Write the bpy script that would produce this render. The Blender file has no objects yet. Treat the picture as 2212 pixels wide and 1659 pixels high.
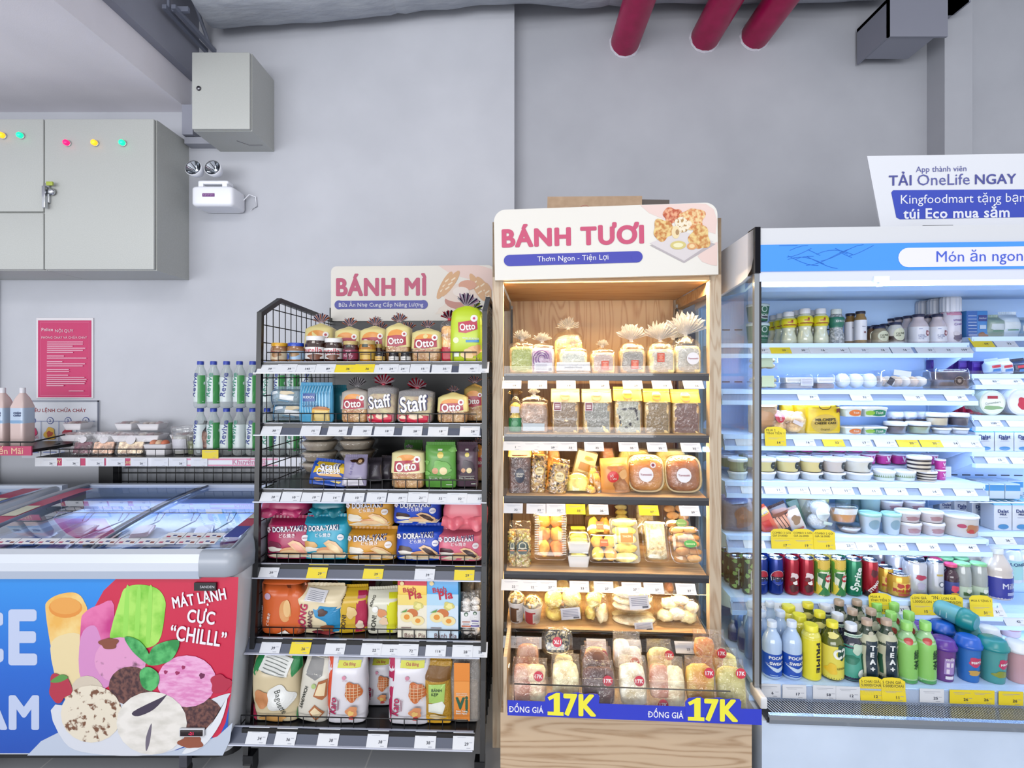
import bpy, math, random
from mathutils import Vector, noise, Euler
# ---------------------------------------------------------------- camera, world, lights, exposure
sc = bpy.context.scene
COL = sc.collection
FPX, CX, HY, EYE = 1100.0, 1110.0, 812.0, 1.45     # focal length and principal point in pixels of the 2212x1659 frame
cam = bpy.data.cameras.new('camera')
camo = bpy.data.objects.new('camera', cam); COL.objects.link(camo)
cam.sensor_width = 36; cam.lens = FPX / 2212 * 36
cam.shift_x = -(CX - 1106) / 2212; cam.shift_y = -(829.5 - HY) / 2212
cam.clip_start = 0.05
camo.location = (0, 0, EYE); camo.rotation_euler = (math.pi / 2, 0, 0)
sc.camera = camo
sc.view_settings.view_transform = 'Standard'; sc.view_settings.look = 'None'
sc.view_settings.gamma = 1; sc.view_settings.use_curve_mapping = False
sc.view_settings.exposure = 0.06
sc.cycles.transparent_max_bounces = 16
sc.cycles.max_bounces = 6; sc.cycles.diffuse_bounces = 3; sc.cycles.glossy_bounces = 3
sc.cycles.caustics_reflective = False; sc.cycles.caustics_refractive = False
world = bpy.data.worlds.new('shop_daylight'); sc.world = world; world.use_nodes = True
wb = world.node_tree.nodes['Background']; wb.inputs[0].default_value = (0.93, 0.95, 1.0, 1); wb.inputs[1].default_value = 1.05

def area(name, loc, rot, sx, sy, power, color, parent=None, spread=None):
    l = bpy.data.lights.new(name, 'AREA'); l.shape = 'RECTANGLE'; l.size = sx; l.size_y = sy
    l.energy = power; l.color = color
    if spread: l.spread = math.radians(spread)
    o = bpy.data.objects.new(name, l); COL.objects.link(o); o.location = loc; o.rotation_euler = rot
    if parent: o.parent = parent
    return o
# shop ceiling tubes in rows behind and above the camera, and the shop front's daylight behind it
area('shop_tube_light', (-1.3, -0.5, 3.4), (math.radians(30), 0, 0), 1.6, 0.5, 20, (1.0, 0.97, 0.94))
area('shop_tube_light', (1.3, -0.5, 3.4), (math.radians(30), 0, 0), 1.6, 0.5, 20, (1.0, 0.97, 0.94))
area('shop_front_daylight', (-2.2, -5.5, 1.2), (math.radians(91), 0, math.radians(-8)), 8.0, 2.4, 430, (0.97, 0.98, 1.0))

# ---------------------------------------------------------------- frames: pixel ray -> point on a vertical plane of a fixture
class Frame:
    def __init__(s, x, y, deg):
        s.x, s.y, s.a = x, y, math.radians(deg); s.c, s.s = math.cos(s.a), math.sin(s.a)
    def w(s, u, v, z): return (s.x + u * s.c - v * s.s, s.y + u * s.s + v * s.c, z)
    def at(s, px, py, v=0.0):
        dx, dz = (px - CX) / FPX, (HY - py) / FPX
        t = (v - s.x * s.s + s.y * s.c) / (-dx * s.s + s.c)
        return (t * dx - s.x) * s.c + (t - s.y) * s.s, EYE + t * dz
    def u(s, px, v=0.0): return s.at(px, HY, v)[0]
    def z(s, px, py, v=0.0): return s.at(px, py, v)[1]
W = Frame(0, 0, 0)
RK = Frame(-0.962, 1.928, -2.0)      # black wire rack
CB = Frame(-0.0795, 1.985, -3.3)     # wooden bakery cabinet
FG = Frame(0.826, 1.745, -3.0)       # open chiller

# ---------------------------------------------------------------- materials
_m = {}
GAIN = 0.63      # measured print colours -> surface reflectance under the shop's light
def lin(c):
    k = 1.0
    if isinstance(c, str):
        c = c.lstrip('#'); c = [int(c[i:i + 2], 16) / 255 for i in (0, 2, 4)]; k = GAIN
    return tuple(k * (x / 12.92 if x <= 0.04045 else ((x + 0.055) / 1.055) ** 2.4) for x in c[:3]) + (1,)
def newmat(name):
    m = bpy.data.materials.new(name); m.use_nodes = True; nt = m.node_tree
    return m, nt, nt.nodes['Principled BSDF']
def M(c, rough=0.45, metal=0.0, em=0.0, coat=0.0, spec=0.5):
    k = (c, rough, metal, em, coat, spec)
    if k in _m: return _m[k]
    m, nt, b = newmat('paint'); b.inputs['Base Color'].default_value = lin(c)
    b.inputs['Roughness'].default_value = rough; b.inputs['Metallic'].default_value = metal
    b.inputs['Coat Weight'].default_value = coat; b.inputs['Specular IOR Level'].default_value = spec
    if em: b.inputs['Emission Color'].default_value = lin(c); b.inputs['Emission Strength'].default_value = em
    _m[k] = m; return m
def P(c): return M(c, 0.32)            # printed glossy plastic
def MN(c, c2, scale=40, rough=0.7, bump=0.2, lo=0.4, hi=0.65, detail=4, stretch=(1, 1, 1), bscale=None, spec=0.4):
    """two colours mixed by noise, with bump"""
    k = ('n', c, c2, scale, rough, bump, lo, hi, stretch, bscale)
    if k in _m: return _m[k]
    m, nt, b = newmat('mottled'); n = nt.nodes; L = nt.links
    tc = n.new('ShaderNodeTexCoord'); mp = n.new('ShaderNodeMapping'); mp.inputs['Scale'].default_value = stretch
    L.new(tc.outputs['Object'], mp.inputs[0])
    t = n.new('ShaderNodeTexNoise'); t.inputs['Scale'].default_value = scale; t.inputs['Detail'].default_value = detail
    L.new(mp.outputs[0], t.inputs['Vector'])
    r = n.new('ShaderNodeValToRGB'); r.color_ramp.elements[0].position = lo; r.color_ramp.elements[1].position = hi
    r.color_ramp.elements[0].color = lin(c); r.color_ramp.elements[1].color = lin(c2)
    L.new(t.outputs['Fac'], r.inputs[0]); L.new(r.outputs[0], b.inputs['Base Color'])
    b.inputs['Roughness'].default_value = rough; b.inputs['Specular IOR Level'].default_value = spec
    if bump:
        t2 = t
        if bscale:
            t2 = n.new('ShaderNodeTexNoise'); t2.inputs['Scale'].default_value = bscale; t2.inputs['Detail'].default_value = 3
            L.new(mp.outputs[0], t2.inputs['Vector'])
        bp = n.new('ShaderNodeBump'); bp.inputs['Strength'].default_value = bump; bp.inputs['Distance'].default_value = 0.01
        L.new(t2.outputs['Fac'], bp.inputs['Height']); L.new(bp.outputs[0], b.inputs['Normal'])
    _m[k] = m; return m
def crust(c): return MN(c, tuple(min(1, x * 1.45 + .1) for x in hexf(c)), 28, 0.5, 0.25, 0.3, 0.75)
def hexf(c):
    if isinstance(c, str):
        c = c.lstrip('#'); return tuple(int(c[i:i + 2], 16) / 255 for i in (0, 2, 4))
    return c
def crumb(c, dark=0.72): return MN(tuple(x * dark for x in hexf(c)), c, 110, 0.9, 0.5, 0.3, 0.5, 5)
def FILM(tint='ffffff', base=0.05, edge=0.42, bscale=45, rough=0.12, key='film'):
    """thin clear plastic film or rigid clear plastic: see-through with bright crinkles"""
    k = (key, tint, base, edge, bscale, rough)
    if k in _m: return _m[k]
    m = bpy.data.materials.new('clear_plastic'); m.use_nodes = True; nt = m.node_tree; n = nt.nodes; L = nt.links
    n.clear(); out = n.new('ShaderNodeOutputMaterial'); mix = n.new('ShaderNodeMixShader')
    tr = n.new('ShaderNodeBsdfTransparent'); tr.inputs[0].default_value = lin(tint)
    if base < .2: b = n.new('ShaderNodeBsdfGlossy'); b.inputs['Color'].default_value = (1, 1, 1, 1)
    else: b = n.new('ShaderNodeBsdfPrincipled'); b.inputs['Base Color'].default_value = lin(tint)
    b.inputs['Roughness'].default_value = rough
    tr.inputs[0].default_value = tuple(min(1, q / GAIN) for q in tr.inputs[0].default_value[:3]) + (1,)
    lw = n.new('ShaderNodeLayerWeight'); lw.inputs['Blend'].default_value = 0.35
    if bscale:
        tc = n.new('ShaderNodeTexCoord'); t = n.new('ShaderNodeTexNoise'); t.inputs['Scale'].default_value = bscale
        t.inputs['Detail'].default_value = 2; t.inputs['Distortion'].default_value = 1.5
        L.new(tc.outputs['Object'], t.inputs['Vector'])
        bp = n.new('ShaderNodeBump'); bp.inputs['Strength'].default_value = 0.9; bp.inputs['Distance'].default_value = 0.006
        L.new(t.outputs['Fac'], bp.inputs['Height']); L.new(bp.outputs[0], b.inputs['Normal']); L.new(bp.outputs[0], lw.inputs['Normal'])
    mr = n.new('ShaderNodeMapRange'); mr.inputs['To Min'].default_value = base; mr.inputs['To Max'].default_value = edge
    L.new(lw.outputs['Facing'], mr.inputs['Value'])
    L.new(mr.outputs[0], mix.inputs[0]); L.new(tr.outputs[0], mix.inputs[1]); L.new(b.outputs[0], mix.inputs[2]); L.new(mix.outputs[0], out.inputs[0])
    _m[k] = m; return m
def film(): return FILM()
def fanfilm(): return FILM('ffffff', .32, .8, 60, .15, 'fan')
def shell(): return FILM('ffffff', 0.06, 0.45, 0, 0.08)
def glass(): return FILM('f2faff', 0.04, 0.35, 0, 0.02, 'glass')
def woodmat(c1, c2, axis='z', scale=1.0, knots=False):
    k = ('wood', c1, c2, axis, scale)
    if k in _m: return _m[k]
    m, nt, b = newmat('wood_grain'); n = nt.nodes; L = nt.links
    tc = n.new('ShaderNodeTexCoord'); mp = n.new('ShaderNodeMapping')
    s = {'z': (9, 9, 0.8), 'x': (0.9, 9, 9)}[axis]; mp.inputs['Scale'].default_value = tuple(q * scale for q in s)
    L.new(tc.outputs['Object'], mp.inputs[0])
    t = n.new('ShaderNodeTexNoise'); t.inputs['Scale'].default_value = 1.0; t.inputs['Detail'].default_value = 2; t.inputs['Distortion'].default_value = 0.6
    L.new(mp.outputs[0], t.inputs['Vector'])
    mul = n.new('ShaderNodeMath'); mul.operation = 'MULTIPLY'; mul.inputs[1].default_value = 14
    sn = n.new('ShaderNodeMath'); sn.operation = 'SINE'
    L.new(t.outputs['Fac'], mul.inputs[0]); m2 = n.new('ShaderNodeMath'); m2.operation = 'MULTIPLY'; m2.inputs[1].default_value = 6.28
    L.new(mul.outputs[0], m2.inputs[0]); L.new(m2.outputs[0], sn.inputs[0])
    pw = n.new('ShaderNodeMapRange'); pw.inputs['From Min'].default_value = -1; pw.inputs['From Max'].default_value = 1
    L.new(sn.outputs[0], pw.inputs['Value'])
    p2 = n.new('ShaderNodeMath'); p2.operation = 'POWER'; p2.inputs[1].default_value = 3; L.new(pw.outputs[0], p2.inputs[0])
    f = n.new('ShaderNodeTexNoise'); f.inputs['Scale'].default_value = 18; f.inputs['Detail'].default_value = 3; L.new(mp.outputs[0], f.inputs['Vector'])
    ad = n.new('ShaderNodeMath'); ad.operation = 'MULTIPLY'; L.new(p2.outputs[0], ad.inputs[0]); L.new(f.outputs['Fac'], ad.inputs[1])
    r = n.new('ShaderNodeValToRGB'); r.color_ramp.elements[0].color = lin(c1); r.color_ramp.elements[1].color = lin(c2)
    r.color_ramp.elements[1].position = 0.6
    L.new(ad.outputs[0], r.inputs[0]); L.new(r.outputs[0], b.inputs['Base Color']); b.inputs['Roughness'].default_value = 0.5
    _m[k] = m; return m

# ---------------------------------------------------------------- text geometry
_t = {}; _r = {}
def raw_text(s, sp=1.0, res=2):
    k = (s, sp, res)
    if k in _r: return _r[k]
    c = bpy.data.curves.new('t', 'FONT'); c.body = s; c.size = 1; c.resolution_u = res; c.space_character = sp; c.fill_mode = 'FRONT'
    o = bpy.data.objects.new('t', c); COL.objects.link(o)
    bpy.context.view_layer.update()
    m = o.to_mesh()
    r = ([(v.co.x, v.co.y) for v in m.vertices], [tuple(p.vertices) for p in m.polygons])
    o.to_mesh_clear(); bpy.data.objects.remove(o); bpy.data.curves.remove(c); _r[k] = r; return r
HORN = dict(zip('ơƠờợớởĐđ', 'oOòọóỏDd'))
def text_geo(s, bold=0.0):
    """flat lettering; letters with a horn or a bar are drawn as the plain letter plus that stroke"""
    k = (s, bold)
    if k in _t: return _t[k]
    sp = 1 + bold * 1.1; plain = ''.join(HORN.get(c, c) for c in s); vs, fs = raw_text(plain, sp, 6 if bold >= .04 and len(s) < 14 else 2); vs, fs = list(vs), list(fs)
    for li, line in enumerate(s.split('\n')):
        for i, c in enumerate(line):
            if c in HORN:
                pre = ''.join(HORN.get(q, q) for q in line[:i + 1]); b = HORN[c]; one = raw_text('D' if b in 'Dd' else 'O' if b == 'O' else 'o')[0]
                w = max(q[0] for q in one) - min(q[0] for q in one); yt = max(q[1] for q in one); xr = max(q[0] for q in raw_text(pre, sp)[0]); n = len(vs); y0 = -li
                if b in 'Dd': P_ = [(xr - w - .07, .34), (xr - w + .22, .34), (xr - w + .22, .42), (xr - w - .07, .42)] if b == 'D' else [(xr - .26, .62), (xr + .06, .62), (xr + .06, .68), (xr - .26, .68)]
                else: P_ = [(xr - .13, yt - .10), (xr - .04, yt - .12), (xr + .05, yt - .02), (xr + .08, yt + .12), (xr - .01, yt + .12), (xr - .04, yt + .01)]
                vs += [(x, y + y0) for x, y in P_]; fs.append(tuple(range(n, n + len(P_))))
    x0 = min(v[0] for v in vs); x1 = max(v[0] for v in vs); y0 = min(v[1] for v in vs); y1 = max(v[1] for v in vs)
    cx, cy = (x0 + x1) / 2, (y0 + y1) / 2
    _t[k] = ([(x - cx, y - cy) for x, y in vs], fs, x1 - x0, y1 - y0); return _t[k]

# ---------------------------------------------------------------- mesh builder
def sgp(x, p): return math.copysign(abs(x) ** p, x)
class MB:
    def __init__(s): s.V, s.F, s.I, s.S, s.mats = [], [], [], [], []
    def mi(s, m):
        if m not in s.mats: s.mats.append(m)
        return s.mats.index(m)
    def add(s, vs, fs, m, smooth=False):
        b = len(s.V); i = s.mi(m); s.V += vs
        for f in fs: s.F.append(tuple(b + q for q in f)); s.I.append(i); s.S.append(smooth)
        return s
    def box(s, x0, x1, y0, y1, z0, z1, m):
        v = [(x, y, z) for x in (x0, x1) for y in (y0, y1) for z in (z0, z1)]
        return s.add(v, [(0, 1, 3, 2), (4, 6, 7, 5), (0, 4, 5, 1), (2, 3, 7, 6), (0, 2, 6, 4), (1, 5, 7, 3)], m)
    def rbox(s, x0, x1, y0, y1, z0, z1, m, r=0.004, n=24, e=12):
        cx, cy, a, b = (x0 + x1) / 2, (y0 + y1) / 2, (x1 - x0) / 2, (y1 - y0) / 2; r = min(r, (z1 - z0) / 2.2, a / 1.2, b / 1.2)
        return s.loft([(z0, a - r, b - r, cx, cy, e), (z0 + r * .3, a - r * .3, b - r * .3, cx, cy, e), (z0 + r, a, b, cx, cy, e), (z1 - r, a, b, cx, cy, e),
                       (z1 - r * .3, a - r * .3, b - r * .3, cx, cy, e), (z1, a - r, b - r, cx, cy, e)], m, n)
    def loft(s, rings, m, n=28, amp=0.0, fr=30, seed=0.0, smooth=True, caps=(True, True)):
        vs, fs = [], []
        for (z, a, b, cx, cy, e) in rings:
            for k in range(n):
                t = 2 * math.pi * (k + .5) / n; x = cx + a * sgp(math.cos(t), 2 / e); y = cy + b * sgp(math.sin(t), 2 / e)
                if amp: y += amp * noise.noise((x * fr + seed, seed * 1.7, z * fr)); x += .6 * amp * noise.noise((y * fr + 7 + seed, 3.3, z * fr))
                vs.append((x, y, z))
        R = len(rings)
        for i in range(R - 1):
            for k in range(n):
                k2 = (k + 1) % n; fs.append((i * n + k, i * n + k2, (i + 1) * n + k2, (i + 1) * n + k))
        s.add(vs, fs, m, smooth)
        if caps[0]: s.add(vs[:n], [tuple(range(n - 1, -1, -1))], m)
        if caps[1]: s.add(vs[-n:], [tuple(range(n))], m)
        s.surf = (rings, amp, fr, seed); return s
    def lathe(s, prof, m, cx=0, cy=0, n=24, caps=(True, True)):
        return s.loft([(z, r, r, cx, cy, 2) for r, z in prof], m, n, caps=caps)
    def front(s, x, z):
        rings, amp, fr, seed = s.surf; q = rings[0]; c = q
        if z >= rings[-1][0]: c = rings[-1]
        elif z > rings[0][0]:
            for i in range(len(rings) - 1):
                r0, r1 = rings[i], rings[i + 1]
                if r0[0] <= z <= r1[0] and r1[0] > r0[0]:
                    t = (z - r0[0]) / (r1[0] - r0[0]); c = tuple(p + (o - p) * t for p, o in zip(r0, r1)); break
        _, a, b, cx, cy, e = c
        q = min(1, abs((x - cx) / max(a, 1e-6))); y = cy - b * (1 - q ** e) ** (1 / e)
        if amp: y += amp * noise.noise((x * fr + seed, seed * 1.7, z * fr))
        return y
    def tube(s, pts, r, m, n=6, closed=False):
        P_ = [Vector(p) for p in pts]; vs, fs = [], []; L = len(P_)
        for i, p in enumerate(P_):
            d = (P_[min(i + 1, L - 1)] - P_[max(i - 1, 0)]).normalized()
            up = Vector((0, 0, 1)) if abs(d.z) < .9 else Vector((1, 0, 0))
            a = d.cross(up).normalized(); b = d.cross(a)
            for k in range(n):
                t = 2 * math.pi * k / n; q = p + a * (r * math.cos(t)) + b * (r * math.sin(t)); vs.append(tuple(q))
        for i in range(L - 1):
            for k in range(n): k2 = (k + 1) % n; fs.append((i * n + k, i * n + k2, (i + 1) * n + k2, (i + 1) * n + k))
        s.add(vs, fs, m, True); s.add(vs[:n], [tuple(range(n))], m); s.add(vs[-n:], [tuple(range(n - 1, -1, -1))], m); return s
    def prism(s, poly, y0, y1, m, m2=None):
        n = len(poly); v = [(x, y0, z) for x, z in poly] + [(x, y1, z) for x, z in poly]
        s.add(v, [tuple(range(n - 1, -1, -1)), tuple(range(n, 2 * n))], m)
        s.add(v, [(k, (k + 1) % n, n + (k + 1) % n, n + k) for k in range(n)], m2 or m); return s
    def hprism(s, poly, z0, z1, m):
        n = len(poly); v = [(x, y, z0) for x, y in poly] + [(x, y, z1) for x, y in poly]
        return s.add(v, [tuple(range(n)), tuple(range(2 * n - 1, n - 1, -1))] + [(k, (k + 1) % n, n + (k + 1) % n, n + k) for k in range(n)], m)
    def xprism(s, poly, x0, x1, m):
        n = len(poly); v = [(x0, y, z) for y, z in poly] + [(x1, y, z) for y, z in poly]
        return s.add(v, [tuple(range(n)), tuple(range(2 * n - 1, n - 1, -1))] + [(k, (k + 1) % n, n + (k + 1) % n, n + k) for k in range(n)], m)
    def ball(s, cx, cy, cz, rx, ry, rz, m, n=14, lump=0.0, fr=20, seed=0):
        vs, fs = [], []; h = n // 2
        for i in range(h + 1):
            ph = -math.pi / 2 + math.pi * i / h
            for k in range(n):
                t = 2 * math.pi * k / n; d = (math.cos(ph) * math.cos(t), math.cos(ph) * math.sin(t), math.sin(ph))
                q = 1 + (lump * noise.noise((d[0] * 2 + seed, d[1] * 2 + cx * fr, d[2] * 2 + cz * fr)) if lump else 0)
                vs.append((cx + rx * d[0] * q, cy + ry * d[1] * q, cz + rz * d[2] * q))
        for i in range(h):
            for k in range(n): k2 = (k + 1) % n; fs.append((i * n + k, i * n + k2, (i + 1) * n + k2, (i + 1) * n + k))
        return s.add(vs, fs, m, True)
    def star(s, pts, c, m, f, rings=5):
        """star-shaped outline as a polar grid laid on surface f(x,z)->y"""
        n = len(pts); vs = [(c[0], f(c[0], c[1]), c[1])]; fs = []
        for r in range(1, rings + 1):
            for x, z in pts:
                X = c[0] + (x - c[0]) * r / rings; Z = c[1] + (z - c[1]) * r / rings; vs.append((X, f(X, Z), Z))
        for k in range(n):
            k2 = (k + 1) % n; fs.append((0, 1 + k, 1 + k2))
            for r in range(rings - 1): fs.append((1 + r * n + k, 1 + (r + 1) * n + k, 1 + (r + 1) * n + k2, 1 + r * n + k2))
        return s.add(vs, fs, m)
    def fan(s, cx, cz, R, a0, a1, n, mats, cy=0, amp=0.006, r0=0.004, seed=0):
        rnd = random.Random(seed); vs, fs = [], []
        for i in range(2 * n + 1):
            t = math.radians(a0 + (a1 - a0) * i / (2 * n)); Rr = R * (0.70 + 0.30 * rnd.random())
            dy = amp if i % 2 else -amp
            vs += [(cx + r0 * math.sin(t), cy, cz + r0 * math.cos(t)), (cx + .55 * Rr * math.sin(t), cy + dy * .7, cz + .55 * Rr * math.cos(t)),
                   (cx + Rr * math.sin(t), cy + dy + .004 * (rnd.random() - .5), cz + Rr * math.cos(t))]
        for i in range(2 * n):
            m = mats[(i // 2) % len(mats)] if len(mats) > 1 else mats[0]
            for q in (0, 1): s.add([vs[3 * i + q], vs[3 * i + 3 + q], vs[3 * i + 4 + q], vs[3 * i + 1 + q]], [(0, 1, 2, 3)], m)
        return s
    def decals(s, w, h, items, f=None, eps=0.0006, z0=0.0, bold=0.02):
        """printed graphics: fractions of the thing's width and height"""
        base = f or s.front
        for i, d in enumerate(items):
            k = d[0]; e = eps * (1 + .55 * i) + (.0013 if k == 't' and i and items[i - 1][0] == 't' and items[i - 1][1] == d[1] else .0004 if k == 't' and i else 0); g = lambda x, z, e=e: base(x, z) - e
            if k == 't':
                _, txt, x, z, wf, c = d[:6]; rot = math.radians(d[6]) if len(d) > 6 else 0; bd = d[7] if len(d) > 7 else bold; st = d[8] if len(d) > 8 else 1
                vs, fs, tw, th = text_geo(txt, bd); k_ = wf * w / tw; cr, sr = math.cos(rot), math.sin(rot)
                bb = bd * .5; n_ = 0 if bb < .012 else 6 if bb < .03 else 10 if bb < .045 else 16; offs = [(bb * math.cos(6.2832 * q / n_), bb * .8 * math.sin(6.2832 * q / n_)) for q in range(n_)] or [(0, 0)]
                for oi, (ox, oy) in enumerate(offs):
                    V = []; eo = oi * min(.00003, eps * .05)
                    for a, b in vs:
                        a = (a + ox) * k_; b = (b + oy) * k_ * st; X = x * w + a * cr - b * sr; Z = z0 + z * h + a * sr + b * cr; V.append((X, g(X, Z) - eo, Z))
                    s.add(V, fs, M(c, .4) if not isinstance(c, bpy.types.Material) else c)
                continue
            c = d[-1]; c = M(c, .35) if not isinstance(c, bpy.types.Material) else c
            if k == 'n':
                s.add([(x * w, g(x * w, z0 + z * h), z0 + z * h) for x, z in d[1]], [tuple(range(len(d[1])))], c); continue
            if k == 'e':
                _, x, z, a, b, _c = d; pts = [(x * w + a * w * math.cos(q * math.pi / 10), z0 + z * h + b * h * math.sin(q * math.pi / 10)) for q in range(20)]; ct = (x * w, z0 + z * h)
            elif k == 'c':   # true circle, radius as a fraction of the width
                _, x, z, a, _c = d; pts = [(x * w + a * w * math.cos(q * math.pi / 10), z0 + z * h + a * w * math.sin(q * math.pi / 10)) for q in range(20)]; ct = (x * w, z0 + z * h)
            elif k == 'r':
                _, x, z, a, b = d[:5]; X0, X1, Z0, Z1 = (x - a / 2) * w, (x + a / 2) * w, z0 + (z - b / 2) * h, z0 + (z + b / 2) * h
                q = 5; pts = [(X0 + (X1 - X0) * j / q, Z0) for j in range(q)] + [(X1, Z0 + (Z1 - Z0) * j / q) for j in range(q)] + [(X1 - (X1 - X0) * j / q, Z1) for j in range(q)] + [(X0, Z1 - (Z1 - Z0) * j / q) for j in range(q)]
                ct = ((X0 + X1) / 2, (Z0 + Z1) / 2)
                if len(d) > 6:
                    rr = math.radians(d[5]); pts = [(ct[0] + (a_ - ct[0]) * math.cos(rr) - (b_ - ct[1]) * math.sin(rr), ct[1] + (a_ - ct[0]) * math.sin(rr) + (b_ - ct[1]) * math.cos(rr)) for a_, b_ in pts]
            elif k == 'q':
                pp = [(x * w, z0 + z * h) for x, z in d[1]]; pts = []; N_ = len(pp)
                for j in range(N_):
                    p0, p1, p2, p3 = pp[j - 1], pp[j], pp[(j + 1) % N_], pp[(j + 2) % N_]
                    for q in range(4):
                        t = q / 4; pts.append(tuple(.5 * (2 * p1[a] + (p2[a] - p0[a]) * t + (2 * p0[a] - 5 * p1[a] + 4 * p2[a] - p3[a]) * t * t + (3 * p1[a] - p0[a] - 3 * p2[a] + p3[a]) * t ** 3) for a in (0, 1)))
                ct = (sum(p[0] for p in pp) / N_, sum(p[1] for p in pp) / N_)
            elif k == 'p':
                pp = [(x * w, z0 + z * h) for x, z in d[1]]; pts = []
                for j in range(len(pp)):
                    a, b = pp[j], pp[(j + 1) % len(pp)]; pts += [(a[0] + (b[0] - a[0]) * t / 4, a[1] + (b[1] - a[1]) * t / 4) for t in range(4)]
                ct = (sum(p[0] for p in pp) / len(pp), sum(p[1] for p in pp) / len(pp))
            elif k == 'blob':
                _, x, z, a, b, sd, _c = d; rn = random.Random(sd)
                pts = []
                ph = [rn.random() * 6 for _ in range(3)]
                for q in range(40):
                    t = q * math.pi / 20; r = 1 + .12 * math.sin(3 * t + ph[0]) + .08 * math.sin(5 * t + ph[1]); pts.append((x * w + a * w * r * math.cos(t), z0 + z * h + b * h * r * math.sin(t)))
                ct = (x * w, z0 + z * h)
            s.star(pts, ct, c, g)
        return s
    def build(s, name, parent=None, loc=None, rot=None):
        me = bpy.data.meshes.new(name); me.from_pydata(s.V, [], s.F)
        for m in s.mats: me.materials.append(m)
        me.polygons.foreach_set('material_index', s.I); me.polygons.foreach_set('use_smooth', s.S); me.update()
        o = bpy.data.objects.new(name, me); COL.objects.link(o)
        if parent: o.parent = parent
        if loc: o.location = loc
        if rot: o.rotation_euler = rot
        return o

def tag(o, label, cat, group=None, kind=None):
    if label: o['label'] = label
    if cat: o['category'] = cat
    if group: o['group'] = group
    if kind: o['kind'] = kind
    return o
def empty(name, loc=(0, 0, 0), rot=(0, 0, 0), label=None, cat=None, group=None):
    o = bpy.data.objects.new(name, None); COL.objects.link(o); o.empty_display_size = .02
    o.location = loc; o.rotation_euler = rot; return tag(o, label, cat, group)
def copy_tree(o, loc=None, rot=None, label=None, group=None, parent=None):
    c = o.copy(); COL.objects.link(c)
    if parent: c.parent = parent
    if loc: c.location = loc
    if rot: c.rotation_euler = rot
    if label: c['label'] = label
    if group: c['group'] = group
    for ch in list(o.children): copy_tree(ch, parent=c)
    return c
def struct(o): o['kind'] = 'structure'; return o
ORD = ['first', 'second', 'third', 'fourth', 'fifth', 'sixth', 'seventh', 'eighth', 'ninth', 'tenth', 'eleventh', 'twelfth', 'thirteenth', 'fourteenth']

# place a thing on a fixture from where the photo shows its outline: x0,x1 = pixel sides, yt = pixel top, z = shelf height, v = depth of its front
def spot(F, x0, x1, yt, z, v):
    u0, u1 = F.u(x0, v), F.u(x1, v); h = F.z((x0 + x1) / 2, yt, v) - z
    return (u0 + u1) / 2, u1 - u0, h
# ================================================================ SETTING
WL, WR = 2.80, 2.90
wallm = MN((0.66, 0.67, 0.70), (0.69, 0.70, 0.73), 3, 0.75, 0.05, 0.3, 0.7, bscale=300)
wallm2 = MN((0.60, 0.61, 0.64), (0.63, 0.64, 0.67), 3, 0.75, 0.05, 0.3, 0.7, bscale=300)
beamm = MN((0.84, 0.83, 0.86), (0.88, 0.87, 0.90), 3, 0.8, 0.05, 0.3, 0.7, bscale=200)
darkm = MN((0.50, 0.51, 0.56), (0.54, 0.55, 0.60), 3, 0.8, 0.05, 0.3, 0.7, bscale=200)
def tilefloor():
    m, nt, b = newmat('floor_tiles'); n = nt.nodes; L = nt.links
    tc = n.new('ShaderNodeTexCoord'); br = n.new('ShaderNodeTexBrick'); br.offset = 0; br.inputs['Scale'].default_value = 1
    br.inputs['Brick Width'].default_value = .6; br.inputs['Row Height'].default_value = .6; br.inputs['Mortar Size'].default_value = .003
    br.inputs['Color1'].default_value = lin((.72, .73, .75)); br.inputs['Color2'].default_value = lin((.70, .71, .73)); br.inputs['Mortar'].default_value = lin((.84, .84, .84))
    mp = n.new('ShaderNodeMapping'); mp.inputs['Location'].default_value = (.55, -.08, 0); L.new(tc.outputs['Object'], mp.inputs[0])
    L.new(mp.outputs[0], br.inputs['Vector']); L.new(br.outputs['Color'], b.inputs['Base Color']); b.inputs['Roughness'].default_value = .35
    return m
struct(MB().box(-4.5, 6.0, -1.5, 3.1, -.05, 0, tilefloor()).build('floor'))
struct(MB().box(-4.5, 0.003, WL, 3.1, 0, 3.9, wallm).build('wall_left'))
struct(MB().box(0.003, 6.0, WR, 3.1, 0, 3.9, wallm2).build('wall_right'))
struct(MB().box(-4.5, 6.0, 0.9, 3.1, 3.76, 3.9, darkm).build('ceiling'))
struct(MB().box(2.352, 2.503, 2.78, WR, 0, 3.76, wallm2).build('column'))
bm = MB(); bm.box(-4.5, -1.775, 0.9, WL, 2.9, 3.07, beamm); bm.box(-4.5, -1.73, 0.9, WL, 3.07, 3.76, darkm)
struct(bm.build('beam'))
st = MB().box(-2.845, -2.825, 2.77, WL, 0, 1.970, M((.45, .46, .5))); struct(st.build('trim_1'))
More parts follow.
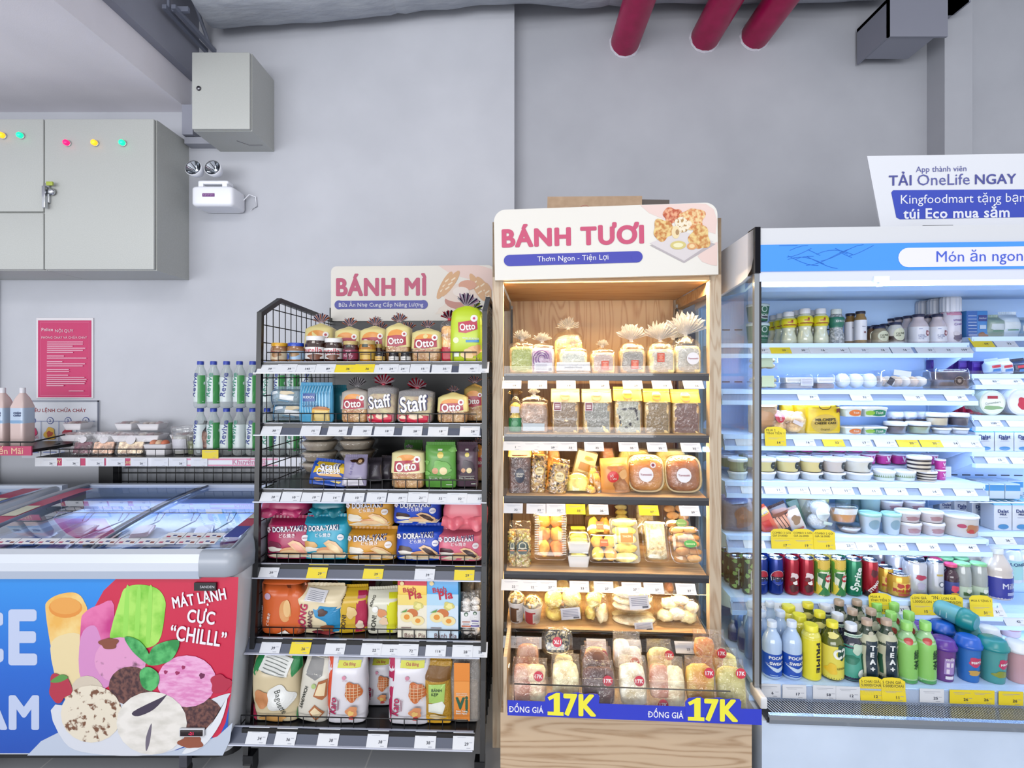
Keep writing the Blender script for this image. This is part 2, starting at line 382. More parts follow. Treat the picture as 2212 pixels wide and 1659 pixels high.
# ---- insulated air duct, its bracket, fire pipes
clothm = MN((.60, .62, .66), (.66, .68, .71), 9, .85, .35, .3, .7, bscale=14, stretch=(1, 3, 3))
def duct():
    d = empty('air_duct', (0, 0, 0), label='grey cloth-wrapped air duct hung below the ceiling along the wall', cat='duct')
    segs = [(-1.60, -.62), (-.62, .52), (.52, 2.1)]
    for q, (xa, xb) in enumerate(segs):
        m = MB(); vs = []; fs = []; N = 26; R = 20
        for i in range(N + 1):
            x = xa + (xb - xa) * i / N; drop = -.01 + .19 * min(1, (x + 1.6) / 2.1) + (.02 * (x - .5) if x > .5 else 0) - .006 * math.sin(x * 5); yc = 2.62 if x < .1 else min(2.70, 2.62 + (x - .1) * .3)
            pin = 1 - (.05 if i in (0, N) else 0)
            for k in range(R):
                t = 2 * math.pi * k / R; y = yc + .135 * pin * sgp(math.cos(t), .55); z = 3.42 + drop + .13 * pin * sgp(math.sin(t), .55)
                nn = noise.noise((x * 6, y * 8, z * 8)); vs.append((x, y, z + .012 * nn))
        for i in range(N):
            for k in range(R): k2 = (k + 1) % R; fs.append((i * R + k, i * R + k2, (i + 1) * R + k2, (i + 1) * R + k))
        m.add(vs, fs, clothm, True); m.add(vs[:R], [tuple(range(R))], clothm)
        m.build('duct_section', d)
    sm = M((.42, .44, .5), .5)
    m = MB(); m.box(-1.70, -1.60, 2.5, 2.515, 3.24, 3.265, sm)
    for x in (-1.70, -1.655): m.box(x, x + .02, 2.46, WL, 3.225, 3.245, sm)
    m.tube([(-1.69, 2.49, 3.24), (-1.69, 2.49, 3.76)], .008, sm); m.tube([(-1.66, 2.79, 3.0 + .24), (-1.66, 2.55, 3.5)], .01, sm)
    m.build('hanger_bracket', d)
duct()
redm = MN((.58, .02, .26), (.64, .04, .30), 12, .35, .05)
for i, (x, z, w) in enumerate([(.632, 3.345, 'with the widest gap to the others, above the cardboard box'), (1.087, 3.375, 'between its two neighbours above the bakery sign'), (1.372, 3.385, 'nearest the wall column')]):
    o = empty('fire_pipe', (x, WR, z), label='red pipe entering the wall, ' + w, cat='pipe', group='red pipes entering the wall')
    m = MB(); n = 28; vs = [(.081 * math.cos(2 * math.pi * k / n), y, .081 * math.sin(2 * math.pi * k / n)) for y in (0, -2.0) for k in range(n)]
    m.add(vs, [(k, (k + 1) % n, n + (k + 1) % n, n + k) for k in range(n)], redm, True); m.build('pipe', o)
    m = MB(); vs = []
    for k in range(n):
        t = 2 * math.pi * k / n; r = .088 + .006 * noise.noise((k * .9, i, 0)); vs += [(.08 * math.cos(t), -.012 - .01 * noise.noise((k * .7, i * 3, 1)), .08 * math.sin(t)), (r * math.cos(t), -.001, r * math.sin(t))]
    m.add(vs, [(2 * k, 2 * ((k + 1) % n), 2 * ((k + 1) % n) + 1, 2 * k + 1) for k in range(n)], M((.75, .74, .78), .7)); m.build('sealant_ring', o)
# tray piece at the column
o = empty('cable_tray', (2.09, 2.64, 3.27), label='grey metal tray bracket high on the wall beside the column', cat='bracket')
m = MB(); gm = M((.48, .49, .54), .5); m.box(-.15, .27, 0, .24, .12, .14, gm); m.box(-.15, .16, 0, .012, -.06, .12, gm); m.box(-.15, -.14, 0, .24, -.06, .14, gm); m.box(.16, .28, 0, .10, .12, .25, gm); m.build('tray', o)
m = MB(); m.xprism([(.014, -.058), (.19, -.058), (.225, 0), (.225, .115), (.014, .115)], -.137, .1, M((.52, .53, .58), .6)); m.build('sleeve', o)
# ---- electric panels
pm = MN((.64, .65, .64), (.66, .67, .66), 200, .38, .03)
def lamp(parent, x, z, c, y=0):
    m = MB(); m.lathe([(.016, 0), (.016, .006), (.0135, .006)], M((.7, .7, .7), .3, .6)); m.lathe([(.0135, .006), (.0135, .018), (.009, .023), (0.002, .025)], M(c, .3, 0, 1.6))
    m.build('indicator_light', parent, (x, y, z), (math.pi / 2, 0, 0))
def panel_box(name, label, x0, x1, z0, z1, y0, doors, cat='cabinet'):
    o = empty(name, (x0, y0, z0), label=label, cat=cat)
    MB().box(0, x1 - x0, .018, WL - y0 - .001, 0, z1 - z0, pm).build('housing', o)
    ds = []
    for (a, b, c, d) in doors:
        ds.append(MB().rbox(a - x0 + .002, b - x0 - .004, 0, .018, c - z0 + .003, d - z0 - .003, pm, .003, 20, 40).build('door', o))
    return o, ds
o, ds = panel_box('electrical_cabinet', 'wide grey electrical cabinet with red, amber and green lamps and a lever lock', -2.333, -1.786, 1.976, 2.73, 2.53, [(-2.333, -1.786, 1.976, 2.73)])
for px, c in ((147, (1, .05, .35)), (207, (1, .62, .1)), (267, (.05, .9, .55))): lamp(ds[0], (px - CX) / 435 + 2.333, EYE + (812 - 310) / 435 - 1.976, c)
hm = MB(); ch = M((.75, .76, .78), .2, 1); hm.rbox(.012, .034, -.012, 0, .33, .43, ch, .004); hm.rbox(.014, .03, -.03, -.012, .30, .41, ch, .004); hm.ball(.047, -.012, .385, .018, .014, .018, ch)
hm.rbox(.035, .067, -.03, -.022, .41, .43, M('b8c850'), .004); hm.build('lock_handle', ds[0])
o, ds = panel_box('electrical_cabinet', 'grey electrical cabinet with two stacked doors, beside the wide cabinet with the lever lock', -3.05, -2.335, 1.976, 2.73, 2.53, [(-3.05, -2.335, 2.264, 2.73), (-3.05, -2.335, 1.976, 2.262)])
for px, c in ((8, (1, .62, .1)), (47, (.05, .9, .55))): lamp(ds[0], (px - CX) / 435 + 3.05, EYE + (812 - 294) / 435 - 1.976, c)
o, ds = panel_box('junction_box', 'tall light grey metal box under the duct, with one round key lock', -1.612, -1.318, 2.682, 3.072, 2.547, [(-1.612, -1.318, 2.682, 3.072)])
m = MB(); m.ball(.037, -.002, .205, .012, .008, .012, M((.4, .4, .42), .25, 1)); m.build('key_lock', ds[0])
m = MB(); m.tube([(.16, .12, -.001), (.2, .17, -.001), (.27, .17, -.001)], .0015, M((.4, .4, .42))); m.build('cable_slot', o)
m = MB(); m.box(-1.773, -1.715, 2.72, WL, 2.74, 2.90, M((.52, .53, .58))); m.box(-1.773, -1.62, 2.74, WL, 2.70, 2.735, M((.55, .56, .60)))
tag(m.build('cable_trunking'), 'short grey cable trunking between electrical cabinet and junction box', 'trunking')
# ---- emergency light
o = empty('emergency_light', (-1.575, WL, 2.34), label='white twin-head emergency light with purple nameplate on the wall', cat='emergency light')
wh = M((.86, .87, .9), .35)
m = MB(); m.rbox(-.115, .105, -.14, 0, 0, .105, wh, .015, 24, 8); m.surf = ([(0, .11, .07, 0, -.07, 30), (.1, .11, .07, 0, -.07, 30)], 0, 0, 0)
m.decals(.2, .1, [('r', -.1, .55, .32, .17, '7a2a86'), ('t', 'KENTON', -.1, .55, .26, 'd8c0e8')], eps=.001); m.build('housing', o)
m = MB()
for a in ((-.085, -.06, .105, .125), (.04, .065, .105, .125)): m.box(a[0], a[1], -.12, -.06, a[2], a[3], wh)
m.rbox(-.09, .07, -.12, -.06, .12, .14, wh, .006); m.build('carry_handle', o)
for x in (-.088, .012):
    h = MB(); h.lathe([(.018, 0), (.03, .015), (.04, .04), (.043, .06), (.040, .062)], wh, n=28, caps=(True, False)); hd = h.build('lamp_head', o, (x, -.10, .18), (math.radians(80), 0, 0))
    h = MB(); h.lathe([(.006, .02), (.038, .058)], M((.8, .82, .85), .08, 1), n=20, caps=(True, False))
    for k in range(9): t = k * 2 * math.pi / 9; h.tube([(.01 * math.cos(t), .01 * math.sin(t), .03), (.037 * math.cos(t), .037 * math.sin(t), .06)], .0012, M((.3, .32, .36)))
    h.build('reflector', hd)
m = MB(); m.tube([(.10, -.03, .06), (.13, -.02, .10), (.16, -.01, .09), (.165, -.005, .04), (.13, -.003, .02)], .003, wh); m.build('power_cord', o)
# ---- posters on the wall
o = empty('notice_poster', (-2.62, WL - .006, 1.328), label='pink fire-safety rules poster with white small print on the wall', cat='poster')
PW, PH = .312, .44; flat = lambda y: (lambda x, z: y)
m = MB(); m.box(0, PW, 0, .005, 0, PH, M('f2eef4', .2)); m.decals(PW, PH, [('r', .5, .49, .94, .96, 'd2286c'), ('r', .5, .49, .86, .92, 'e8709c'), ('r', .5, .49, .85, .91, 'd63070')], f=flat(0), eps=.0004); m.build('sheet', o)
m = MB(); it = [('t', 'Police', .2, .855, .2, 'fbd8e4', 0, .03), ('t', 'NỘI QUY', .5, .84, .32, 'fbe0ea', 0, .02), ('t', 'PHÒNG CHÁY VÀ CHỮA CHÁY', .5, .76, .8, 'fbd8e4', 0, .01)]
rn = random.Random(4); z = .70
while z > .13:
    L_ = .62 + .1 * rn.random() if rn.random() < .7 else .25 + .25 * rn.random(); it.append(('r', .2 + L_ / 2, z, L_, .011, 'f4b8cf')); z -= .026 if rn.random() < .8 else .045
it.append(('r', .72, .09, .26, .01, 'f4b8cf')); m.decals(PW, PH, it, f=flat(0), eps=.0004); m2 = m.build('printed_text', o, (0, -.0022, 0))
o = empty('instruction_poster', (-2.70, WL - .006, 1.0), label='white framed fire instruction board with numbered steps below the pink poster', cat='poster')
m = MB(); m.box(0, .425, 0, .005, 0, .315, M('e8ecf6', .3))
for a in ((0, .425, .309, .315), (.419, .425, 0, .315)): m.box(a[0], a[1], -.006, 0, a[2], a[3], M('9aa0b0', .3, .5))
m.decals(.425, .315, [('t', 'TIÊU LỆNH CHỮA CHÁY', .47, .83, .72, '9a2438', 0, .04)] + [('c', .14 + .23 * i, .65, .045, '4858a0') for i in range(4)] + [('c', .14 + .23 * i, .65, .036, 'e8ecf6') for i in range(4)] +
    [('t', str(i + 1), .14 + .23 * i, .65, .02, '4858a0', 0, .04) for i in range(4)] + [('r', .5, .64, .9, .008, '7a88c0')] + [('r', .255 + .23 * i, .35, .006, .58, '8090c8') for i in range(3)] +
    [('blob', .14, .45, .06, .1, 3, 'd8306c'), ('t', 'BÁO\nĐỘNG', .14, .40, .16, 'f4b0c8', 0, .06), ('blob', .37, .42, .07, .11, 5, 'f0c048'), ('blob', .37, .42, .04, .05, 8, 'c05030'), ('blob', .6, .42, .06, .12, 6, 'c83850')] +
    [('r', .14 + .23 * i, .16 - .06 * j, .16, .02, '90a0d8') for i in range(4) for j in range(2)], f=flat(0), eps=.0004)
m.build('board', o)

# ================================================================ PRICE TAGS
_tags = {}; tag_w, tag_h = .0745, .042
def price_tag_mesh(num, col, th=tag_h, tw=tag_w, top=None):
    k = (num, col, th, tw, top)
    if k in _tags: return _tags[k]
    m = MB(); c = {'w': 'e6e9f0', 'y': 'f4dc28'}[col]; m.box(-tw / 2, tw / 2, 0, .0012, 0, th, M(c, .5))
    g = '6a6f80'; sy = th / .042
    it = [('r', .0, .80, .7, .028, 'a8acba'), ('r', -.1, .70, .4, .02, 'b8bcc8'), ('r', .34, .42, .14, .03, 'a8acba'), ('r', .25, .1, .18, .03, 'a8acba')]
    if num: it.append(('t', num, .15 if len(num) < 3 else .12, .34, .185 * text_geo(num, .03)[2], '2c3348', 0, .03, .88))
    m.decals(tw, th, it, f=flat(0), eps=.0003)
    if top:
        c = M(c, .5); pts = [(-.5 * tw, th), (.5 * tw, th), (.52 * tw, th * 1.6), (.3 * tw, th * 1.85), (0, th * 1.9), (-.36 * tw, th * 1.85), (-.5 * tw, th * 1.6)]
        m.prism(pts, -.001, .0002, c); m.decals(tw, th, [('t', top, 0, 1.4, .85, '5a5410', 0, .03)], f=flat(-.001), eps=.0003)
    o = m.build('price_tag'); me = o.data; bpy.data.objects.remove(o); _tags[k] = me; return me
_seen = {}
def price_tags(F, items, vr, zb, where, lean=0.0, th=tag_h, tw=tag_w):
    """items: (pixel x of the tag's centre, number, 'w'/'y'[, second line card])"""
    for t in items:
        px, num, col = t[:3]; top = t[3] if len(t) > 3 else None; th_ = min(th, .041) if top else th; u = F.u(px, vr); dz = t[4] if len(t) > 4 else 0
        o = bpy.data.objects.new('price_tag', price_tag_mesh(num, col, th_, tw, top)); COL.objects.link(o)
        o.location = F.w(u, vr, zb + dz); o.rotation_euler = (lean if not top else -.14, 0, F.a)
        _seen.setdefault(where, []).append((px, o, col, num, top))
NW = 'zero one two three four five six seven eight nine ten eleven twelve thirteen fourteen fifteen sixteen seventeen eighteen nineteen'.split(); NT = ' . twenty thirty forty fifty sixty seventy eighty ninety'.split(' ')
def words(s):
    if not s: return 'nothing'
    n = int(s); h = ''
    if n >= 100: h = NW[n // 100] + '-hundred-'; n %= 100
    return h + (NW[n] if n < 20 else NT[n // 10] + ('-' + NW[n % 10] if n % 10 else ''))
def finish_tags():
    for where, L_ in _seen.items():
        for i, (px, o, col, num, top) in enumerate(sorted(L_, key=lambda q: q[0])):
            tag(o, '%s price %s reading %s, %s %s' % ({'w': 'white', 'y': 'yellow'}[col], 'card with offer' if top else 'tag', words(num), ORD[i], where), 'price tag', 'shelf price tags')

# ================================================================ WIRE RACK
blk = M((.045, .05, .065), .35); rail = M((.27, .29, .35), .35)
RKW = .854
RKV = {1: -.005, 2: -.005, 3: -.01, 4: -.015, 5: -.05, 6: -.12}
RKZ = {r: RK.z(800, y, RKV[r]) for r, y in ((1, 780), (2, 914), (3, 1058), (4, 1222), (5, 1385), (6, 1581))}
def rack():
    o = empty('display_rack', RK.w(0, 0, 0), (0, 0, RK.a), 'black wire display rack with six shelves of bagged bread and snacks', 'rack')
    prof = [(-.09, .07), (-.055, .35), (-.02, .75), (.005, 1.685), (.15, 1.757), (.70, 1.735), (.70, .07)]
    for x in (0.0, RKW):
        m = MB()
        for i in range(len(prof) - 1):
            (a, b), (c, d) = prof[i], prof[i + 1]; L = math.hypot(c - a, d - b); ty, tz = (c - a) / L * .009, (d - b) / L * .009; m.xprism([(a - ty * .6 - tz, b - tz * .6 + ty), (a - ty * .6 + tz, b - tz * .6 - ty), (c + ty * .6 + tz, d + tz * .6 - ty), (c + ty * .6 - tz, d + tz * .6 + ty)], x - .009 - .0001 * i, x + .009 + .0001 * i, blk)
        m.build('side_frame', o)
        m = MB()
        def zt(v): return 1.685 + (v - .005) / .145 * .072 if v < .15 else 1.757 - .04 * (v - .15)
        for k in range(13):
            v = .05 + .05 * k; m.tube([(x, v, .12), (x, v, zt(v))], .0022, blk, 4)
        for k in range(24):
            z = .15 + .068 * k; v0 = -.07 + .05 * z if z < 1.69 else .06
            m.tube([(x, v0, z), (x, .70, z)], .0022, blk, 4)
        m.build('wire_grid', o)
    MB().box(-.01, RKW + .01, .69, .705, .1, 1.80, blk).build('back_board', o)
    for r in range(1, 7):
        v0, z = RKV[r], RKZ[r]; xa = -.012 if r < 5 else (-.022 if r == 5 else -.045); xb = RKW - .012
        if r == 6: xb = RKW - .03
        s = MB().box(max(xa, -.004), xb + .004, v0 + .006, .69, z - .022, z - .004, blk).build('shelf', o)
        m = MB(); m.xprism([(v0 - .012, z - .044), (v0 + .018, z - .002), (v0 + .024, z - .002), (v0 - .002, z - .044)], xa, xb, rail); m.box(xa, xb, v0 - .020, v0 - .009, z - .047, z - .043, M((.7, .72, .78), .2)); m.box(xa, xb, v0 + .014, v0 + .02, z - .003, z - .001, M((.6, .62, .68), .2))
        m.build('price_rail', s)
        m = MB(); g0, g1 = xa + .03, xb - .02; vv = v0 + .021
        m.tube([(g0, vv + .06, z + .001), (g0, vv, z + .001), (g0, vv, z + .034), (g1, vv, z + .034), (g1, vv, z + .001)], .0022, blk, 5)
        n = 18
        for k in range(1, n): x = g0 + (g1 - g0) * k / n; m.tube([(x, vv, z - .003), (x, vv, z + .034)], .0018, blk, 4)
        m.build('wire_guard', s)
    for x, y in ((.01, -.08), (RKW - .01, -.08), (.01, .66), (RKW - .01, .66)):
        m = MB(); n = 18
        vs = [(sx, .032 * math.cos(2 * math.pi * k / n), .033 + .032 * math.sin(2 * math.pi * k / n)) for sx in (-.012, .012) for k in range(n)]
        m.add(vs, [(k, (k + 1) % n, n + (k + 1) % n, n + k) for k in range(n)] + [tuple(range(n)), tuple(range(2 * n - 1, n - 1, -1))], M((.06, .06, .08), .4)); m.box(-.018, .018, -.02, .02, .05, .085, blk); m.build('caster', o, (x, y, 0))
    return o
rack()
for r, its in {1: [(574, '39', 'w'), (616, '39', 'w'), (657, '145', 'w'), (700, '89', 'w'), (743, '36', 'y'), (785, '36', 'y'), (815, '14', 'w'), (837, '24', 'w'), (862, '24', 'w'), (906, '15', 'w'), (953, '35', 'w'), (1012, '49', 'w'), (1034, '', 'w')],
           2: [(583, '30', 'w'), (668, '15', 'w'), (727, '30', 'w'), (780, '30', 'w'), (828, '18', 'w'), (889, '28', 'w'), (945, '18', 'w'), (1014, '28', 'w')],
           3: [(581, '20', 'w'), (626, '10', 'w'), (670, '19', 'w'), (715, '14', 'w'), (763, '10', 'w'), (811, '13', 'w'), (857, '19', 'w'), (901, '21', 'w', None, .002), (944, '32', 'w'), (986, '32', 'w'), (1029, '37', 'w')],
           4: [(577, '39', 'w'), (682, '29', 'y'), (804, '29', 'y'), (916, '39', 'w'), (1002, '29', 'y')],
           5: [(581, '39', 'w'), (646, '26', 'y'), (721, '32', 'w'), (800, '22', 'w'), (838, '22', 'w'), (880, '72', 'w'), (940, '116', 'w'), (998, '28', 'w'), (1030, '28', 'w')],
           6: [(551, '34', 'w'), (613, '36', 'w'), (706, '38', 'w'), (813, '38', 'w'), (917, '38', 'w'), (1000, '29', 'w')]}.items():
    # overlapping cards step forward a little, one over the other
    for i, t in enumerate(its): price_tags(RK, [t], RKV[r] - .0150 - (.0016 if i % 2 else 0), RKZ[r] - .0435, 'along the %s rail of the black rack' % ['top', 'second', 'third', 'fourth', 'fifth', 'lowest'][r - 1], -math.radians(35), .050)
# rack header sign
def sign_plate(name, F, v, x0, x1, yt, yb, label, rad, right_square=False, back=.006):
    u0, u1 = F.u(x0, v), F.u(x1, v); xm = (x0 + x1) / 2; zt, zb = F.z(xm, yt, v), F.z(xm, yb, v); w, h = u1 - u0, zt - zb
    pts = [(0, 0), (w, 0)]
    for k in range(9): t = k * math.pi / 16; pts.append((w - rad + rad * math.cos(t), h - rad + rad * math.sin(t)))
    for k in range(9): t = math.pi / 2 + k * math.pi / 16; pts.append((rad + rad * math.cos(t), h - rad + rad * math.sin(t)))
    o = empty(name, F.w(u0, v, zb), (0, 0, F.a), label, 'sign')
    return o, w, h, pts
o, w, h, pts = sign_plate('bread_sign', RK, .680, 715, 1067, 574, 693, 'cream header sign with baguettes and red lettering behind the black rack', .03)
m = MB(); m.prism(pts, 0, .006, M('ece8e0', .5))
w0, h0 = w, h
def pf(px, py, F=RK, v=.675, u0=RK.u(715, .675), z0=None):
    u, z = F.at(px, py, v); return u - u0, z - z0
def board_items(w, h): pass
m.decals(w, h, [('p', [(.66, 1), (.74, .84), (.86, .74), (.9, .6), (1, .52), (1, .8), (.985, .93), (.93, .985), (.9, 1)], 'ecd0c8')], f=flat(0), eps=.0005)
m.build('board', o)
m = MB(); m.decals(w, h, [('t', 'BÁNH MÌ', .31, .66, .545, 'c0446e', 0, .09, 1.12), ('r', .31, .295, .52, .15, '3238a0'), ('c', .05, .295, .0275, '3238a0'), ('c', .57, .295, .0275, '3238a0'), ('t', 'Bữa Ăn Nhẹ Cung Cấp Năng Lượng', .31, .295, .52, 'f0f0fa', 0, .02)], f=flat(-.001), eps=.0006)
m.build('lettering', o)
m = MB(); bc = ['d8a878', 'e0b48c', 'c88c60', 'f0dcc8']
it = [('e', .76, .2, .1, .09, 'e6d6cc'), ('p', [(.64, .12), (.72, .36), (.80, .34), (.78, .12)], 'e8dccf'), ('e', .8, .36, .10, .16, 'c08070'), ('e', .8, .50, .12, .17, 'ead8cc')]
for (x, z, r) in ((.70, .74, 62), (.735, .77, 55), (.90, .70, 118), (.95, .66, 125), (.98, .52, 110)):
    rr = math.radians(r); L_ = .05 * w; wd = .022 * w; n_ = []
    for k in range(16):
        t = k * math.pi / 8; a, b = 1.9 * L_ * math.cos(t), wd * 1.1 * math.sin(t); n_.append((x + (a * math.cos(rr) - b * math.sin(rr)) / w, z - .1 + (a * math.sin(rr) + b * math.cos(rr)) / h))
    n_ = [(min(a, .985), b) for a, b in n_]; it.append(('p', n_[::1], bc[0]))
    for q in (-1, 0, 1): it.append(('r', min(x - q * .016 * math.cos(rr) * 2, .96), z - .1 - q * .1 * math.sin(rr), .03, .025, 35, 'f4e0c4'))
it += [('e', .84, .64, .055, .09, 'd89c80'), ('e', .80, .52, .05, .09, 'f0e4dc')]
m.decals(w, h, it, f=flat(-.001), eps=.0002); m.build('bread_picture', o)

# ================================================================ WOODEN CABINET
wf = woodmat('d2bea4', 'b89c7e', 'z', 1.2); wx = woodmat('cdb496', 'ac8e6e', 'x', .9); wi = woodmat('e2bd8e', 'c8986a', 'z', 1.0); wix = woodmat('dcb88a', 'c4966a', 'x', .8)
acr = FILM('ffffff', .015, .16, 0, .04, 'acrylic')
CBV = {1: .0, 2: .0, 3: .0, 4: .0, 5: -.005}
CBZ = {r: CB.z(1310, y, 0) for r, y in ((1, 806), (2, 938), (3, 1072), (4, 1237), (5, 1362))}
def cabinet():
    o = empty('bakery_cabinet', CB.w(0, 0, 0), (0, 0, CB.a), 'tall wooden bakery cabinet with five lit shelves of packed bread', 'cabinet')
    ul, ur = CB.u(1064), CB.u(1558); pl, pr = CB.u(1087), CB.u(1533)
    D = .57; top = 2.05
    for (a, b, v) in ((ul, pl, 0), (pr, ur, 0), (ul, ul + .04, D - .04), (ur - .045, ur, D - .04)): MB().box(a, b, v, v + .04, 0.001, top, wf).build('post', o)
    MB().box(pl - .002, ur - .05, D - .055, D - .042, .28, top - .06, wi).build('back_panel', o)
    zc = CB.z(1310, 607, 0)
    MB().box(pl - .002, pr + .002, .0, D - .056, zc, zc + .02, wix).build('ceiling_board', o)
    m = MB(); m.box(ul, ur, 0, .03, zc + .02, top, wix); m.box(ur - .035, ur - .001, .04, D - .04, zc - .045, zc + .0, wix); m.box(ul + .001, ul + .03, .04, D - .04, zc - .045, zc, wix); m.box(ul, ur, .03, D, top - .02, top, wix); m.build('top_frame', o)
    for x in (pl + .002, pr - .01):
        m = MB(); m.box(x, x + .008, .44, .47, .3, zc - .05, M((.12, .12, .14), .4))
        for k in range(34): m.box(x - .001, x + .009, .452, .458, .33 + .045 * k, .345 + .045 * k, M((.5, .5, .5)))
        m.build('shelf_upright', o)
    for r in range(1, 6):
        z = CBZ[r]; sl = {1: 0, 2: 0, 3: .03, 4: .05, 5: .05}[r]
        s = MB(); s.xprism([(0, z - .012), (.46, z - .012 + sl), (.46, z + sl), (0, z)], pl + .012, pr - .012, wix); s = s.build('shelf', o)
        m = MB(); m.box(pl + .004, pr - .004, -.006, .0, z - (.03 if r < 5 else .012), z - .002, M((.10, .10, .125), .3)); m.build('fascia', s)
        m = MB()
        zb, zt = z - .064, z - .03
        zq = z - (.028 if r < 5 else .024); m.xprism([(-.042, zq - .032), (-.012, zq), (-.010, zq), (-.040, zq - .032)], pl + .004, pr - .012, acr); m.build('price_rail', s)
        m = MB(); m.box(pl + .004, pr - .004, -.012, -.009, z - .01, z + .028, acr); m.build('acrylic_lip', s)
        for bx in (pl + .012, pr - .02): m.build
        if r == 5:
            m = MB(); m.tube([(pl + .05, -.015, z - .03), (pl + .05, -.015, z + .001), (pr - .04, -.015, z + .001), (pr - .04, -.015, z - .03)], .0025, blk, 6); m.build('wire_guard', s)
    # base box, front wider than it looks from the posts
    vb = -.25; ub0, ub1 = CB.u(1081, vb), CB.u(1624, vb); zb = CB.z(1350, 1549, vb)
    MB().box(ub0, ub1, vb, vb + .018, 0.001, zb, wx).build('base_front', o)
    MB().box(ub0, ub1, vb + .018, D - .06, 0.001, zb - .001, wf).build('base_body', o)
    m = MB(); m.box(ub0 + .01, ub0 + .022, vb, -.01, zb, zb + .19, wf); m.build('base_side_board', o)
    for z, e in ((zc - .004, 11), (CBZ[1] - .016, 3.8), (CBZ[2] - .016, 4.4), (CBZ[3] - .018, 4.6), (CBZ[4] - .018, 4.6)):
        area('cabinet_strip_light', (0.44, .06, z - .003), (math.radians(-14), 0, 0), .8, .02, e, (1.0, .71, .37), o)
    # promotion tray
    return ub0, ub1, zb, pl, pr
ub0, ub1, zb6, pl, pr = cabinet()
vt = -.31; t0, t1 = CB.u(1097, vt), CB.u(1645, vt)
o = empty('promotion_tray', CB.w(0, 0, 0), (0, 0, CB.a), 'clear acrylic tray with a blue 17K price strip along its front edge', 'tray')
ty0 = CB.z(1370, 1553, vt); ty1 = CB.z(1370, 1522, vt); tfl = ty0 + .012
m = MB(); m.box(t0, t1, vt, vt + .003, ty0, ty0 + .125, acr); m.box(t0, t1, vt + .003, -.02, ty0, ty0 + .006, acr); m.box(t0, t0 + .003, vt, -.02, ty0, ty0 + .14, acr); m.build('tray_body', o)
blue = M('2236c8', .35)
m = MB(); m.box(t0 - .001, t1, vt - .0015, vt - .0003, ty0 - .003, ty1, blue)
for px in (1236, 1540):
    u = CB.u(px, vt); 
    pts = [(u - .088 + .176 * a, ty0 - .003 + .084 * b) for a, b in ((0, .1), (0, .78), (.06, .93), (.16, .97), (.27, 1.0), (.33, .93), (.5, .96), (.6, 1.0), (.72, .94), (.84, .97), (.97, .96), (1, .85), (.97, .1))]
    m.prism(pts, vt - .003, vt - .0015, blue)
    m.surf = None; m.decals(1, 1, [('n', [(u - .080, ty0 + .062), (u - .052, ty0 + .078), (u - .040, ty0 + .078), (u - .040, ty0 + .016), (u - .028, ty0 + .016), (u - .028, ty0 + .004), (u - .080, ty0 + .004), (u - .080, ty0 + .016), (u - .060, ty0 + .016), (u - .060, ty0 + .060), (u - .074, ty0 + .052)], 'f4ee3c'), ('t', '7K', u + .024, ty0 + .041, .098, 'f4ee3c', 0, .09, 1.12)], f=flat(vt - .003), eps=.0008)
    m.decals(1, 1, [('t', 'ĐỒNG GIÁ', u - .150, ty0 + .024, .112, 'f4f6ff', 0, .03, 1.25)], f=flat(vt - .0015), eps=.0008)
m.build('price_strip', o)
m = MB(); m.tube([(t0 + .02, vt + .02, ty0 + .006), (t0 + .02, vt + .02, ty0 + .088), (t1 - .09, vt + .02, ty0 + .088)], .0022, blk, 6); m.build('wire_guard', o)
TR = ty0 + .006
TN = 'of the bakery cabinet'
for r, its in {1: [(1105, '19', 'w'), (1161, '25', 'w'), (1223, '19', 'w'), (1296, '29', 'w'), (1368, '29', 'w'), (1432, '19', 'w'), (1500, '36', 'w')],
           2: [(1107, '1', 'w'), (1148, '', 'w'), (1188, '29', 'w'), (1226, '33', 'w'), (1284, '35', 'w'), (1359, '35', 'w'), (1421, '35', 'w'), (1495, '35', 'w')],
           3: [(1108, '32', 'w'), (1158, '33', 'w'), (1201, '33', 'w'), (1244, '33', 'y'), (1294, '35', 'w'), (1403, '37', 'y'), (1492, '39', 'w')],
           4: [(1103, '22', 'w'), (1144, '22', 'w'), (1182, '27', 'w'), (1252, '33', 'w'), (1305, '27', 'w'), (1366, '27', 'w'), (1414, '27', 'w'), (1484, '37', 'w')],
           5: [(1107, '21', 'w'), (1149, '2', 'w'), (1208, '', 'w'), (1289, '19', 'w'), (1365, '19', 'w'), (1482, '25', 'w')]}.items():
    for i, t in enumerate(its): price_tags(CB, [t], -.0435 - (.0016 if i % 2 else 0), CBZ[r] - (.059 if r < 5 else .055), 'under the %s shelf %s' % (['top', 'second', 'third', 'fourth', 'fifth'][r - 1], TN), -math.radians(43), .042, .0735)
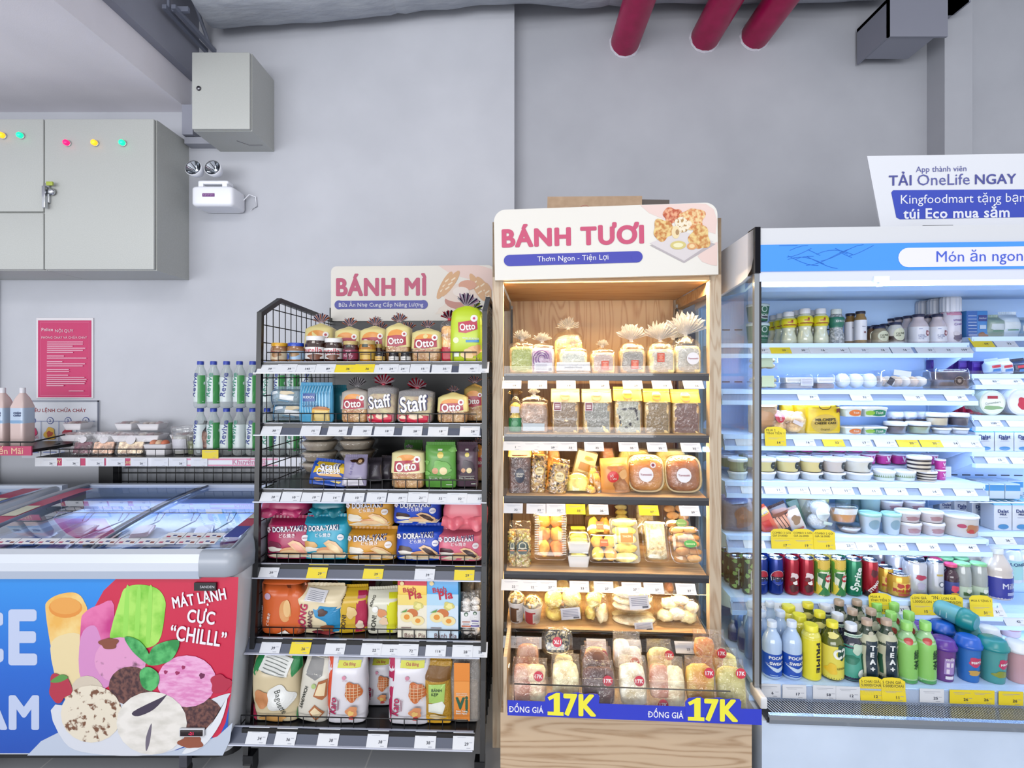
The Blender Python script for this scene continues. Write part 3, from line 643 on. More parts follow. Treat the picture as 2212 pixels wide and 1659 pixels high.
# cabinet header sign
o, w, h, pts = sign_plate('bakery_sign', CB, -.03, 1069, 1552, 449, 603, 'large cream header sign with pastries and red lettering on the wooden cabinet', .045)
o.rotation_euler = (0, -math.radians(.9), CB.a)
m = MB(); m.prism(pts, 0, .02, M('ece9e2', .5)); m.decals(w, h, [('p', [(.66, .995), (.70, .88), (.80, .74), (.90, .66), (.99, .56), (.998, .75), (.985, .90), (.95, .985), (.9, .995)], 'ecd2cb'), ('p', [(.91, .26), (.93, .18), (.97, .13), (.995, .12), (.998, .45), (.95, .4)], 'ecd2cb')], f=flat(0), eps=.0005); m.build('board', o)
m = MB(); m.decals(w, h, [('t', 'BÁNH TƯƠI', .355, .62, .63, 'cc4470', 0, .10, 1.0), ('r', .355, .275, .575, .16, '3036b0'), ('c', .068, .275, .0255, '3036b0'), ('c', .642, .275, .0255, '3036b0'), ('t', 'Thơm Ngon - Tiện Lợi', .355, .275, .32, 'f4f4fc', 0, .02)], f=flat(-.001), eps=.0006); m.build('lettering', o)
m = MB(); bz = MN('c88040', 'f0d490', 60, .6, 0, .4, .6); bs = MN('d8844c', 'f4d8a0', 80, .6, 0, .4, .6); rd = MN('c05838', 'f0b088', 80, .6, 0, .4, .6); alm = MN('b89058', 'f6ecd4', 90, .6, 0, .42, .5)
it = [('p', [(.70, .43), (.85, .17), (.99, .42), (.86, .56)], 'b8b0b4'), ('p', [(.70, .46), (.85, .20), (.98, .46), (.84, .62)], 'ddd6d8'), ('blob', .80, .84, .04, .11, 1, rd), ('blob', .89, .78, .055, .15, 2, bs), ('blob', .76, .64, .045, .15, 3, bz), ('blob', .845, .70, .035, .11, 4, alm),
      ('blob', .92, .52, .045, .17, 5, bz), ('e', .815, .60, .018, .09, 'f0dcae'), ('e', .822, .60, .008, .04, 'b08a58'), ('e', .825, .42, .035, .06, 'd8c87c'), ('e', .825, .42, .022, .032, 'f0ecc0'), ('e', .885, .40, .022, .05, 'e0a468'), ('e', .885, .40, .012, .028, 'f4d8a4')]
m.decals(w, h, it, f=flat(-.001), eps=.0003); m.build('pastry_picture', o)
# cardboard boxes on top of the cabinet
kz = 2.051; kb = MN('b89c80', 'c4a88c', 30, .8, .05)
for i, (x0, x1, yt, v, dd, rz, lab) in enumerate([(1181, 1385, 424, .18, .3, -1.5, 'flat cardboard carton with a round red stamp on top of the wooden cabinet'), (1370, 1445, 431, .2, .28, 2, 'thin dark-topped carton lying on the cabinet roof behind the stamped carton')]):
    cu, w_, h_ = spot(CB, x0, x1, yt, kz, v); o = empty('cardboard_box', CB.w(cu, v, kz), (0, math.radians(1.2), CB.a + math.radians(rz)), lab, 'box')
    m = MB(); m.box(-w_ / 2, w_ / 2, 0, dd, 0, h_, kb if i == 0 else M('4a3c34')); 
    if i == 0: m.decals(w_, h_, [('c', -.1, .6, .065, 'a86050'), ('c', -.1, .6, .058, 'bda287'), ('t', 'SINCE', -.1, .6, .08, 'a86050'), ('c', .2, .6, .04, 'a86050')], f=flat(0), eps=.0005)
    m.build('carton', o); m = MB(); m.box(-w_ / 2, w_ / 2, .13, .16, h_, h_ + .001, M('8a6c50')); m.build('packing_tape', o)
# ================================================================ OPEN CHILLER
fw = MN((.64, .69, .76), (.67, .72, .79), 4, .4, .02); fgrey = M((.62, .64, .68), .35, .2); chrome = M((.62, .64, .66), .12, 1); inner = M((.68, .80, .95), .45)
FL = 2.2; FD = .62; BAY = FG.u(2103, .38)
FGV = {1: .40, 2: .375, 3: .345, 4: .325, 5: .31, 6: .265, 7: .045}
FGZ = {r: FG.z(1850, y, FGV[r]) for r, y in ((1, 741), (2, 842), (3, 940), (4, 1043), (5, 1161), (6, 1296), (7, 1483))}
F2V = .40; F2Z = {r: FG.z(2160, y, F2V) for r, y in ((1, 727), (2, 808), (3, 898), (4, 977), (5, 1150), (6, 1324))}
def chiller():
    o = empty('open_chiller', FG.w(0, 0, 0), (0, 0, FG.a), 'long open-front white chiller full of drinks, dairy and chilled food', 'refrigerator')
    m = MB(); m.box(0, FL, -.055, FD + .05, .06, .306, fw); m.box(.03, FL, -.02, FD, 0.001, .06, M((.2, .2, .22))); m.build('base_panel', o)
    m = MB(); m.box(0, FL, FD, FD + .05, .30, 1.955, inner); m.box(0, FL, .05, FD, .30, .325, inner); bk = m.build('back_panel', o)
    m = MB()
    for zz in (1.66, 1.42, 1.19, 1.0, .74):
        for k in range(38): m.box(.05 + .056 * k, .085 + .056 * k, FD - .002, FD, zz, zz + .005, M((.12, .15, .25)))
    for x in (.03, BAY, 2.18): m.box(x - .012, x + .012, FD - .012, FD, .33, 1.72, inner)
    m.build('slot_strip', bk)
    # end panel: canopy cheek, glass, post
    ek = M((.9, .9, .92), .4); prof = [(.002, 1.953), (.002, 1.855), (.02, 1.82), (.06, 1.80), (.11, 1.79), (FD + .05, 1.76), (FD + .05, 1.953)]
    MB().xprism(prof, -.004, .012, ek).build('canopy_cheek', o)
    m = MB(); m.box(.002, .008, .012, FD, .33, 1.80, glass()); m.build('side_glass', o)
    m = MB(); m.box(-.003, .013, -.004, .012, .36, 1.80, chrome); m.box(.013, .021, -.002, .010, .36, 1.80, M((.05, .05, .07), .2)); m.build('front_post', o)
    MB().rbox(-.006, .017, -.06, .03, .345, .385, M('e8eaee', .3), .006).build('corner_bracket', o)
    m = MB(); m.box(0, FL, -.002, .25, 1.897, 1.955, M((.70, .71, .73), .45)); m.box(0, FL, .2, FD + .05, 1.93, 1.955, fgrey); m.build('canopy_top', o)
    MB().box(-.004, .014, -.012, .05, 1.80, 1.957, M((.1, .1, .12), .1, .9)).build('canopy_end_trim', o)
    m = MB(); ba = M('3d8ff0', .3, 0, .35); z0, z1 = 1.806, 1.897
    m.box(.012, FL, -.008, -.003, z0, z1, ba); n0 = FG.u(1928, 0) + .045
    q = .0325
    lilac = M('dcdcfa', .3, 0, .35); 
    m.decals(1, 1, [('r', n0 + .7, (z0 + z1) / 2 - .004, 1.4, 2 * q, lilac), ('c', n0, (z0 + z1) / 2 - .004, q, lilac)], f=flat(-.0085), eps=.0005)
    w_ = text_geo('Món ăn ngon giúp', .0)[2] * .052; u_ = FG.u(2018, 0)
    m.decals(1, 1, [('t', 'Món ăn ngon giúp', u_ + w_ / 2, (z0 + z1) / 2 - .006, w_, '3c5cd8', 0, .0)], f=flat(-.0095), eps=.0008)
    ln = '2f7ce0'
    for s_ in range(14):
        rn = random.Random(s_); x = .04 + .28 * rn.random(); zc_ = z0 + .01 + .07 * rn.random()
        pts = [(x + .02 * k, -.0092, min(z1 - .004, max(z0 + .004, zc_ + .03 * math.sin(k * .35 + s_) * (1 if s_ % 2 else -1)))) for k in range(3 + s_ % 6)]
        m.tube(pts, .0007, M(ln, .5), 4)
    m.build('banner', o)
    m = MB(); m.box(.014, FL, -.004, .02, 1.772, 1.806, M((.72, .74, .80), .3)); m.tube([(.014, .01, 1.765), (FL, .01, 1.765)], .009, M((.85, .9, 1), .3, 0, 1.6), 10)
    m.xprism([(.02, 1.775), (.12, 1.757), (.12, 1.765), (.02, 1.79)], .014, FL, inner); 
    u_ = FG.u(1900, 0); m.box(u_ - .025, u_ + .025, -.012, .004, 1.765, 1.785, M((.85, .9, 1), .3)); m.box(u_ - .008, u_ + .008, -.012, .004, 1.752, 1.765, M((.85, .9, 1), .3)); m.build('lamp_rail', o)
    m = MB(); m.xprism([(.12, 1.757), (FD, 1.795), (FD, 1.82), (.12, 1.79)], .014, FL, inner); m.build('inner_ceiling', o)
    # shelves
    sm = M((.74, .84, .97), .3)
    def shelf(u0, u1, v0, z):
        s = MB(); s.box(u0, u1, v0, FD - .01, z - .018, z, sm); s.box(u0, u1, v0 - .018, v0, z - .062, z - .044, sm)
        for x in (u0 + .004, u1 - .008): s.xprism([(FD - .005, z - .16), (FD - .005, z - .01), (v0, z - .01), (v0, z - .045)], x, x + .004, sm)
        s = s.build('shelf', o); m = MB(); m.box(u0, u1, v0 + .014, v0 + .016, z - .004, z + .014, acr); m.xprism([(v0 - .016, z - .044), (v0 + .016, z - .004), (v0 + .02, z - .004), (v0 - .006, z - .044)], u0, u1, M((.48, .54, .66), .4)); m.build('price_rail', s)
    for r in range(1, 7): shelf(.015, BAY, FGV[r], FGZ[r])
    for r in range(1, 7): shelf(BAY + .01, FL, F2V, F2Z[r])
    s = MB(); s.box(.015, FL, FGV[7], FD, FGZ[7] - .018, FGZ[7], sm); s = s.build('shelf', o)
    m = MB(); m.box(.015, FL, FGV[7] - .008, FGV[7] - .006, FGZ[7] - .055, FGZ[7] + .02, acr); m.box(.015, FL, FGV[7] - .006, FGV[7], FGZ[7] - .055, FGZ[7] - .003, M((.6, .66, .76), .4)); m.build('price_rail', s)
    # air grille of slanting slots, bumper
    m = MB(); m.box(.015, FL, -.055, .04, .30, .314, M((.10, .11, .14), .3)); zt = .323
    n = 210
    for k in range(n):
        x = .02 + .0102 * k
        m.add([(x, .038, zt), (x + .0042, .038, zt), (x + .0042 + .018, -.05, .331), (x + .018, -.05, .331)], [(0, 3, 2, 1)], M((.78, .80, .84), .25, .6))
    m.build('air_grille', o)
    m = MB(); m.xprism([(-.055, .335), (-.066, .332), (-.068, .318), (-.063, .302), (-.055, .302)], .02, FL, chrome); m.build('bumper', o)
    cl = (.62, .78, 1.0)
    area('chiller_tube_light', (FL / 2, .035, 1.755), (math.radians(-28), 0, 0), FL - .1, .03, 10, cl, o)
    for r in range(1, 7):
        area('chiller_shelf_light', (BAY / 2 + .01, FGV[r] + .015, FGZ[r] - .022), (math.radians(-25), 0, 0), BAY - .06, .012, 2.2 if r < 6 else 4, cl, o)
        area('chiller_shelf_light', ((BAY + FL) / 2, F2V + .015, F2Z[r] - .022), (math.radians(-25), 0, 0), FL - BAY - .06, .012, 1.6, cl, o)
    return o
chiller()
for r, its in {1: [(1645, '37', 'w'), (1689, '29', 'y'), (1731, '20', 'w'), (1774, '16', 'w'), (1816, '16', 'w'), (1862, '23', 'w'), (1904, '16', 'w'), (1952, '16', 'w'), (2006, '23', 'w'), (2046, '23', 'w'), (2082, '159', 'w')],
           2: [(1749, '39', 'w'), (1864, '32', 'w'), (1980, '25', 'w'), (2070, '29', 'w')],
           3: [(1614, '', 'w'), (1676, '14', 'y', 'MUA 2\nTÍNH TIỀN 1'), (1741, '16', 'w'), (1804, '32', 'y'), (1864, '17', 'w'), (1917, '17', 'w'), (1966, '20', 'y'), (2016, '20', 'y'), (2062, '14', 'w'), (2100, '14', 'w')],
           4: [(1626, '11', 'w'), (1677, '11', 'w'), (1728, '11', 'w'), (1776, '11', 'w'), (1824, '11', 'w'), (1884, '11', 'w'), (1940, '14', 'w'), (2016, '14', 'w'), (2090, '39', 'w')],
           5: [(1632, '21', 'w'), (1690, '17', 'y', 'COMBO 2 GÓI\nGIÁ 29.000Đ'), (1736, '19', 'y', 'COMBO 2 GÓI\nGIÁ 26.000Đ'), (1782, '19', 'y', 'COMBO 2 GÓI\nGIÁ 26.000Đ'), (1829, '23', 'w'), (1877, '25', 'w'), (1941, '9', 'w'), (2010, '25', 'w'), (2094, '44', 'w')],
           6: [(1638, '11', 'w'), (1683, '12', 'w'), (1738, '12', 'w'), (1797, '11', 'w'), (1858, '11', 'w'), (1903, '12', 'y', 'MUA 4\nTÍNH TIỀN 3'), (1946, '27', 'w'), (1994, '15', 'y', 'LON GIÁ\n1.000Đ/LON'), (2030, '40', 'y', 'LON GIÁ\nLON'), (2058, '40', 'y', 'LON GIÁ\n1.000Đ/LON'), (2088, '16', 'w'), (2122, '31', 'y', 'MUA 5 TẶNG 1'), (2152, '31', 'w')],
           7: [(1661, '6', 'w'), (1716, '17', 'w'), (1782, '58', 'w'), (1832, '12', 'w'), (1885, '12', 'y', '5 CHAI GIÁ\n5.000Đ/CHAI'), (1932, '11', 'y', '5 CHAI GIÁ\n5.000Đ/CHAI'), (2013, '25', 'w'), (2078, '26', 'y'), (2122, '26', 'y'), (2184, '26', 'y')]}.items():
    for i, t in enumerate(its): price_tags(FG, [t], FGV[r] - (.0195 if r < 7 else .0105) - (.0016 if i % 2 else 0), FGZ[r] - (.0435 if r < 7 else .041), 'along the %s shelf edge of the chiller' % (['top', 'second', 'third', 'fourth', 'fifth', 'sixth', 'lowest'][r - 1]), -math.radians(39) if r < 7 else 0, .050 if r < 7 else .047, .083 if r < 7 else .08)
for r, its in {1: [(2128, '64', 'y'), (2178, '72', 'w')], 2: [(2146, '83', 'w'), (2192, '69', 'w')], 3: [(2146, '109', 'w'), (2205, '', 'w')], 4: [(2158, '12', 'w'), (2212, '12', 'w')], 5: [(2175, '26', 'w')], 6: [(2198, '42', 'w')]}.items():
    price_tags(FG, its, F2V - .0195, F2Z[r] - .0435, 'along the %s shelf edge of the dairy bay' % (['top', 'second', 'third', 'fourth', 'fifth', 'sixth'][r - 1]), -math.radians(39), .050, .083)
# advertisement board standing on the chiller
va = .16; A = lambda px, py: FG.at(px, py, va)
o = empty('advert_board', FG.w(0, va, 0), (0, 0, FG.a), 'white promotional board with blue text panel standing on top of the chiller', 'sign')
bl_, tl_ = A(1907, 493), A(1873, 337); br_ = (2.05, 1.957); tr_ = (2.1, A(2212, 336)[1])
m = MB(); m.prism([(bl_[0], 1.957), br_, tr_, tl_], 0, .006, M('e9edf6', .4)); m.build('board', o)
def Ab(px, py): return A(px, py)
m = MB()
def tx(mm, s, x0, x1, y, c, bold=0.0, st=1):
    a, b = A(x0, y), A(x1, y); mm.decals(1, 1, [('t', s, (a[0] + b[0]) / 2, (a[1] + b[1]) / 2, b[0] - a[0], c, 0, bold, st)], f=flat(-.001), eps=.0008)
tx(m, 'App thành viên', 1978, 2087, 367, '5a5fa8'); tx(m, 'TẢI', 1920, 1968, 386, '4a50a0', .04); tx(m, 'OneLife', 1981, 2094, 388, '5a5fa8'); tx(m, 'NGAY', 2106, 2194, 387, '4a50a0', .04)
p = [A(1926, 412), A(2300, 410), A(2300, 468), A(1936, 473)]; bb = [(1925, 416), (1929, 411), (2290, 409), (2290, 468), (1944, 474), (1936, 470)]
m.prism([A(*q) for q in bb][::-1], -.0012, -.0004, M('2c46c0', .4)); m.surf = None
def tx2(s, x0, x1, y, bold):
    a, b = A(x0, y), A(x1, y); m.decals(1, 1, [('t', s, (a[0] + b[0]) / 2, (a[1] + b[1]) / 2, b[0] - a[0], 'eef2ff', 0, bold)], f=flat(-.0014), eps=.0008)
tx2('Kingfoodmart tặng bạn', 1945, 2213, 431, .0); tx2('túi Eco mua sắm', 1951, 2179, 457, .05); m.build('lettering', o)
u_, _ = A(1985, 486); m = MB(); m.prism([(u_ - .06, 1.957), (u_ + .065, 1.957), (u_ + .05, 1.977), (u_ - .05, 1.977)], -.09, -.005, M((.04, .04, .07), .4)); m.build('stand_foot', o)

# ================================================================ ICE CREAM FREEZERS
fwh = M('e4e8f0', .25, 0, 0, .3); cap = M('a8b0bd', .3)
FX0, FX1, FY = -2.09, -.966, 1.79
def gradmat():
    m, nt, b = newmat('printed_blue'); n = nt.nodes; L = nt.links
    tc = n.new('ShaderNodeTexCoord'); sp = n.new('ShaderNodeSeparateXYZ'); L.new(tc.outputs['Object'], sp.inputs[0])
    mr = n.new('ShaderNodeMapRange'); mr.inputs['From Min'].default_value = .12; mr.inputs['From Max'].default_value = .76; L.new(sp.outputs['Z'], mr.inputs['Value'])
    r = n.new('ShaderNodeValToRGB'); r.color_ramp.elements[0].color = lin('1a50b8'); r.color_ramp.elements[1].color = lin('2c96ee'); r.color_ramp.elements.new(.45).color = lin('1a68d2')
    L.new(mr.outputs[0], r.inputs[0]); L.new(r.outputs[0], b.inputs['Base Color']); b.inputs['Roughness'].default_value = .35; return m
def freezer(x0, x1, y0, label, art):
    o = empty('chest_freezer', (0, 0, 0), (0, 0, 0), label, 'freezer')
    d = .71; zb, zt = .12, .76; tp = .038                       # body narrows towards its foot
    m = MB()
    for (a, b, c) in ((zb, zt, fwh),):
        r = .05; rings = [(zb, (x1 - x0) / 2 - tp, d / 2 - .0, (x0 + x1) / 2, y0 + d / 2, 20), (zt + .03, (x1 - x0) / 2 - .008, d / 2, (x0 + x1) / 2, y0 + d / 2, 20)]
        m.loft(rings, c, 64)
    m.build('body', o)
    m = MB(); m.loft([(.05, .45 * (x1 - x0), .28, (x0 + x1) / 2, y0 + d / 2, 12), (zb + .01, .45 * (x1 - x0), .28, (x0 + x1) / 2, y0 + d / 2, 12)], M((.06, .06, .07)), 24); m.build('underframe', o)
    for x in (x0 + .12, x1 - .22):
        for y in (y0 + .05, y0 + d - .08):
            m = MB(); n = 16; vs = [(sx, .025 * math.cos(2 * math.pi * k / n), .026 + .025 * math.sin(2 * math.pi * k / n)) for sx in (-.01, .01) for k in range(n)]
            m.add(vs, [(k, (k + 1) % n, n + (k + 1) % n, n + k) for k in range(n)] + [tuple(range(n)), tuple(range(2 * n - 1, n - 1, -1))], M((.07, .07, .08))); m.box(-.014, .014, -.015, .015, .045, .125, M((.3, .3, .33), .3, .5)); m.build('caster', o, (x, y, 0))
    # rim: white bumper band in front, grey caps at the corners, side rims, back bar
    yb = y0 + d; rise = .075
    def zc(t): return .832 + rise * math.sin(t * math.pi / 2 * .98) ** .8
    m = MB(); m.xprism([(y0 - .018, .77), (y0 - .022, .80), (y0 - .014, .828), (y0 + .012, .838), (y0 + .012, .76), (y0 - .006, .76)], x0 + .02, x1 - .13, M('dfe6f2', .25)); m.build('front_band', o)
    m = MB(); m.xprism([(y0 - .016, .742), (y0 - .018, .77), (y0, .77), (y0, .742)], x0 + .02, x1 - .13, M('b4bfd2', .3)); m.build('front_band_lip', o)
    for (a, b) in ((x1 - .13, x1 - .001),):
        m = MB(); rings = []; R = 12; vs = []; fs = []
        # swept corner: outline in plan from the band round to the side
        path = [(a, y0 - .02)] + [(b - .05 + .05 * math.sin(t * math.pi / 16), y0 + .03 - .05 * math.cos(t * math.pi / 16)) for t in range(9)] + [(b, y0 + .2), (b - .005, yb)]
        zof = lambda i, y: 0 if i < 9 else .0
        for i, (px_, py_) in enumerate(path):
            t = max(0, (py_ - y0) / d); zt_ = .838 if t < .06 else zc(t) + .01; inx, iny = (0, 1) if i == 0 else ((-math.sin((i - 1) * math.pi / 16), math.cos((i - 1) * math.pi / 16)) if i < 10 else (-1, 0))
            for (o_, z_) in ((.018, .742), (0, .752), (-.002, .80), (.006, zt_ - .008), (.02, zt_), (.045, zt_ - .002), (.05, zt_ - .02)): vs.append((px_ + inx * o_, py_ + iny * o_, z_))
        q = 7
        for i in range(len(path) - 1):
            for k in range(q - 1): fs.append((i * q + k, (i + 1) * q + k, (i + 1) * q + k + 1, i * q + k + 1))
        m.add(vs, fs, cap, True); m.build('corner_cap', o)
    m = MB(); pts = [(x0 + .005, y0 + .0 + t * d / 14, zc(t / 14) + .006) for t in range(15)]; m.tube(pts, .014, cap, 8); m.build('side_rim', o)
    m = MB(); m.box(x0, x1, yb - .012, yb + .02, .70, zc(1) + .012, M('c8d2e4', .3)); m.build('rear_bar', o)
    gm_ = FILM('dbe8fb', .10, .6, 0, .03, 'lidglass'); xm = (x0 + x1) / 2 + .015
    for (a, b, dz) in ((x0 + .02, xm + .02, .004), (xm - .02, x1 - .035, -.004)):
        m = MB(); vs = []; N = 14
        for i in range(N + 1):
            t = i / N
            for x in (a, b): vs.append((x, y0 + .012 + t * (d - .03), zc(t) + dz))
        m.add(vs, [(2 * i, 2 * i + 1, 2 * i + 3, 2 * i + 2) for i in range(N)], gm_, True); lid = m.build('glass_lid', o)
        for x in (a, b):
            m = MB(); m.tube([(x, y0 + .012 + i / N * (d - .03), zc(i / N) + dz + .002) for i in range(N + 1)], .0055, M('8a94a6', .3, .3), 6)
            m.build('lid_edge', lid)
    # inside: liner walls and hanging baskets
    li = M('b8c8e8', .4); m = MB(); m.box(x0 + .06, x1 - .06, y0 + .06, yb - .05, .30, .31, li)
    m.box(x0 + .03, x0 + .06, y0 + .03, yb - .03, .30, .815, li); m.box(x1 - .07, x1 - .05, y0 + .03, yb - .03, .30, .815, li); m.box(x0 + .03, x1 - .05, yb - .06, yb - .035, .3, .86, li); m.box(x0 + .03, x1 - .05, y0 + .02, y0 + .04, .3, .82, li); m.build('liner', o)
    return o
area('freezer_lamp', ((FX0 + FX1) / 2, FY + .62, .865), (math.radians(-35), 0, 0), 1.0, .02, 3.0, (.8, .9, 1.0))
o = freezer(FX0, FX1, FY, 'chest freezer with curved glass lids and an ice cream scoop poster on its front', True)
# body is a solid loft: carve look with a dark-blue deck right under the lids
fz = o
zdk = .80
m = MB(); m.box(FX0 + .03, FX1 - .05, FY + .02, FY + .68, .787, .7925, M('7088c8', .4)); m.build('inner_deck', fz)
# front artwork
def FP(px, py):
    """pixel on the tapering front -> world x,z at the front plane"""
    return (px - CX) / FPX * (FY - .0), EYE + (HY - py) / FPX * (FY - .0)
m = MB(); yf = FY - .001; bx = FX0 + .05
m.prism([(FX0 + .04, .125), (FX1 - .075, .125), (FX1 - .042, .16), (FX1 - .008, .742), (FX0 + .0, .742)][::-1], yf - .001, yf, gradmat())
e_ = [.0]
def A_(kind, *a):
    e_[0] += .00012; d = [kind]
    f = flat(yf - .001 - e_[0])
    m.decals(1, 1, [tuple(d + list(a))], f=f, eps=.0001)
def pp(pts, c): A_('n', [FP(*q) for q in pts], c)
def ps(pts, c): A_('q', [FP(*q) for q in pts], c)
def el(x, y, a, b, c): X, Z = FP(x, y); A_('e', X, Z, a / 615, b / 615, c)
def bl(x, y, a, b, c, sd=1): X, Z = FP(x, y); A_('blob', X, Z, a / 615, b / 615, sd, c)
def te(s, x0, x1, y, c, rot=0, bold=.04, st=1): X0, Z = FP(x0, y); X1, _ = FP(x1, y); A_('t', s, (X0 + X1) / 2, Z, X1 - X0, c, rot, bold, st)
red = 'd02048'
pp([(256, 1246), (516, 1246), (512, 1330), (506, 1420), (500, 1500), (488, 1560), (470, 1600), (420, 1560), (330, 1560), (230, 1500), (190, 1420), (186, 1380), (200, 1320), (225, 1275)], red)
pp([(60, 1631), (90, 1600), (130, 1580), (250, 1600), (380, 1620), (470, 1590), (503, 1560), (497, 1600), (482, 1631)], M('c4cfe2', .4))
te('ICE', -110, 76, 1376, 'c4d0ee', 0, .09, 1.25); te('EAM', -90, 82, 1538, 'c4d0ee', 0, .09, 1.1)
orm = MN('f0b858', 'f6d890', 14, .5, 0, .35, .65); pkm = MN('c83888', 'e878b0', 8, .5, 0, .4, .6); grm = MN('78c838', 'b0e868', 12, .5, 0, .4, .6)
ps([(100, 1320), (104, 1298), (130, 1283), (165, 1280), (184, 1300), (190, 1340), (172, 1500), (135, 1500), (112, 1400)], orm); ps([(110, 1400), (138, 1370), (180, 1380), (172, 1500), (135, 1500)], M('ecd9a8'))
el(143, 1312, 36, 22, 'e8963c'); el(143, 1308, 33, 18, 'eda850')
ps([(176, 1350), (185, 1322), (215, 1306), (248, 1306), (240, 1440), (235, 1480), (178, 1470)], pkm); ps([(176, 1375), (205, 1350), (222, 1390), (238, 1480), (178, 1470)], M('d890c8'))
ps([(239, 1390), (262, 1290), (275, 1268), (305, 1262), (340, 1270), (357, 1292), (358, 1320), (344, 1385), (300, 1400)], grm)
for x in (275, 300, 325): ps([(x - 2, 1275), (x + 6, 1275), (x + 1, 1380), (x - 8, 1380)], M('9adf58'))
el(275, 1560, 155, 62, 'd9dfea'); ps([(122, 1520), (140, 1600), (200, 1626), (330, 1629), (420, 1600), (470, 1545), (494, 1505), (480, 1500), (300, 1560)], M('dce0ea'))
van = MN('7a5038', 'eae0cc', 45, .6, 0, .36, .44); pinks = MN('e088c0', 'f0b4dc', 30, .6, 0, .35, .6, stretch=(1, 1, 3)); whi = MN('d8d4cc', 'f0ece6', 18, .6, 0, .3, .6, stretch=(1, 1, 2)); cho = MN('40242c', '7a5048', 70, .6, 0, .4, .6); pkc = MN('503040', 'e4a0cc', 16, .6, 0, .36, .46)
el(190, 1500, 38, 42, 'd8cbb8'); el(262, 1425, 56, 50, pkc); el(285, 1480, 48, 42, cho); el(420, 1540, 62, 40, cho); el(405, 1470, 64, 56, pinks); bl(385, 1452, 5, 4, 'a02860'); bl(398, 1440, 4, 4, 'a02860'); bl(438, 1458, 6, 6, '702050'); bl(360, 1450, 4, 4, 'a02860')
el(200, 1540, 66, 62, van); el(330, 1560, 76, 68, whi); ps([(290, 1535), (350, 1505), (362, 1500), (335, 1530), (300, 1545)], M('3c3048')); ps([(318, 1590), (330, 1560), (326, 1600), (318, 1620)], M('706878'))
ps([(395, 1625), (440, 1580), (470, 1545), (493, 1505), (478, 1560), (440, 1610)], M('e8ecf4'))
bl(132, 1484, 24, 30, 'b83048', 3); ps([(112, 1470), (135, 1455), (150, 1462), (130, 1472)], M('5a9a48')); bl(478, 1475, 22, 20, 'b82848', 4); bl(238, 1388, 20, 12, '8a4a34', 2); bl(415, 1600, 26, 14, '98543c', 5)
leaf = MN('2a9048', '5cc070', 30, .5, 0, .4, .6); ps([(272, 1374), (300, 1380), (322, 1405), (328, 1435), (305, 1420), (285, 1400)], leaf); ps([(324, 1434), (330, 1400), (355, 1385), (388, 1381), (385, 1405), (365, 1428)], leaf); ps([(305, 1450), (322, 1438), (344, 1452), (345, 1475), (330, 1490), (310, 1480)], leaf)
te('MÁT LẠNH', 375, 490, 1291, 'f4f2fa', 10, .06, 1.5); te('CỰC', 408, 466, 1332, 'f4f2fa', -6, .06, 1.4); te('“CHILLL”', 371, 491, 1372, 'f4f2fa', -8, .05, 1.55)
m.build('front_poster', fz)
m = MB(); a, b = FP(424, 1273), FP(471, 1256); m.box(a[0], b[0], yf - .012, yf - .004, a[1], b[1], M((.05, .05, .07), .3)); m.decals(1, 1, [('t', 'SANDEN', (a[0] + b[0]) / 2 + .008, (a[1] + b[1]) / 2, .05, 'd8d8e0', 0, .02)], f=flat(yf - .012), eps=.0006); m.build('maker_plate', fz)
m = MB(); a, b = FP(393, 1586), FP(446, 1568); m.rbox(a[0], b[0], yf - .014, yf - .006, a[1], b[1], M('d8dae0', .3), .002); m.rbox(a[0] + .004, b[0] - .004, yf - .016, yf - .012, a[1] + .004, b[1] - .004, M((.08, .02, .04), .2), .002); m.decals(1, 1, [('t', '-21', (a[0] + b[0]) / 2, (a[1] + b[1]) / 2, .016, M('ff2858', .4, 0, 2.0), 0, .03)], f=flat(yf - .016), eps=.001); m.build('temperature_display', fz)
# stickers on the lids and the price cards lying inside the glass edge
def lidz(y): t = (y - FY) / .71; return .832 + .075 * math.sin(max(0, t) * math.pi / 2 * .98) ** .8
def decal_lid(mm, x0, x1, ya, yb_, c, n=5, up=.006):
    vs = []
    for i in range(n + 1):
        y = ya + (yb_ - ya) * i / n
        for x in (x0, x1): vs.append((x, y, lidz(y) + up))
    mm.add(vs, [(2 * i, 2 * i + 1, 2 * i + 3, 2 * i + 2) for i in range(n)], c)
m = MB(); decal_lid(m, FX1 - .10, FX1 - .045, FY + .10, FY + .55, M('c8305c', .3)); decal_lid(m, FX1 - .10, FX1 - .045, FY + .08, FY + .17, M('2838a0', .3), 3, .0075); decal_lid(m, FX1 - .095, FX1 - .05, FY + .24, FY + .34, M('e0e8d0', .3), 3, .0075)
for k in range(3): decal_lid(m, FX1 - .09, FX1 - .055, FY + .38 + .05 * k, FY + .40 + .05 * k, M('e8c8d4', .3), 2, .0075)
m.build('lid_sticker', fz)
m = MB(); decal_lid(m, FX0 + .03, FX0 + .10, FY + .10, FY + .62, M('b84468', .3), 6, .012); decal_lid(m, FX0 + .03, FX0 + .10, FY + .08, FY + .18, M('2838a0', .3), 3, .0135); decal_lid(m, FX0 + .035, FX0 + .095, FY + .25, FY + .36, M('e0e8d0', .3), 3, .0135); m.build('lid_sticker', fz)
n_ = 0
for k in range(15):
    for row in range(2 if 11 <= k < 14 else 1):
        x = FX0 + .05 + .072 * k
        if x > FX1 - .09: continue
        y = FY + .03 + .04 * row; mm = MB(); mm.box(-.034, .034, 0, .033, 0, .001, M('eef0f6', .5)); 
        for q in range(3): mm.box(-.026 + .02 * q, -.012 + .02 * q, .006 + .006 * (q % 2), .014 + .006 * (q % 2), .001, .0014, M(['c05070', '40508c', '8c4038'][q]))
        c_ = mm.build('price_card', fz, (x, y, lidz(y) + .008), (math.radians(18), 0, 0))
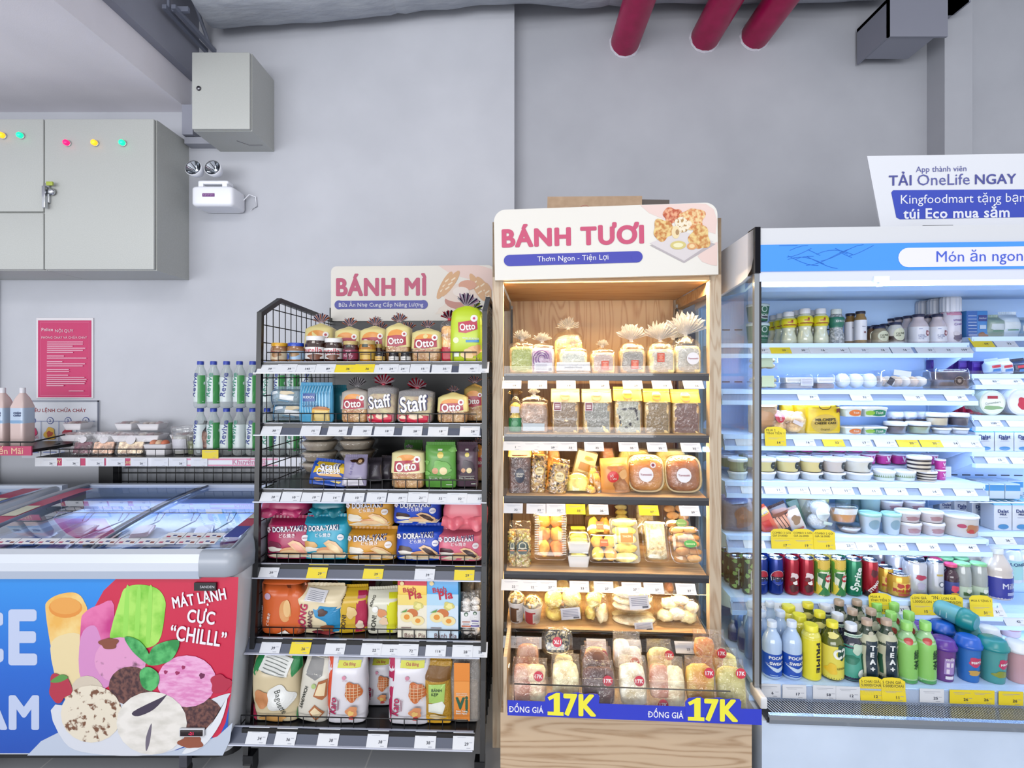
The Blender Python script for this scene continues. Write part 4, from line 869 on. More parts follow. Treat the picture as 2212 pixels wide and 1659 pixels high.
# wire basket dividers seen through the glass, with ice cream packs in them
m = MB(); wq = M('c8d8f8', .3)
for x in [FX1 - .12 - .16 * k for k in range(7)]:
    m.tube([(x, FY + .10, .80), (x, FY + .46, .81), (x, FY + .50, .835), (x + .13, FY + .50, .835), (x + .14, FY + .46, .81)], .003, wq, 5)
m.tube([(FX0 + .06, FY + .50, .835), (FX1 - .07, FY + .50, .835)], .003, wq, 5); m.build('basket_wire', fz)
rn = random.Random(5)
cols = [('d86a9c', 'pink'), ('4078d0', 'blue'), ('e8ecf4', 'white'), ('9050a8', 'purple'), ('d8a860', 'tan')]
for k in range(12):
    c, cn = cols[k % 5]; x = FX0 + .12 + .085 * k; y = FY + .13 + .1 * (k % 3)
    mm = MB(); mm.rbox(-.035, .035, -.07, .07, 0, .018, P(c), .008, 20, 6); mm.box(-.03, .03, -.078, .078, .006, .012, P(c))
    o = mm.build('ice_cream_pack', None, (x, y, .794), (0, 0, rn.uniform(-.5, .5)))
    tag(o, '%s wrapped ice cream pack, %s from the wall-corner end under the freezer glass' % (cn, ORD[k]), 'ice cream', 'ice cream packs under the glass')
o2 = freezer(FX0 - 1.27, FX0 - .10, FY - .02, 'second glass-lidded chest freezer standing past the far end of the poster-fronted one', False)
m = MB(); x_ = FX0 - .10
def dl2(a, b, c_, up): 
    vs = []
    for i in range(5):
        y = a + (b - a) * i / 4
        for x in (x_ - .13, x_ - .04): vs.append((x, y, lidz(y) + up))
    m.add(vs, [(2 * i, 2 * i + 1, 2 * i + 3, 2 * i + 2) for i in range(4)], c_)
dl2(FY + .2, FY + .62, M('b84468', .3), .012); dl2(FY + .18, FY + .3, M('2838a0', .3), .0135); dl2(FY + .38, FY + .46, M('e0e8d0', .3), .0135); m.build('lid_sticker', o2)

# ================================================================ WALL SHELVES BEHIND THE FREEZERS
sx0 = W.u(78, 2.50)
o = empty('wall_shelf', (0, 0, 0), label='black wire-backed wall shelf with pink and white price rail above the freezer', cat='shelf')
SX1, SZ = -.93, 1.052
m = MB(); m.box(sx0, SX1, 2.50, 2.74, SZ - .02, SZ, blk); s = m.build('shelf_board', o)
m = MB(); m.box(sx0, SX1, 2.494, 2.50, SZ - .045, SZ - .002, M('eef0f6', .3))
pk = 'c8406c'
m.decals(1, 1, [('r', (W.u(px, 2.494)), SZ - .023, w_, .036, pk) for px, w_ in ((126, .035), (177, .035), (225, .018), (277, .045))] + [('r', W.u(490, 2.494), SZ - .01, .5, .008, 'e890b0'), ('r', W.u(490, 2.494), SZ - .04, .5, .006, 'e890b0'), ('t', 'Khuyến Mãi', W.u(540, 2.494), SZ - .023, .17, 'e090b0', 0, .03)] +
   [('t', 'UY', W.u(126, 2.494), SZ - .023, .028, 'f0dca0', 0, .05), ('t', 'UYẾ', W.u(277, 2.494), SZ - .023, .036, 'f0dca0', 0, .05)], f=flat(2.494), eps=.0004); m.build('price_rail', s)
m = MB(); yv = 2.503
m.tube([(sx0 + .01, 2.62, SZ + .05), (sx0 + .01, yv, SZ + .038), (SX1, yv, SZ + .038)], .003, blk, 5)
for k in range(30): x = sx0 + .02 + k * .047; m.tube([(x, yv, SZ), (x, yv, SZ + .038)], .0018, blk, 4)
m.build('wire_guard', s)
for px, n_ in ((105, '26'), (155, '26'), (207, '26'), (252, '26'), (300, '26'), (345, ''), (385, '26'), (430, '')): price_tags(W, [(px, n_, 'w')], 2.491 - (.001 if px > 290 else 0), SZ - .044, 'along the rail of the wall shelf', 0, .040, .082)
price_tags(W, [(454, '', 'y')], 2.488, SZ - .006, 'standing above the rail of the wall shelf', 0, .042, .08)
m = MB(); x0_ = W.u(213, 2.66); m.box(x0_, x0_ + .075, 2.66, 2.72, .2, SZ - .02, blk)
for k in range(24): x = x0_ + .075 + .05 * k; m.tube([(x, 2.70, .7), (x, 2.70, SZ - .02)], .0022, blk, 4)
for k in range(6): z = .80 + .045 * k; m.tube([(x0_ + .05, 2.70, z), (SX1, 2.70, z)], .0022, blk, 4)
m.build('wire_grid', o)
MB().box(x0_ + .075, SX1, 2.72, 2.735, .88, .955, M('a0a4ac', .4)).build('crossbar', o)
o = empty('wall_shelf', (0, 0, 0), label='dark shelf end with pink promotion rail carrying two milk tea jugs', cat='shelf')
sx1 = W.u(72, 2.42); s = MB().box(-3.1, sx1 - .01, 2.42, 2.74, 1.085, 1.10, blk).build('shelf_board', o)
m = MB(); zr = EYE + (812 - 984) / FPX * 2.41; m.box(-3.1, sx1, 2.41, 2.416, zr, zr + .044, M(pk, .4)); m.decals(1, 1, [('t', 'Khuyến Mãi', W.u(4, 2.41), zr + .022, .2, 'f0c0a0', 0, .03)], f=flat(2.41), eps=.0005); m.build('price_rail', s)
m = MB(); m.tube([(-3.1, 2.425, 1.135), (sx1 - .01, 2.425, 1.135), (sx1 - .01, 2.6, 1.15)], .004, blk, 5)
for k in range(16): m.tube([(-3.1 + .05 * k, 2.425, 1.10), (-3.1 + .05 * k, 2.425, 1.135)], .002, blk, 4)
m.build('wire_guard', s)
# ================================================================ PRODUCT BUILDERS  (origin = centre of the base, front faces -Y)
_sd = [0]
def sd(): _sd[0] += 1; return _sd[0] * 3.7
def thing(F, u, v, z, name, label, cat, group=None, rx=0, ry=0, rz=0):
    return empty(name, F.w(u, v, z), (math.radians(rx), math.radians(ry), F.a + math.radians(rz)), label, cat, group)
def decals_part(m, name, o, w, h, items, src, z0=0.0, eps=.0007):
    if items: m.surf = src.surf; m.decals(w, h, items, z0=z0, eps=eps)
WHT = 'f0f2f6'
def bread_bag(o, w, h, d, crustc, crumbc, bagm=None, items=(), neck=.70, body=.60, fan=None, fw_=.8, loafh=None, seed=None, dome=True, fanr=(-72, 72), splash=None, slices=0):
    """loaf in a gathered bag with a pleated fan of film on top"""
    s = seed or sd(); bh = body * h; lh = loafh or bh * .95
    m = MB(); a, b = w * .46, d * .44; cm = crust(crustc); fm = crumb(crumbc) if crumbc else cm
    m.loft([(0, a * .94, b * .94, 0, 0, 7), (.006, a, b, 0, 0, 7), (lh * .8, a, b, 0, 0, 6), (lh * .94, a * .93, b * .97, 0, 0, 5), (lh, a * .74, b * .8, 0, 0, 4)], cm, 28, amp=.002, fr=25, seed=s)
    if crumbc: m.decals(w, lh, [('p', [(-.44, .02), (.44, .02), (.45, .5), (.44, .86), (.36, .955), (-.36, .955), (-.44, .86), (-.45, .5)], fm)], eps=.0008)
    for k in range(1, slices): zz = 0; 
    m.build('loaf', o)
    bm_ = bagm or film(); m = MB(); nz = min(neck, body + .15) * h
    m.loft([(.001, w * .47, d * .46, 0, 0, 6), (.01, w * .495, d * .495, 0, 0, 6), (bh * .6, w * .5, d * .5, 0, 0, 5), (bh, w * .485, d * .47, 0, 0, 4), (bh + (nz - bh) * .4, w * .40, d * .34, 0, 0, 3), (bh + (nz - bh) * .8, w * .2, d * .16, 0, 0, 2), (nz, w * .05, w * .05, 0, 0, 2)], bm_, 36, amp=.004, fr=34, seed=s, caps=(True, False))
    if items: m.decals(w, bh, list(items), eps=.0012)
    m.build('bag', o)
    m = MB(); fm_ = fan or [fanfilm()]; R = h - nz; m.fan(0, nz, R, fanr[0], fanr[1], 14, fm_, amp=.009, r0=.006, seed=int(s))
    m.fan(0, nz, R * .8, fanr[0] * .8, fanr[1] * .8, 10, fm_, cy=.012, amp=.008, r0=.006, seed=int(s) + 5); m.lathe([(.008, nz - .004), (.0065, nz), (.008, nz + .004)], fm_[0]); m.build('gathered_top', o)
    return o
def pouch(o, w, h, d, col, items=(), seal=True, seed=None, amp=.004, gusset=.5, topw=.96, mat=None, e=2.6, sealm=None, shoulder=.8, wall=None):
    s = seed or sd(); m = MB(); mt = mat or P(col)
    rings = [(0, w * .47, d * .5 * gusset * .9, 0, 0, 4), (.008, w * .49, d * .5 * gusset, 0, 0, 4)]
    for t in (.12, .25, .4, .55, .7, shoulder, .88, .94, 1.0):
        q = 1 if t <= shoulder else max(.10, 1 - ((t - shoulder) / (1 - shoulder)) ** 1.0 * .95); g = gusset + (1 - gusset) * min(1, t / .3)
        rings.append((h * t, w * .5 * (1 - (1 - topw) * t), d * .5 * q * g, 0, 0, e))
    m.loft(rings, mt, 40, amp=amp, fr=22, seed=s)
    if items: m.decals(w, h, list(items), eps=.0012)
    m.build('bag', o)
    if seal:
        m = MB(); n = 24; vs = []
        for i in range(n + 1):
            x = -w * .48 * topw + w * .96 * topw * i / n
            for zz in (h - .002, h + .012): vs.append((x, .0012 * (1 if i % 2 else -1) + amp * noise.noise((x * 22 + s, s * 1.7, zz * 22)), zz))
        m.add(vs, [(2 * i, 2 * i + 2, 2 * i + 3, 2 * i + 1) for i in range(n)], sealm or mt, False); m.build('top_seal', o)
    return o
def carton(o, w, h, d, col, items=(), side=None, lid=True):
    m = MB(); m.rbox(-w / 2, w / 2, -d / 2, d / 2, 0, h, P(col), .0015, 24, 40); m.surf = ([(0, w / 2, d / 2, 0, 0, 40), (h, w / 2, d / 2, 0, 0, 40)], 0, 0, 0)
    m.decals(w, h, list(items), f=flat(-d / 2)); m.build('box', o)
    if lid: m = MB(); m.box(-w * .49, w * .49, -d * .49, d * .49, h, h + .0015, P(side or col)); m.build('top_flap', o)
    return o
def jar(o, w, h, lidc, fillc, labc, items=(), lidh=.2, glassy=True, labz=(.12, .68), neckw=.92):
    r = w / 2; m = MB(); lh = lidh * h; bh = h - lh
    m.lathe([(r * .9, 0), (r * .99, .004), (r, bh * .12), (r, bh * .78), (r * .97, bh * .88), (r * neckw * .96, bh * .96), (r * neckw * .95, bh)], M(fillc, .12, 0, 0, .6)); m.surf = ([(0, r, r, 0, 0, 2), (h, r, r, 0, 0, 2)], 0, 0, 0); m.build('jar_body', o)
    m = MB(); m.lathe([(r * neckw, bh - .001), (r * neckw * 1.01, bh + .003), (r * neckw * 1.01, h - .002), (r * neckw * .97, h)], M(lidc, .3)); m.build('lid', o)
    m = MB(); z0, z1 = bh * labz[0], bh * labz[1]; m.lathe([(r * 1.006, z0), (r * 1.006, z1)], M(labc, .4), n=36, caps=(False, False)); m.surf = ([(0, r * 1.006, r * 1.006, 0, 0, 2), (h, r * 1.006, r * 1.006, 0, 0, 2)], 0, 0, 0)
    m.decals(w, bh, list(items), eps=.0006); m.build('label', o); return o
def tub(o, w, h, bodyc, lidc, items=(), taper=.84, mat=None, lidm=None, fill=None, lidh=.12):
    r = w / 2; m = MB(); bh = h * (1 - lidh); bm_ = mat or M(bodyc, .35); r0 = r * taper
    m.lathe([(r0 * .95, 0), (r0, .003), (r * .96, bh)], bm_, n=32); 
    if items: m.decals(w, h, list(items), eps=.0008)
    m.build('cup', o)
    if fill: m = MB(); m.lathe([(r0 * .88, .004), (r0 * .93, .006), (r * .90, bh * .82)], fill, n=24); m.build('filling', o)
    m = MB(); m.lathe([(r * .96, bh - .002), (r, bh), (r, bh + h * lidh * .5), (r * .96, h), (r * .85, h), (r * .83, h - h * lidh * .3)], lidm or M(lidc, .3), n=32); m.build('lid', o); return o
def can(o, w, h, col, items=(), topc=(.80, .82, .85), wide=False):
    r = w / 2; m = MB(); m.lathe([(r * .78, 0), (r * .96, .006), (r, .012), (r, h - .016), (r * .9, h - .005)], M(col, .18, .35), n=32, caps=(True, False))
    m.surf = ([(0, r, r, 0, 0, 2), (h, r, r, 0, 0, 2)], 0, 0, 0); m.decals(w, h, list(items)); m.build('can_body', o)
    al = M(topc, .15, 1); m = MB(); m.lathe([(r * .9, h - .006), (r * .93, h - .001), (r * .9, h), (r * .86, h - .001), (r * .82, h - .006), (.001, h - .0055)], al, n=32, caps=(False, False)); m.build('can_top', o)
    m = MB(); m.lathe([(.009, h - .005), (.009, h - .0035), (.002, h - .0035)], M((.7, .72, .75), .25, 1), cy=-.004, n=14); m.build('pull_tab', o); return o
def bottle(o, w, h, liq, capc, labc, items=(), prof=None, lab=(.12, .62), capw=.42, caph=.085, mat=None, clear=.22, lmat=None, waist=False):
    r = w / 2; m = MB(); ch = caph * h; top = h - ch; cr = r * capw
    pf_ = [(r * .82, 0), (r * .98, .008), (r, h * .05), (r * (.98 if not waist else .99), h * .2), (r * (1 if not waist else .86), h * .42), (r, h * .62), (r * .93, h * .69), (r * .72, h * .77), (r * .5, h * .83), (cr * .9, h * .875), (cr * .88, top)]
    if prof: pf_ = [(r * a, h * b) for a, b in prof] + [(cr * .88, top)]
    m.lathe(pf_, mat or M(liq, .1, 0, 0, .5), n=28); m.build('bottle_body', o)
    m = MB(); m.lathe([(cr, top), (cr, h - .002), (cr * .92, h)], M(capc, .35), n=20); m.build('cap', o)
    if labc:
        m = MB(); ps = []
        def rad(z):
            for i in range(len(pf_) - 1):
                if pf_[i][1] <= z <= pf_[i + 1][1]: t = (z - pf_[i][1]) / max(1e-6, pf_[i + 1][1] - pf_[i][1]); return pf_[i][0] + (pf_[i + 1][0] - pf_[i][0]) * t
            return r
        n = 8; ps = [(rad(h * (lab[0] + (lab[1] - lab[0]) * i / n)) + .0006, h * (lab[0] + (lab[1] - lab[0]) * i / n)) for i in range(n + 1)]
        m.lathe(ps, lmat or M(labc, .35), n=36, caps=(False, False)); m.decals(w, h, list(items), eps=.0007); m.build('label', o)
    return o
def clam(o, w, h, d, inner_fn=None, basem=None, e=8, ridge=False, items=(), lidm=None):
    """clear hinged box: tray, clear lid, contents"""
    m = MB(); bm_ = basem or shell(); t = .45 * h
    m.loft([(0, w * .43, d * .43, 0, 0, e), (t, w * .48, d * .48, 0, 0, e), (t + .001, w * .5, d * .5, 0, 0, e), (t + .003, w * .5, d * .5, 0, 0, e)], bm_, 40, caps=(True, False)); m.build('tray', o)
    m = MB(); m.loft([(t + .003, w * .5, d * .5, 0, 0, e), (t + .004, w * .47, d * .47, 0, 0, e), (h * .93, w * .44, d * .44, 0, 0, e), (h, w * .41, d * .41, 0, 0, e)], lidm or shell(), 40, caps=(False, True))
    if items: m.surf = ([(0, w / 2, d / 2, 0, 0, 8), (h, w / 2, d / 2, 0, 0, 8)], 0, 0, 0); m.decals(w, h, list(items), f=flat(-d * .48))
    m.build('lid', o)
    if inner_fn: inner_fn(o)
    return o
def tops(mb, w, d, z, items, tilt=None):
    """lay flat graphics on a horizontal top: items in x / y fractions"""
    q = MB(); q.decals(w, d, items, f=flat(0)); b = len(mb.V)
    for (x, y, zz), in zip(q.V): mb.V.append((x, zz - d / 2, z - y))
    for f, i, s_ in zip(q.F, q.I, q.S): mb.F.append(tuple(b + k for k in f)); mb.I.append(mb.mi(q.mats[i])); mb.S.append(s_)
def milk(o, w, h, col, topc, items=()):
    m = MB(); bh = h * .78; m.rbox(-w / 2, w / 2, -w / 2, w / 2, 0, bh, P(col), .002, 20, 30); m.surf = ([(0, w / 2, w / 2, 0, 0, 40), (h, w / 2, w / 2, 0, 0, 40)], 0, 0, 0); m.decals(w, h, list(items), f=flat(-w / 2)); m.build('box', o)
    m = MB(); m.add([(-w / 2, -w / 2, bh), (w / 2, -w / 2, bh), (w / 2, w / 2, bh), (-w / 2, w / 2, bh), (-w / 2, 0, h * .95), (w / 2, 0, h * .95), (-w / 2, 0, h), (w / 2, 0, h)], [(0, 1, 5, 4), (1, 2, 5), (2, 3, 4, 5), (3, 0, 4), (4, 5, 7, 6)], P(topc)); m.build('gable_top', o); return o
def sticker(o, u, v_, z, r, c, txt=None, tc='f4f0f4', rx=0, sq=None, txtc=None):
    m = MB(); 
    if sq: m.decals(1, 1, [('r', 0, 0, sq[0], sq[1], c)] + ([('t', txt, 0, 0, sq[0] * .8, tc, 0, .03)] if txt else []), f=flat(0))
    else: m.decals(1, 1, [('c', 0, 0, r, c)] + ([('t', txt, 0, 0, r * 1.5, tc, 0, .04)] if txt else []), f=flat(0))
    return m.build('sticker', o, (u, v_, z), (math.radians(rx), 0, 0))
# ================================================================ GOODS ON THE WIRE RACK
def R_(r, x0, x1, yt, name, label, cat, v=None, z=None, d=None, group=None, rx=0, ry=0, rz=0, dz=0):
    v0 = RKV[r] + .028 if v is None else v; zb = (RKZ[r] if z is None else z) + .0005 + dz
    u, w, h = spot(RK, x0, x1, yt, zb, v0); dd = d or w * .6; u = min(max(u, w / 2 + .003), RKW - .012 - w / 2)
    return thing(RK, u, v0 + dd / 2, zb, name, label, cat, group, rx, ry, rz), w, h, dd
GJ = 'jars along the top shelf of the black rack'
for x0, x1, yt, lc, fc, bc, it, lab in [
    (577, 613, 740, 'e0a818', '9a6a40', 'd8c4a4', [('blob', 0, .45, .28, .18, 3, 'a87848'), ('t', 'Peanut', 0, .72 - .1, .6, 'b02830', 0, .04)], 'peanut butter jar with a yellow lid, at the mesh end of the top shelf'),
    (613, 649, 740, '1848c0', '9a6a40', 'a8c8e8', [('blob', .1, .45, .24, .15, 4, 'b08858'), ('blob', -.3, .3, .1, .2, 7, '2850a8')], 'peanut butter jar with a blue lid and light blue label'),
    (651, 695, 725, 'f2f2f4', '3a2018', 'f0eeee', [('t', 'nutella', 0, .52, .86, 'c8283c', 0, .03, 1.3), ('blob', .12, .22, .3, .14, 2, '7a4428')], 'large hazelnut spread jar with a white lid, beside the blue-lidded jar'),
    (693, 733, 730, 'f2f2f4', '3a2018', 'f0eeee', [('t', 'nutella', 0, .52, .86, 'c8283c', 0, .03, 1.3), ('blob', .12, .22, .3, .14, 2, '7a4428')], 'smaller hazelnut spread jar with a white lid, beside the large one'),
    (735, 769, 736, 'c8b070', '4a1420', '8a2048', [('r', 0, .88, .3, .12, '1c3028'), ('t', '75', 0, .5, .35, 'e8b0c0', 0, .04), ('t', 'Berry', 0, .3, .6, 'f0c0d0', 0, .02)], 'berry jam jar with a maroon label and gold lid'),
    (770, 806, 735, 'c8b070', 'b87818', 'e0b850', [('r', 0, .9, .34, .16, '1c3028'), ('r', 0, .4, .6, .05, '8a6018')], 'yellow jam jar with a gold lid and dark seal')]:
    o, w, h, d = R_(1, x0, x1, yt, 'spread_jar', lab, 'jar', d=(RK.u(x1, .02) - RK.u(x0, .02)), group=GJ); jar(o, w, h, lc, fc, bc, it, .17)
for x0, x1, yt, v, lab in [(807, 823, 743, .07, 'small gold-lidded jar just behind the mini jars'), (818, 832, 748, .10, 'small gold-lidded jar farther back beside the seal-topped jars')]:
    o, w, h, d = R_(1, x0, x1, yt, 'spread_jar', lab, 'jar', v=v, d=.03, group=GJ); jar(o, w, h, 'b89c50', '4a2a20', '5a3a28', [], .2)
for x0, x1, yt, lb, lab in [(807, 829, 759, 'e0b860', 'mini jar with a black lid and yellow label'), (837, 859, 760, 'e8e4e0', 'mini jar with a black lid and white label, nearest the yellow-labelled one'), (863, 885, 760, 'e8e4e0', 'mini jar with a black lid and white label, before the bags of sliced bread')]:
    o, w, h, d = R_(1, x0, x1, yt, 'spread_jar', lab, 'jar', d=.036, group=GJ); jar(o, w, h, '24242c', '20141c', lb, [('r', 0, .4, .5, .05, '404050')], .25)
ylw = FILM('f4e08c', .80, .9, 45, .2, 'ylw'); wfilm = FILM('f6f2e6', .55, .8, 45, .2, 'milky'); stripe = [P('eee8f0'), P('3a2c58'), P('f4eff4'), P('d8703c')]
def otto(o, w, h, d, fan_ori='e07838', body=.62, neck=.76, top='eee09a', grey=False, lz=.62):
    fanm = [P(fan_ori), P('ece4ee'), P('3c3058'), P('ece4ee')]
    s = sd(); bh = body * h
    m = MB(); m.loft([(.001, w * .44, d * .42, 0, 0, 6), (.01, w * .47, d * .45, 0, 0, 6), (bh * .8, w * .46, d * .45, 0, 0, 6), (bh * .9, w * .42, d * .42, 0, 0, 5)], MN('b87838', 'e8bc80', 30, .6, .3, .35, .65, stretch=(2.6, 1, .6)), 28); m.build('loaf', o)
    m = MB(); m.loft([(.001, w * .47, d * .46, 0, 0, 6), (.01, w * .495, d * .495, 0, 0, 6), (bh * .46, w * .5, d * .5, 0, 0, 5)], film(), 36, caps=(True, False)); m.build('clear_bag_base', o)
    m = MB(); nz = neck * h
    m.loft([(bh * .44, w * .503, d * .503, 0, 0, 5), (bh, w * .485, d * .47, 0, 0, 4), (bh + (nz - bh) * .45, w * .36, d * .32, 0, 0, 3), (bh + (nz - bh) * .8, w * .16, d * .14, 0, 0, 2), (nz, w * .06, w * .06, 0, 0, 2)], M(top, .35), 36, amp=.004, fr=26, seed=s, caps=(False, False))
    m.decals(w, bh, [('e', 0, lz + .16, .34, .18, 'e89838'), ('p', [(-.38, lz - .16), (-.36, lz + .14), (.0, lz + .17), (.36, lz + .16), (.38, lz - .12), (.0, lz - .18)], 'b02440'), ('c', .3, lz + .2, .10, 'f4f0ee'), ('c', .3, lz + .2, .045, 'b02440'), ('t', 'Otto', -.02, lz, .58, 'f6f2f0', 6, .06, 1.25), ('t', 'SANDWICH LẠT', 0, lz - .26, .5, 'c04058', 0, .02)], eps=.0014); m.build('printed_bag', o)
    m = MB(); R = h - nz; fm2 = fanm if not grey else [P('6a6468'), P('e0dce0')]
    m.fan(0, nz, R, -65, 65, 18, fm2, amp=.006, r0=.006, seed=int(s)); m.build('gathered_top', o)
for x0, x1, yt, v, d, ht, lab in [(653, 716, 672, .22, .09, 0, 'farthest back behind the hazelnut spread jars'), (718, 776, 681, .13, .09, 0, 'behind the maroon jam jar'), (773, 833, 679, .12, .09, 0, 'behind the yellow jam jar'), (829, 884, 671, .06, .08, 0, 'behind the white-labelled mini jars'), (886, 952, 686, .035, .09, 0, 'at the front next to the green pack')]:
    o, w, h, d = R_(1, x0, x1, yt, 'sliced_bread_bag', 'cream and orange topped sandwich bread bag ' + lab, 'bread', v=v, d=d, group='orange-tied sandwich bread bags'); otto(o, w, h, d, body=.66, neck=.78)
for x0, x1, yt, v in [(800, 832, 690, .2), (866, 892, 690, .16)]:
    o, w, h, d = R_(1, x0, x1, yt, 'sliced_bread_bag', 'sandwich bread bag half hidden %s' % ('behind the two middle bags' if x0 < 850 else 'behind two bags near the green pack'), 'bread', v=v, d=.06, group='orange-tied sandwich bread bags'); otto(o, w, h, d)
o, w, h, d = R_(1, 949, 985, 664, 'sliced_bread_bag', 'clear bread bag with a red pleated top squeezed beside the green pack', 'bread', v=.06, d=.09); bread_bag(o, w, h, d, 'c07840', None, None, [('r', 0, .2, .98, .36, 'd02038'), ('t', 'Staff', -.2, .7, .5, 'f0f0f4')], fan=[P('d82848'), P('f0e8ee'), P('3c3058')], body=.7, neck=.8)
o, w, h, d = R_(1, 981, 1052, 626, 'sliced_bread_bag', 'lime green bread pack with a red logo and striped gathered top, tallest on the rack', 'bread', d=.08)
s = sd(); m = MB(); bh = h * .70; m.loft([(0, w * .47, d * .4, 0, 0, 5), (.01, w * .5, d * .5, 0, 0, 5), (bh * .8, w * .49, d * .48, 0, 0, 4), (bh, w * .46, d * .35, 0, 0, 3), (h * .76, w * .32, d * .2, 0, 0, 2.5), (h * .79, w * .1, d * .1, 0, 0, 2)], P('c4dc28'), 36, amp=.004, fr=22, seed=s)
m.decals(w, bh, [('p', [(-.22, .58), (-.24, .78), (.0, .80), (.34, .84), (.36, .64), (.0, .56)], 'c02848'), ('c', .25, .86, .11, 'f4f0f0'), ('c', .25, .86, .04, 'd0306a'), ('t', 'Otto', .05, .69, .46, 'f6f4f0', 6, .06, 1.3), ('t', 'BÁNH MÌ BƠ SỮA', .16, .46, .5, 'f0f4f8', -4, .03), ('r', .2, .40, .4, .05, '4090c8'), ('c', -.3, .42, .09, 'e8f0c0'), ('blob', .25, .2, .2, .1, 4, 'e8b070'), ('blob', .05, .14, .18, .1, 5, 'f0cc90'), ('blob', .36, .27, .1, .06, 6, 'd89858'), ('r', -.28, .14, .16, .1, 'e8eee0'), ('r', .2, .04, .4, .04, 'e8dc60')]); m.build('bag', o)
m = MB(); m.fan(-.005, h * .78, h * .22, -45, 75, 16, [P('eeeaf0'), P('3c3058'), P('c8a8c0')], amp=.006, seed=3); m.fan(.02, h * .76, h * .16, 20, 100, 8, [P('c4dc28'), P('eeeaf0'), P('3c3058')], cy=.02, seed=5); m.build('gathered_top', o)
# ---- second shelf
bagb = FILM('cfe6f6', .45, .75, 50, .2, 'blue')
for i, (x0, x1, yt, dz, lab) in enumerate([(574, 646, 841, .062, 'upper of two blue and clear bags of small cakes on the second rack shelf'), (560, 648, 874, 0, 'lower of two blue and clear bags of small cakes on the second rack shelf')]):
    o, w, h, d = R_(2, x0, x1, yt, 'cake_bag', lab, 'bag', d=.10, rx=-8, dz=dz, v=.03 + .02 * i); pouch(o, w, h * (1 if i == 1 else .98), d, None, [('r', -.3, .7, .3, .2, 10, 'e8f2fa'), ('r', .1, .4, .4, .3, -8, 'f0f4f8'), ('p', [(-.5, .0), (-.44, .0), (-.36, .95), (-.48, .95)], '3498d0'), ('blob', .1, .7, .2, .12, 3, 'd8c8a8'), ('r', .0, .2, .3, .06, -8, '88b8dc')], mat=bagb, amp=.008)
    m = MB()
    for q in range(3): m.ball(-w * .25 + q * w * .25, 0, h * (.3 + .25 * (q % 2)), w * .14, d * .3, h * .2, M('ead8b0', .6), lump=.2, seed=q)
    m.build('cakes', o)
ks = [('r', -.42 + .085 * k, .62, .03, .74, '9cd0ee') for k in range(11)]
o, w, h, d = R_(2, 641, 716, 833, 'cake_pouch', 'light blue striped sponge cake pouch with dark blue label on the second rack shelf', 'pouch', d=.05)
pouch(o, w, h, d, '5cb4e2', ks + [('p', [(-.1, .02), (.42, .02), (.44, .38), (-.02, .40)], 'e8b850'), ('p', [(-.04, .36), (.46, .33), (.36, .42), (.08, .44)], 'b87030'), ('p', [(.0, .05), (.40, .05), (.42, .3), (.04, .33)], 'f0d890'), ('r', -.12, .68, .36, .22, '1c4a98'), ('t', "KIDO's", -.12, .69, .3, 'e8f0fa', 0, .06), ('t', 'BÁNH PHÔ MAI', -.1, .52, .42, '285898', 0, .02), ('t', 'CASTELLA', -.08, .45, .44, '1c4478', 0, .06)], amp=.003)
o, w, h, d = R_(2, 712, 745, 838, 'cake_pouch', 'teal cake pouch half hidden behind the striped sponge cake pouch', 'pouch', d=.05, v=.12); pouch(o, w, h, d, '3a94a8')
def staff(o, w, h, d, txt, fancol, body=.66, red=True):
    it = [('r', 0, .12, .96, .24, 'd82848'), ('blob', .05, .2, .2, .09, 3, 'f0d8b8'), ('blob', -.3, .16, .09, .06, 5, 'f4e0c0')] if red else []
    it += [('t', txt, 0, .62, .76, '28285c', 8, .16, 1.5), ('t', txt, 0, .62, .73, 'f6f6fa', 8, .05, 1.5), ('t', 'BÁNH MÌ SANDWICH', .05, .45, .6, '5a2830', 0, .03)]
    bread_bag(o, w, h, d, 'd89c60', None, FILM('f4f2f4', .25, .7, 45, .15, 'clearish'), it, fan=fancol, body=body, neck=.74, fanr=(-75, 75), loafh=body * h * .85)
o, w, h, d = R_(2, 733, 793, 812, 'sliced_bread_bag', 'grey-white translucent sandwich bread bag with striped top between the blue pouch and the red-fan bag', 'bread', d=.09); otto(o, w, h, d, top='c4bcb4', grey=True, body=.64, neck=.74)
o, w, h, d = R_(2, 789, 852, 803, 'sliced_bread_bag', 'clear sandwich bread bag with a wide red fan top, brown square loaf upright', 'bread', d=.10); staff(o, w, h, d, 'Staff', [P('d42448'), P('e8dce4')])
o, w, h, d = R_(2, 854, 931, 814, 'sliced_bread_bag', 'clear sandwich bread bag with a tilted red fan top, widest on the second rack shelf', 'bread', d=.10, ry=2); staff(o, w, h, d, 'Staff', [P('c82440'), P('d8ccd4')])
o, w, h, d = R_(2, 942, 1009, 832, 'sliced_bread_bag', 'short cream sandwich bread bag with red logo, second rack shelf by the end post', 'bread', d=.08); otto(o, w, h, d, body=.66, neck=.80)
o, w, h, d = R_(2, 1006, 1052, 809, 'sliced_bread_bag', 'yellow sandwich bread bag in the shade against the end post of the second shelf', 'bread', v=.10, d=.09); otto(o, w, h, d, top='c8a860', body=.68, neck=.80)  # shade by the post is painted in: cream top colour taken darker
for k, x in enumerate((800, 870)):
    o, w, h, d = R_(2, x, x + 52, 822, 'sliced_bread_bag', 'shaded red-topped bread bag in the back row behind the %s fan-topped bag' % ('upright' if k == 0 else 'tilted'), 'bread', v=.30, d=.09); staff(o, w, h, d, 'Staff', [P('a01838')])  # back-row shade is put into the darker red of the tops
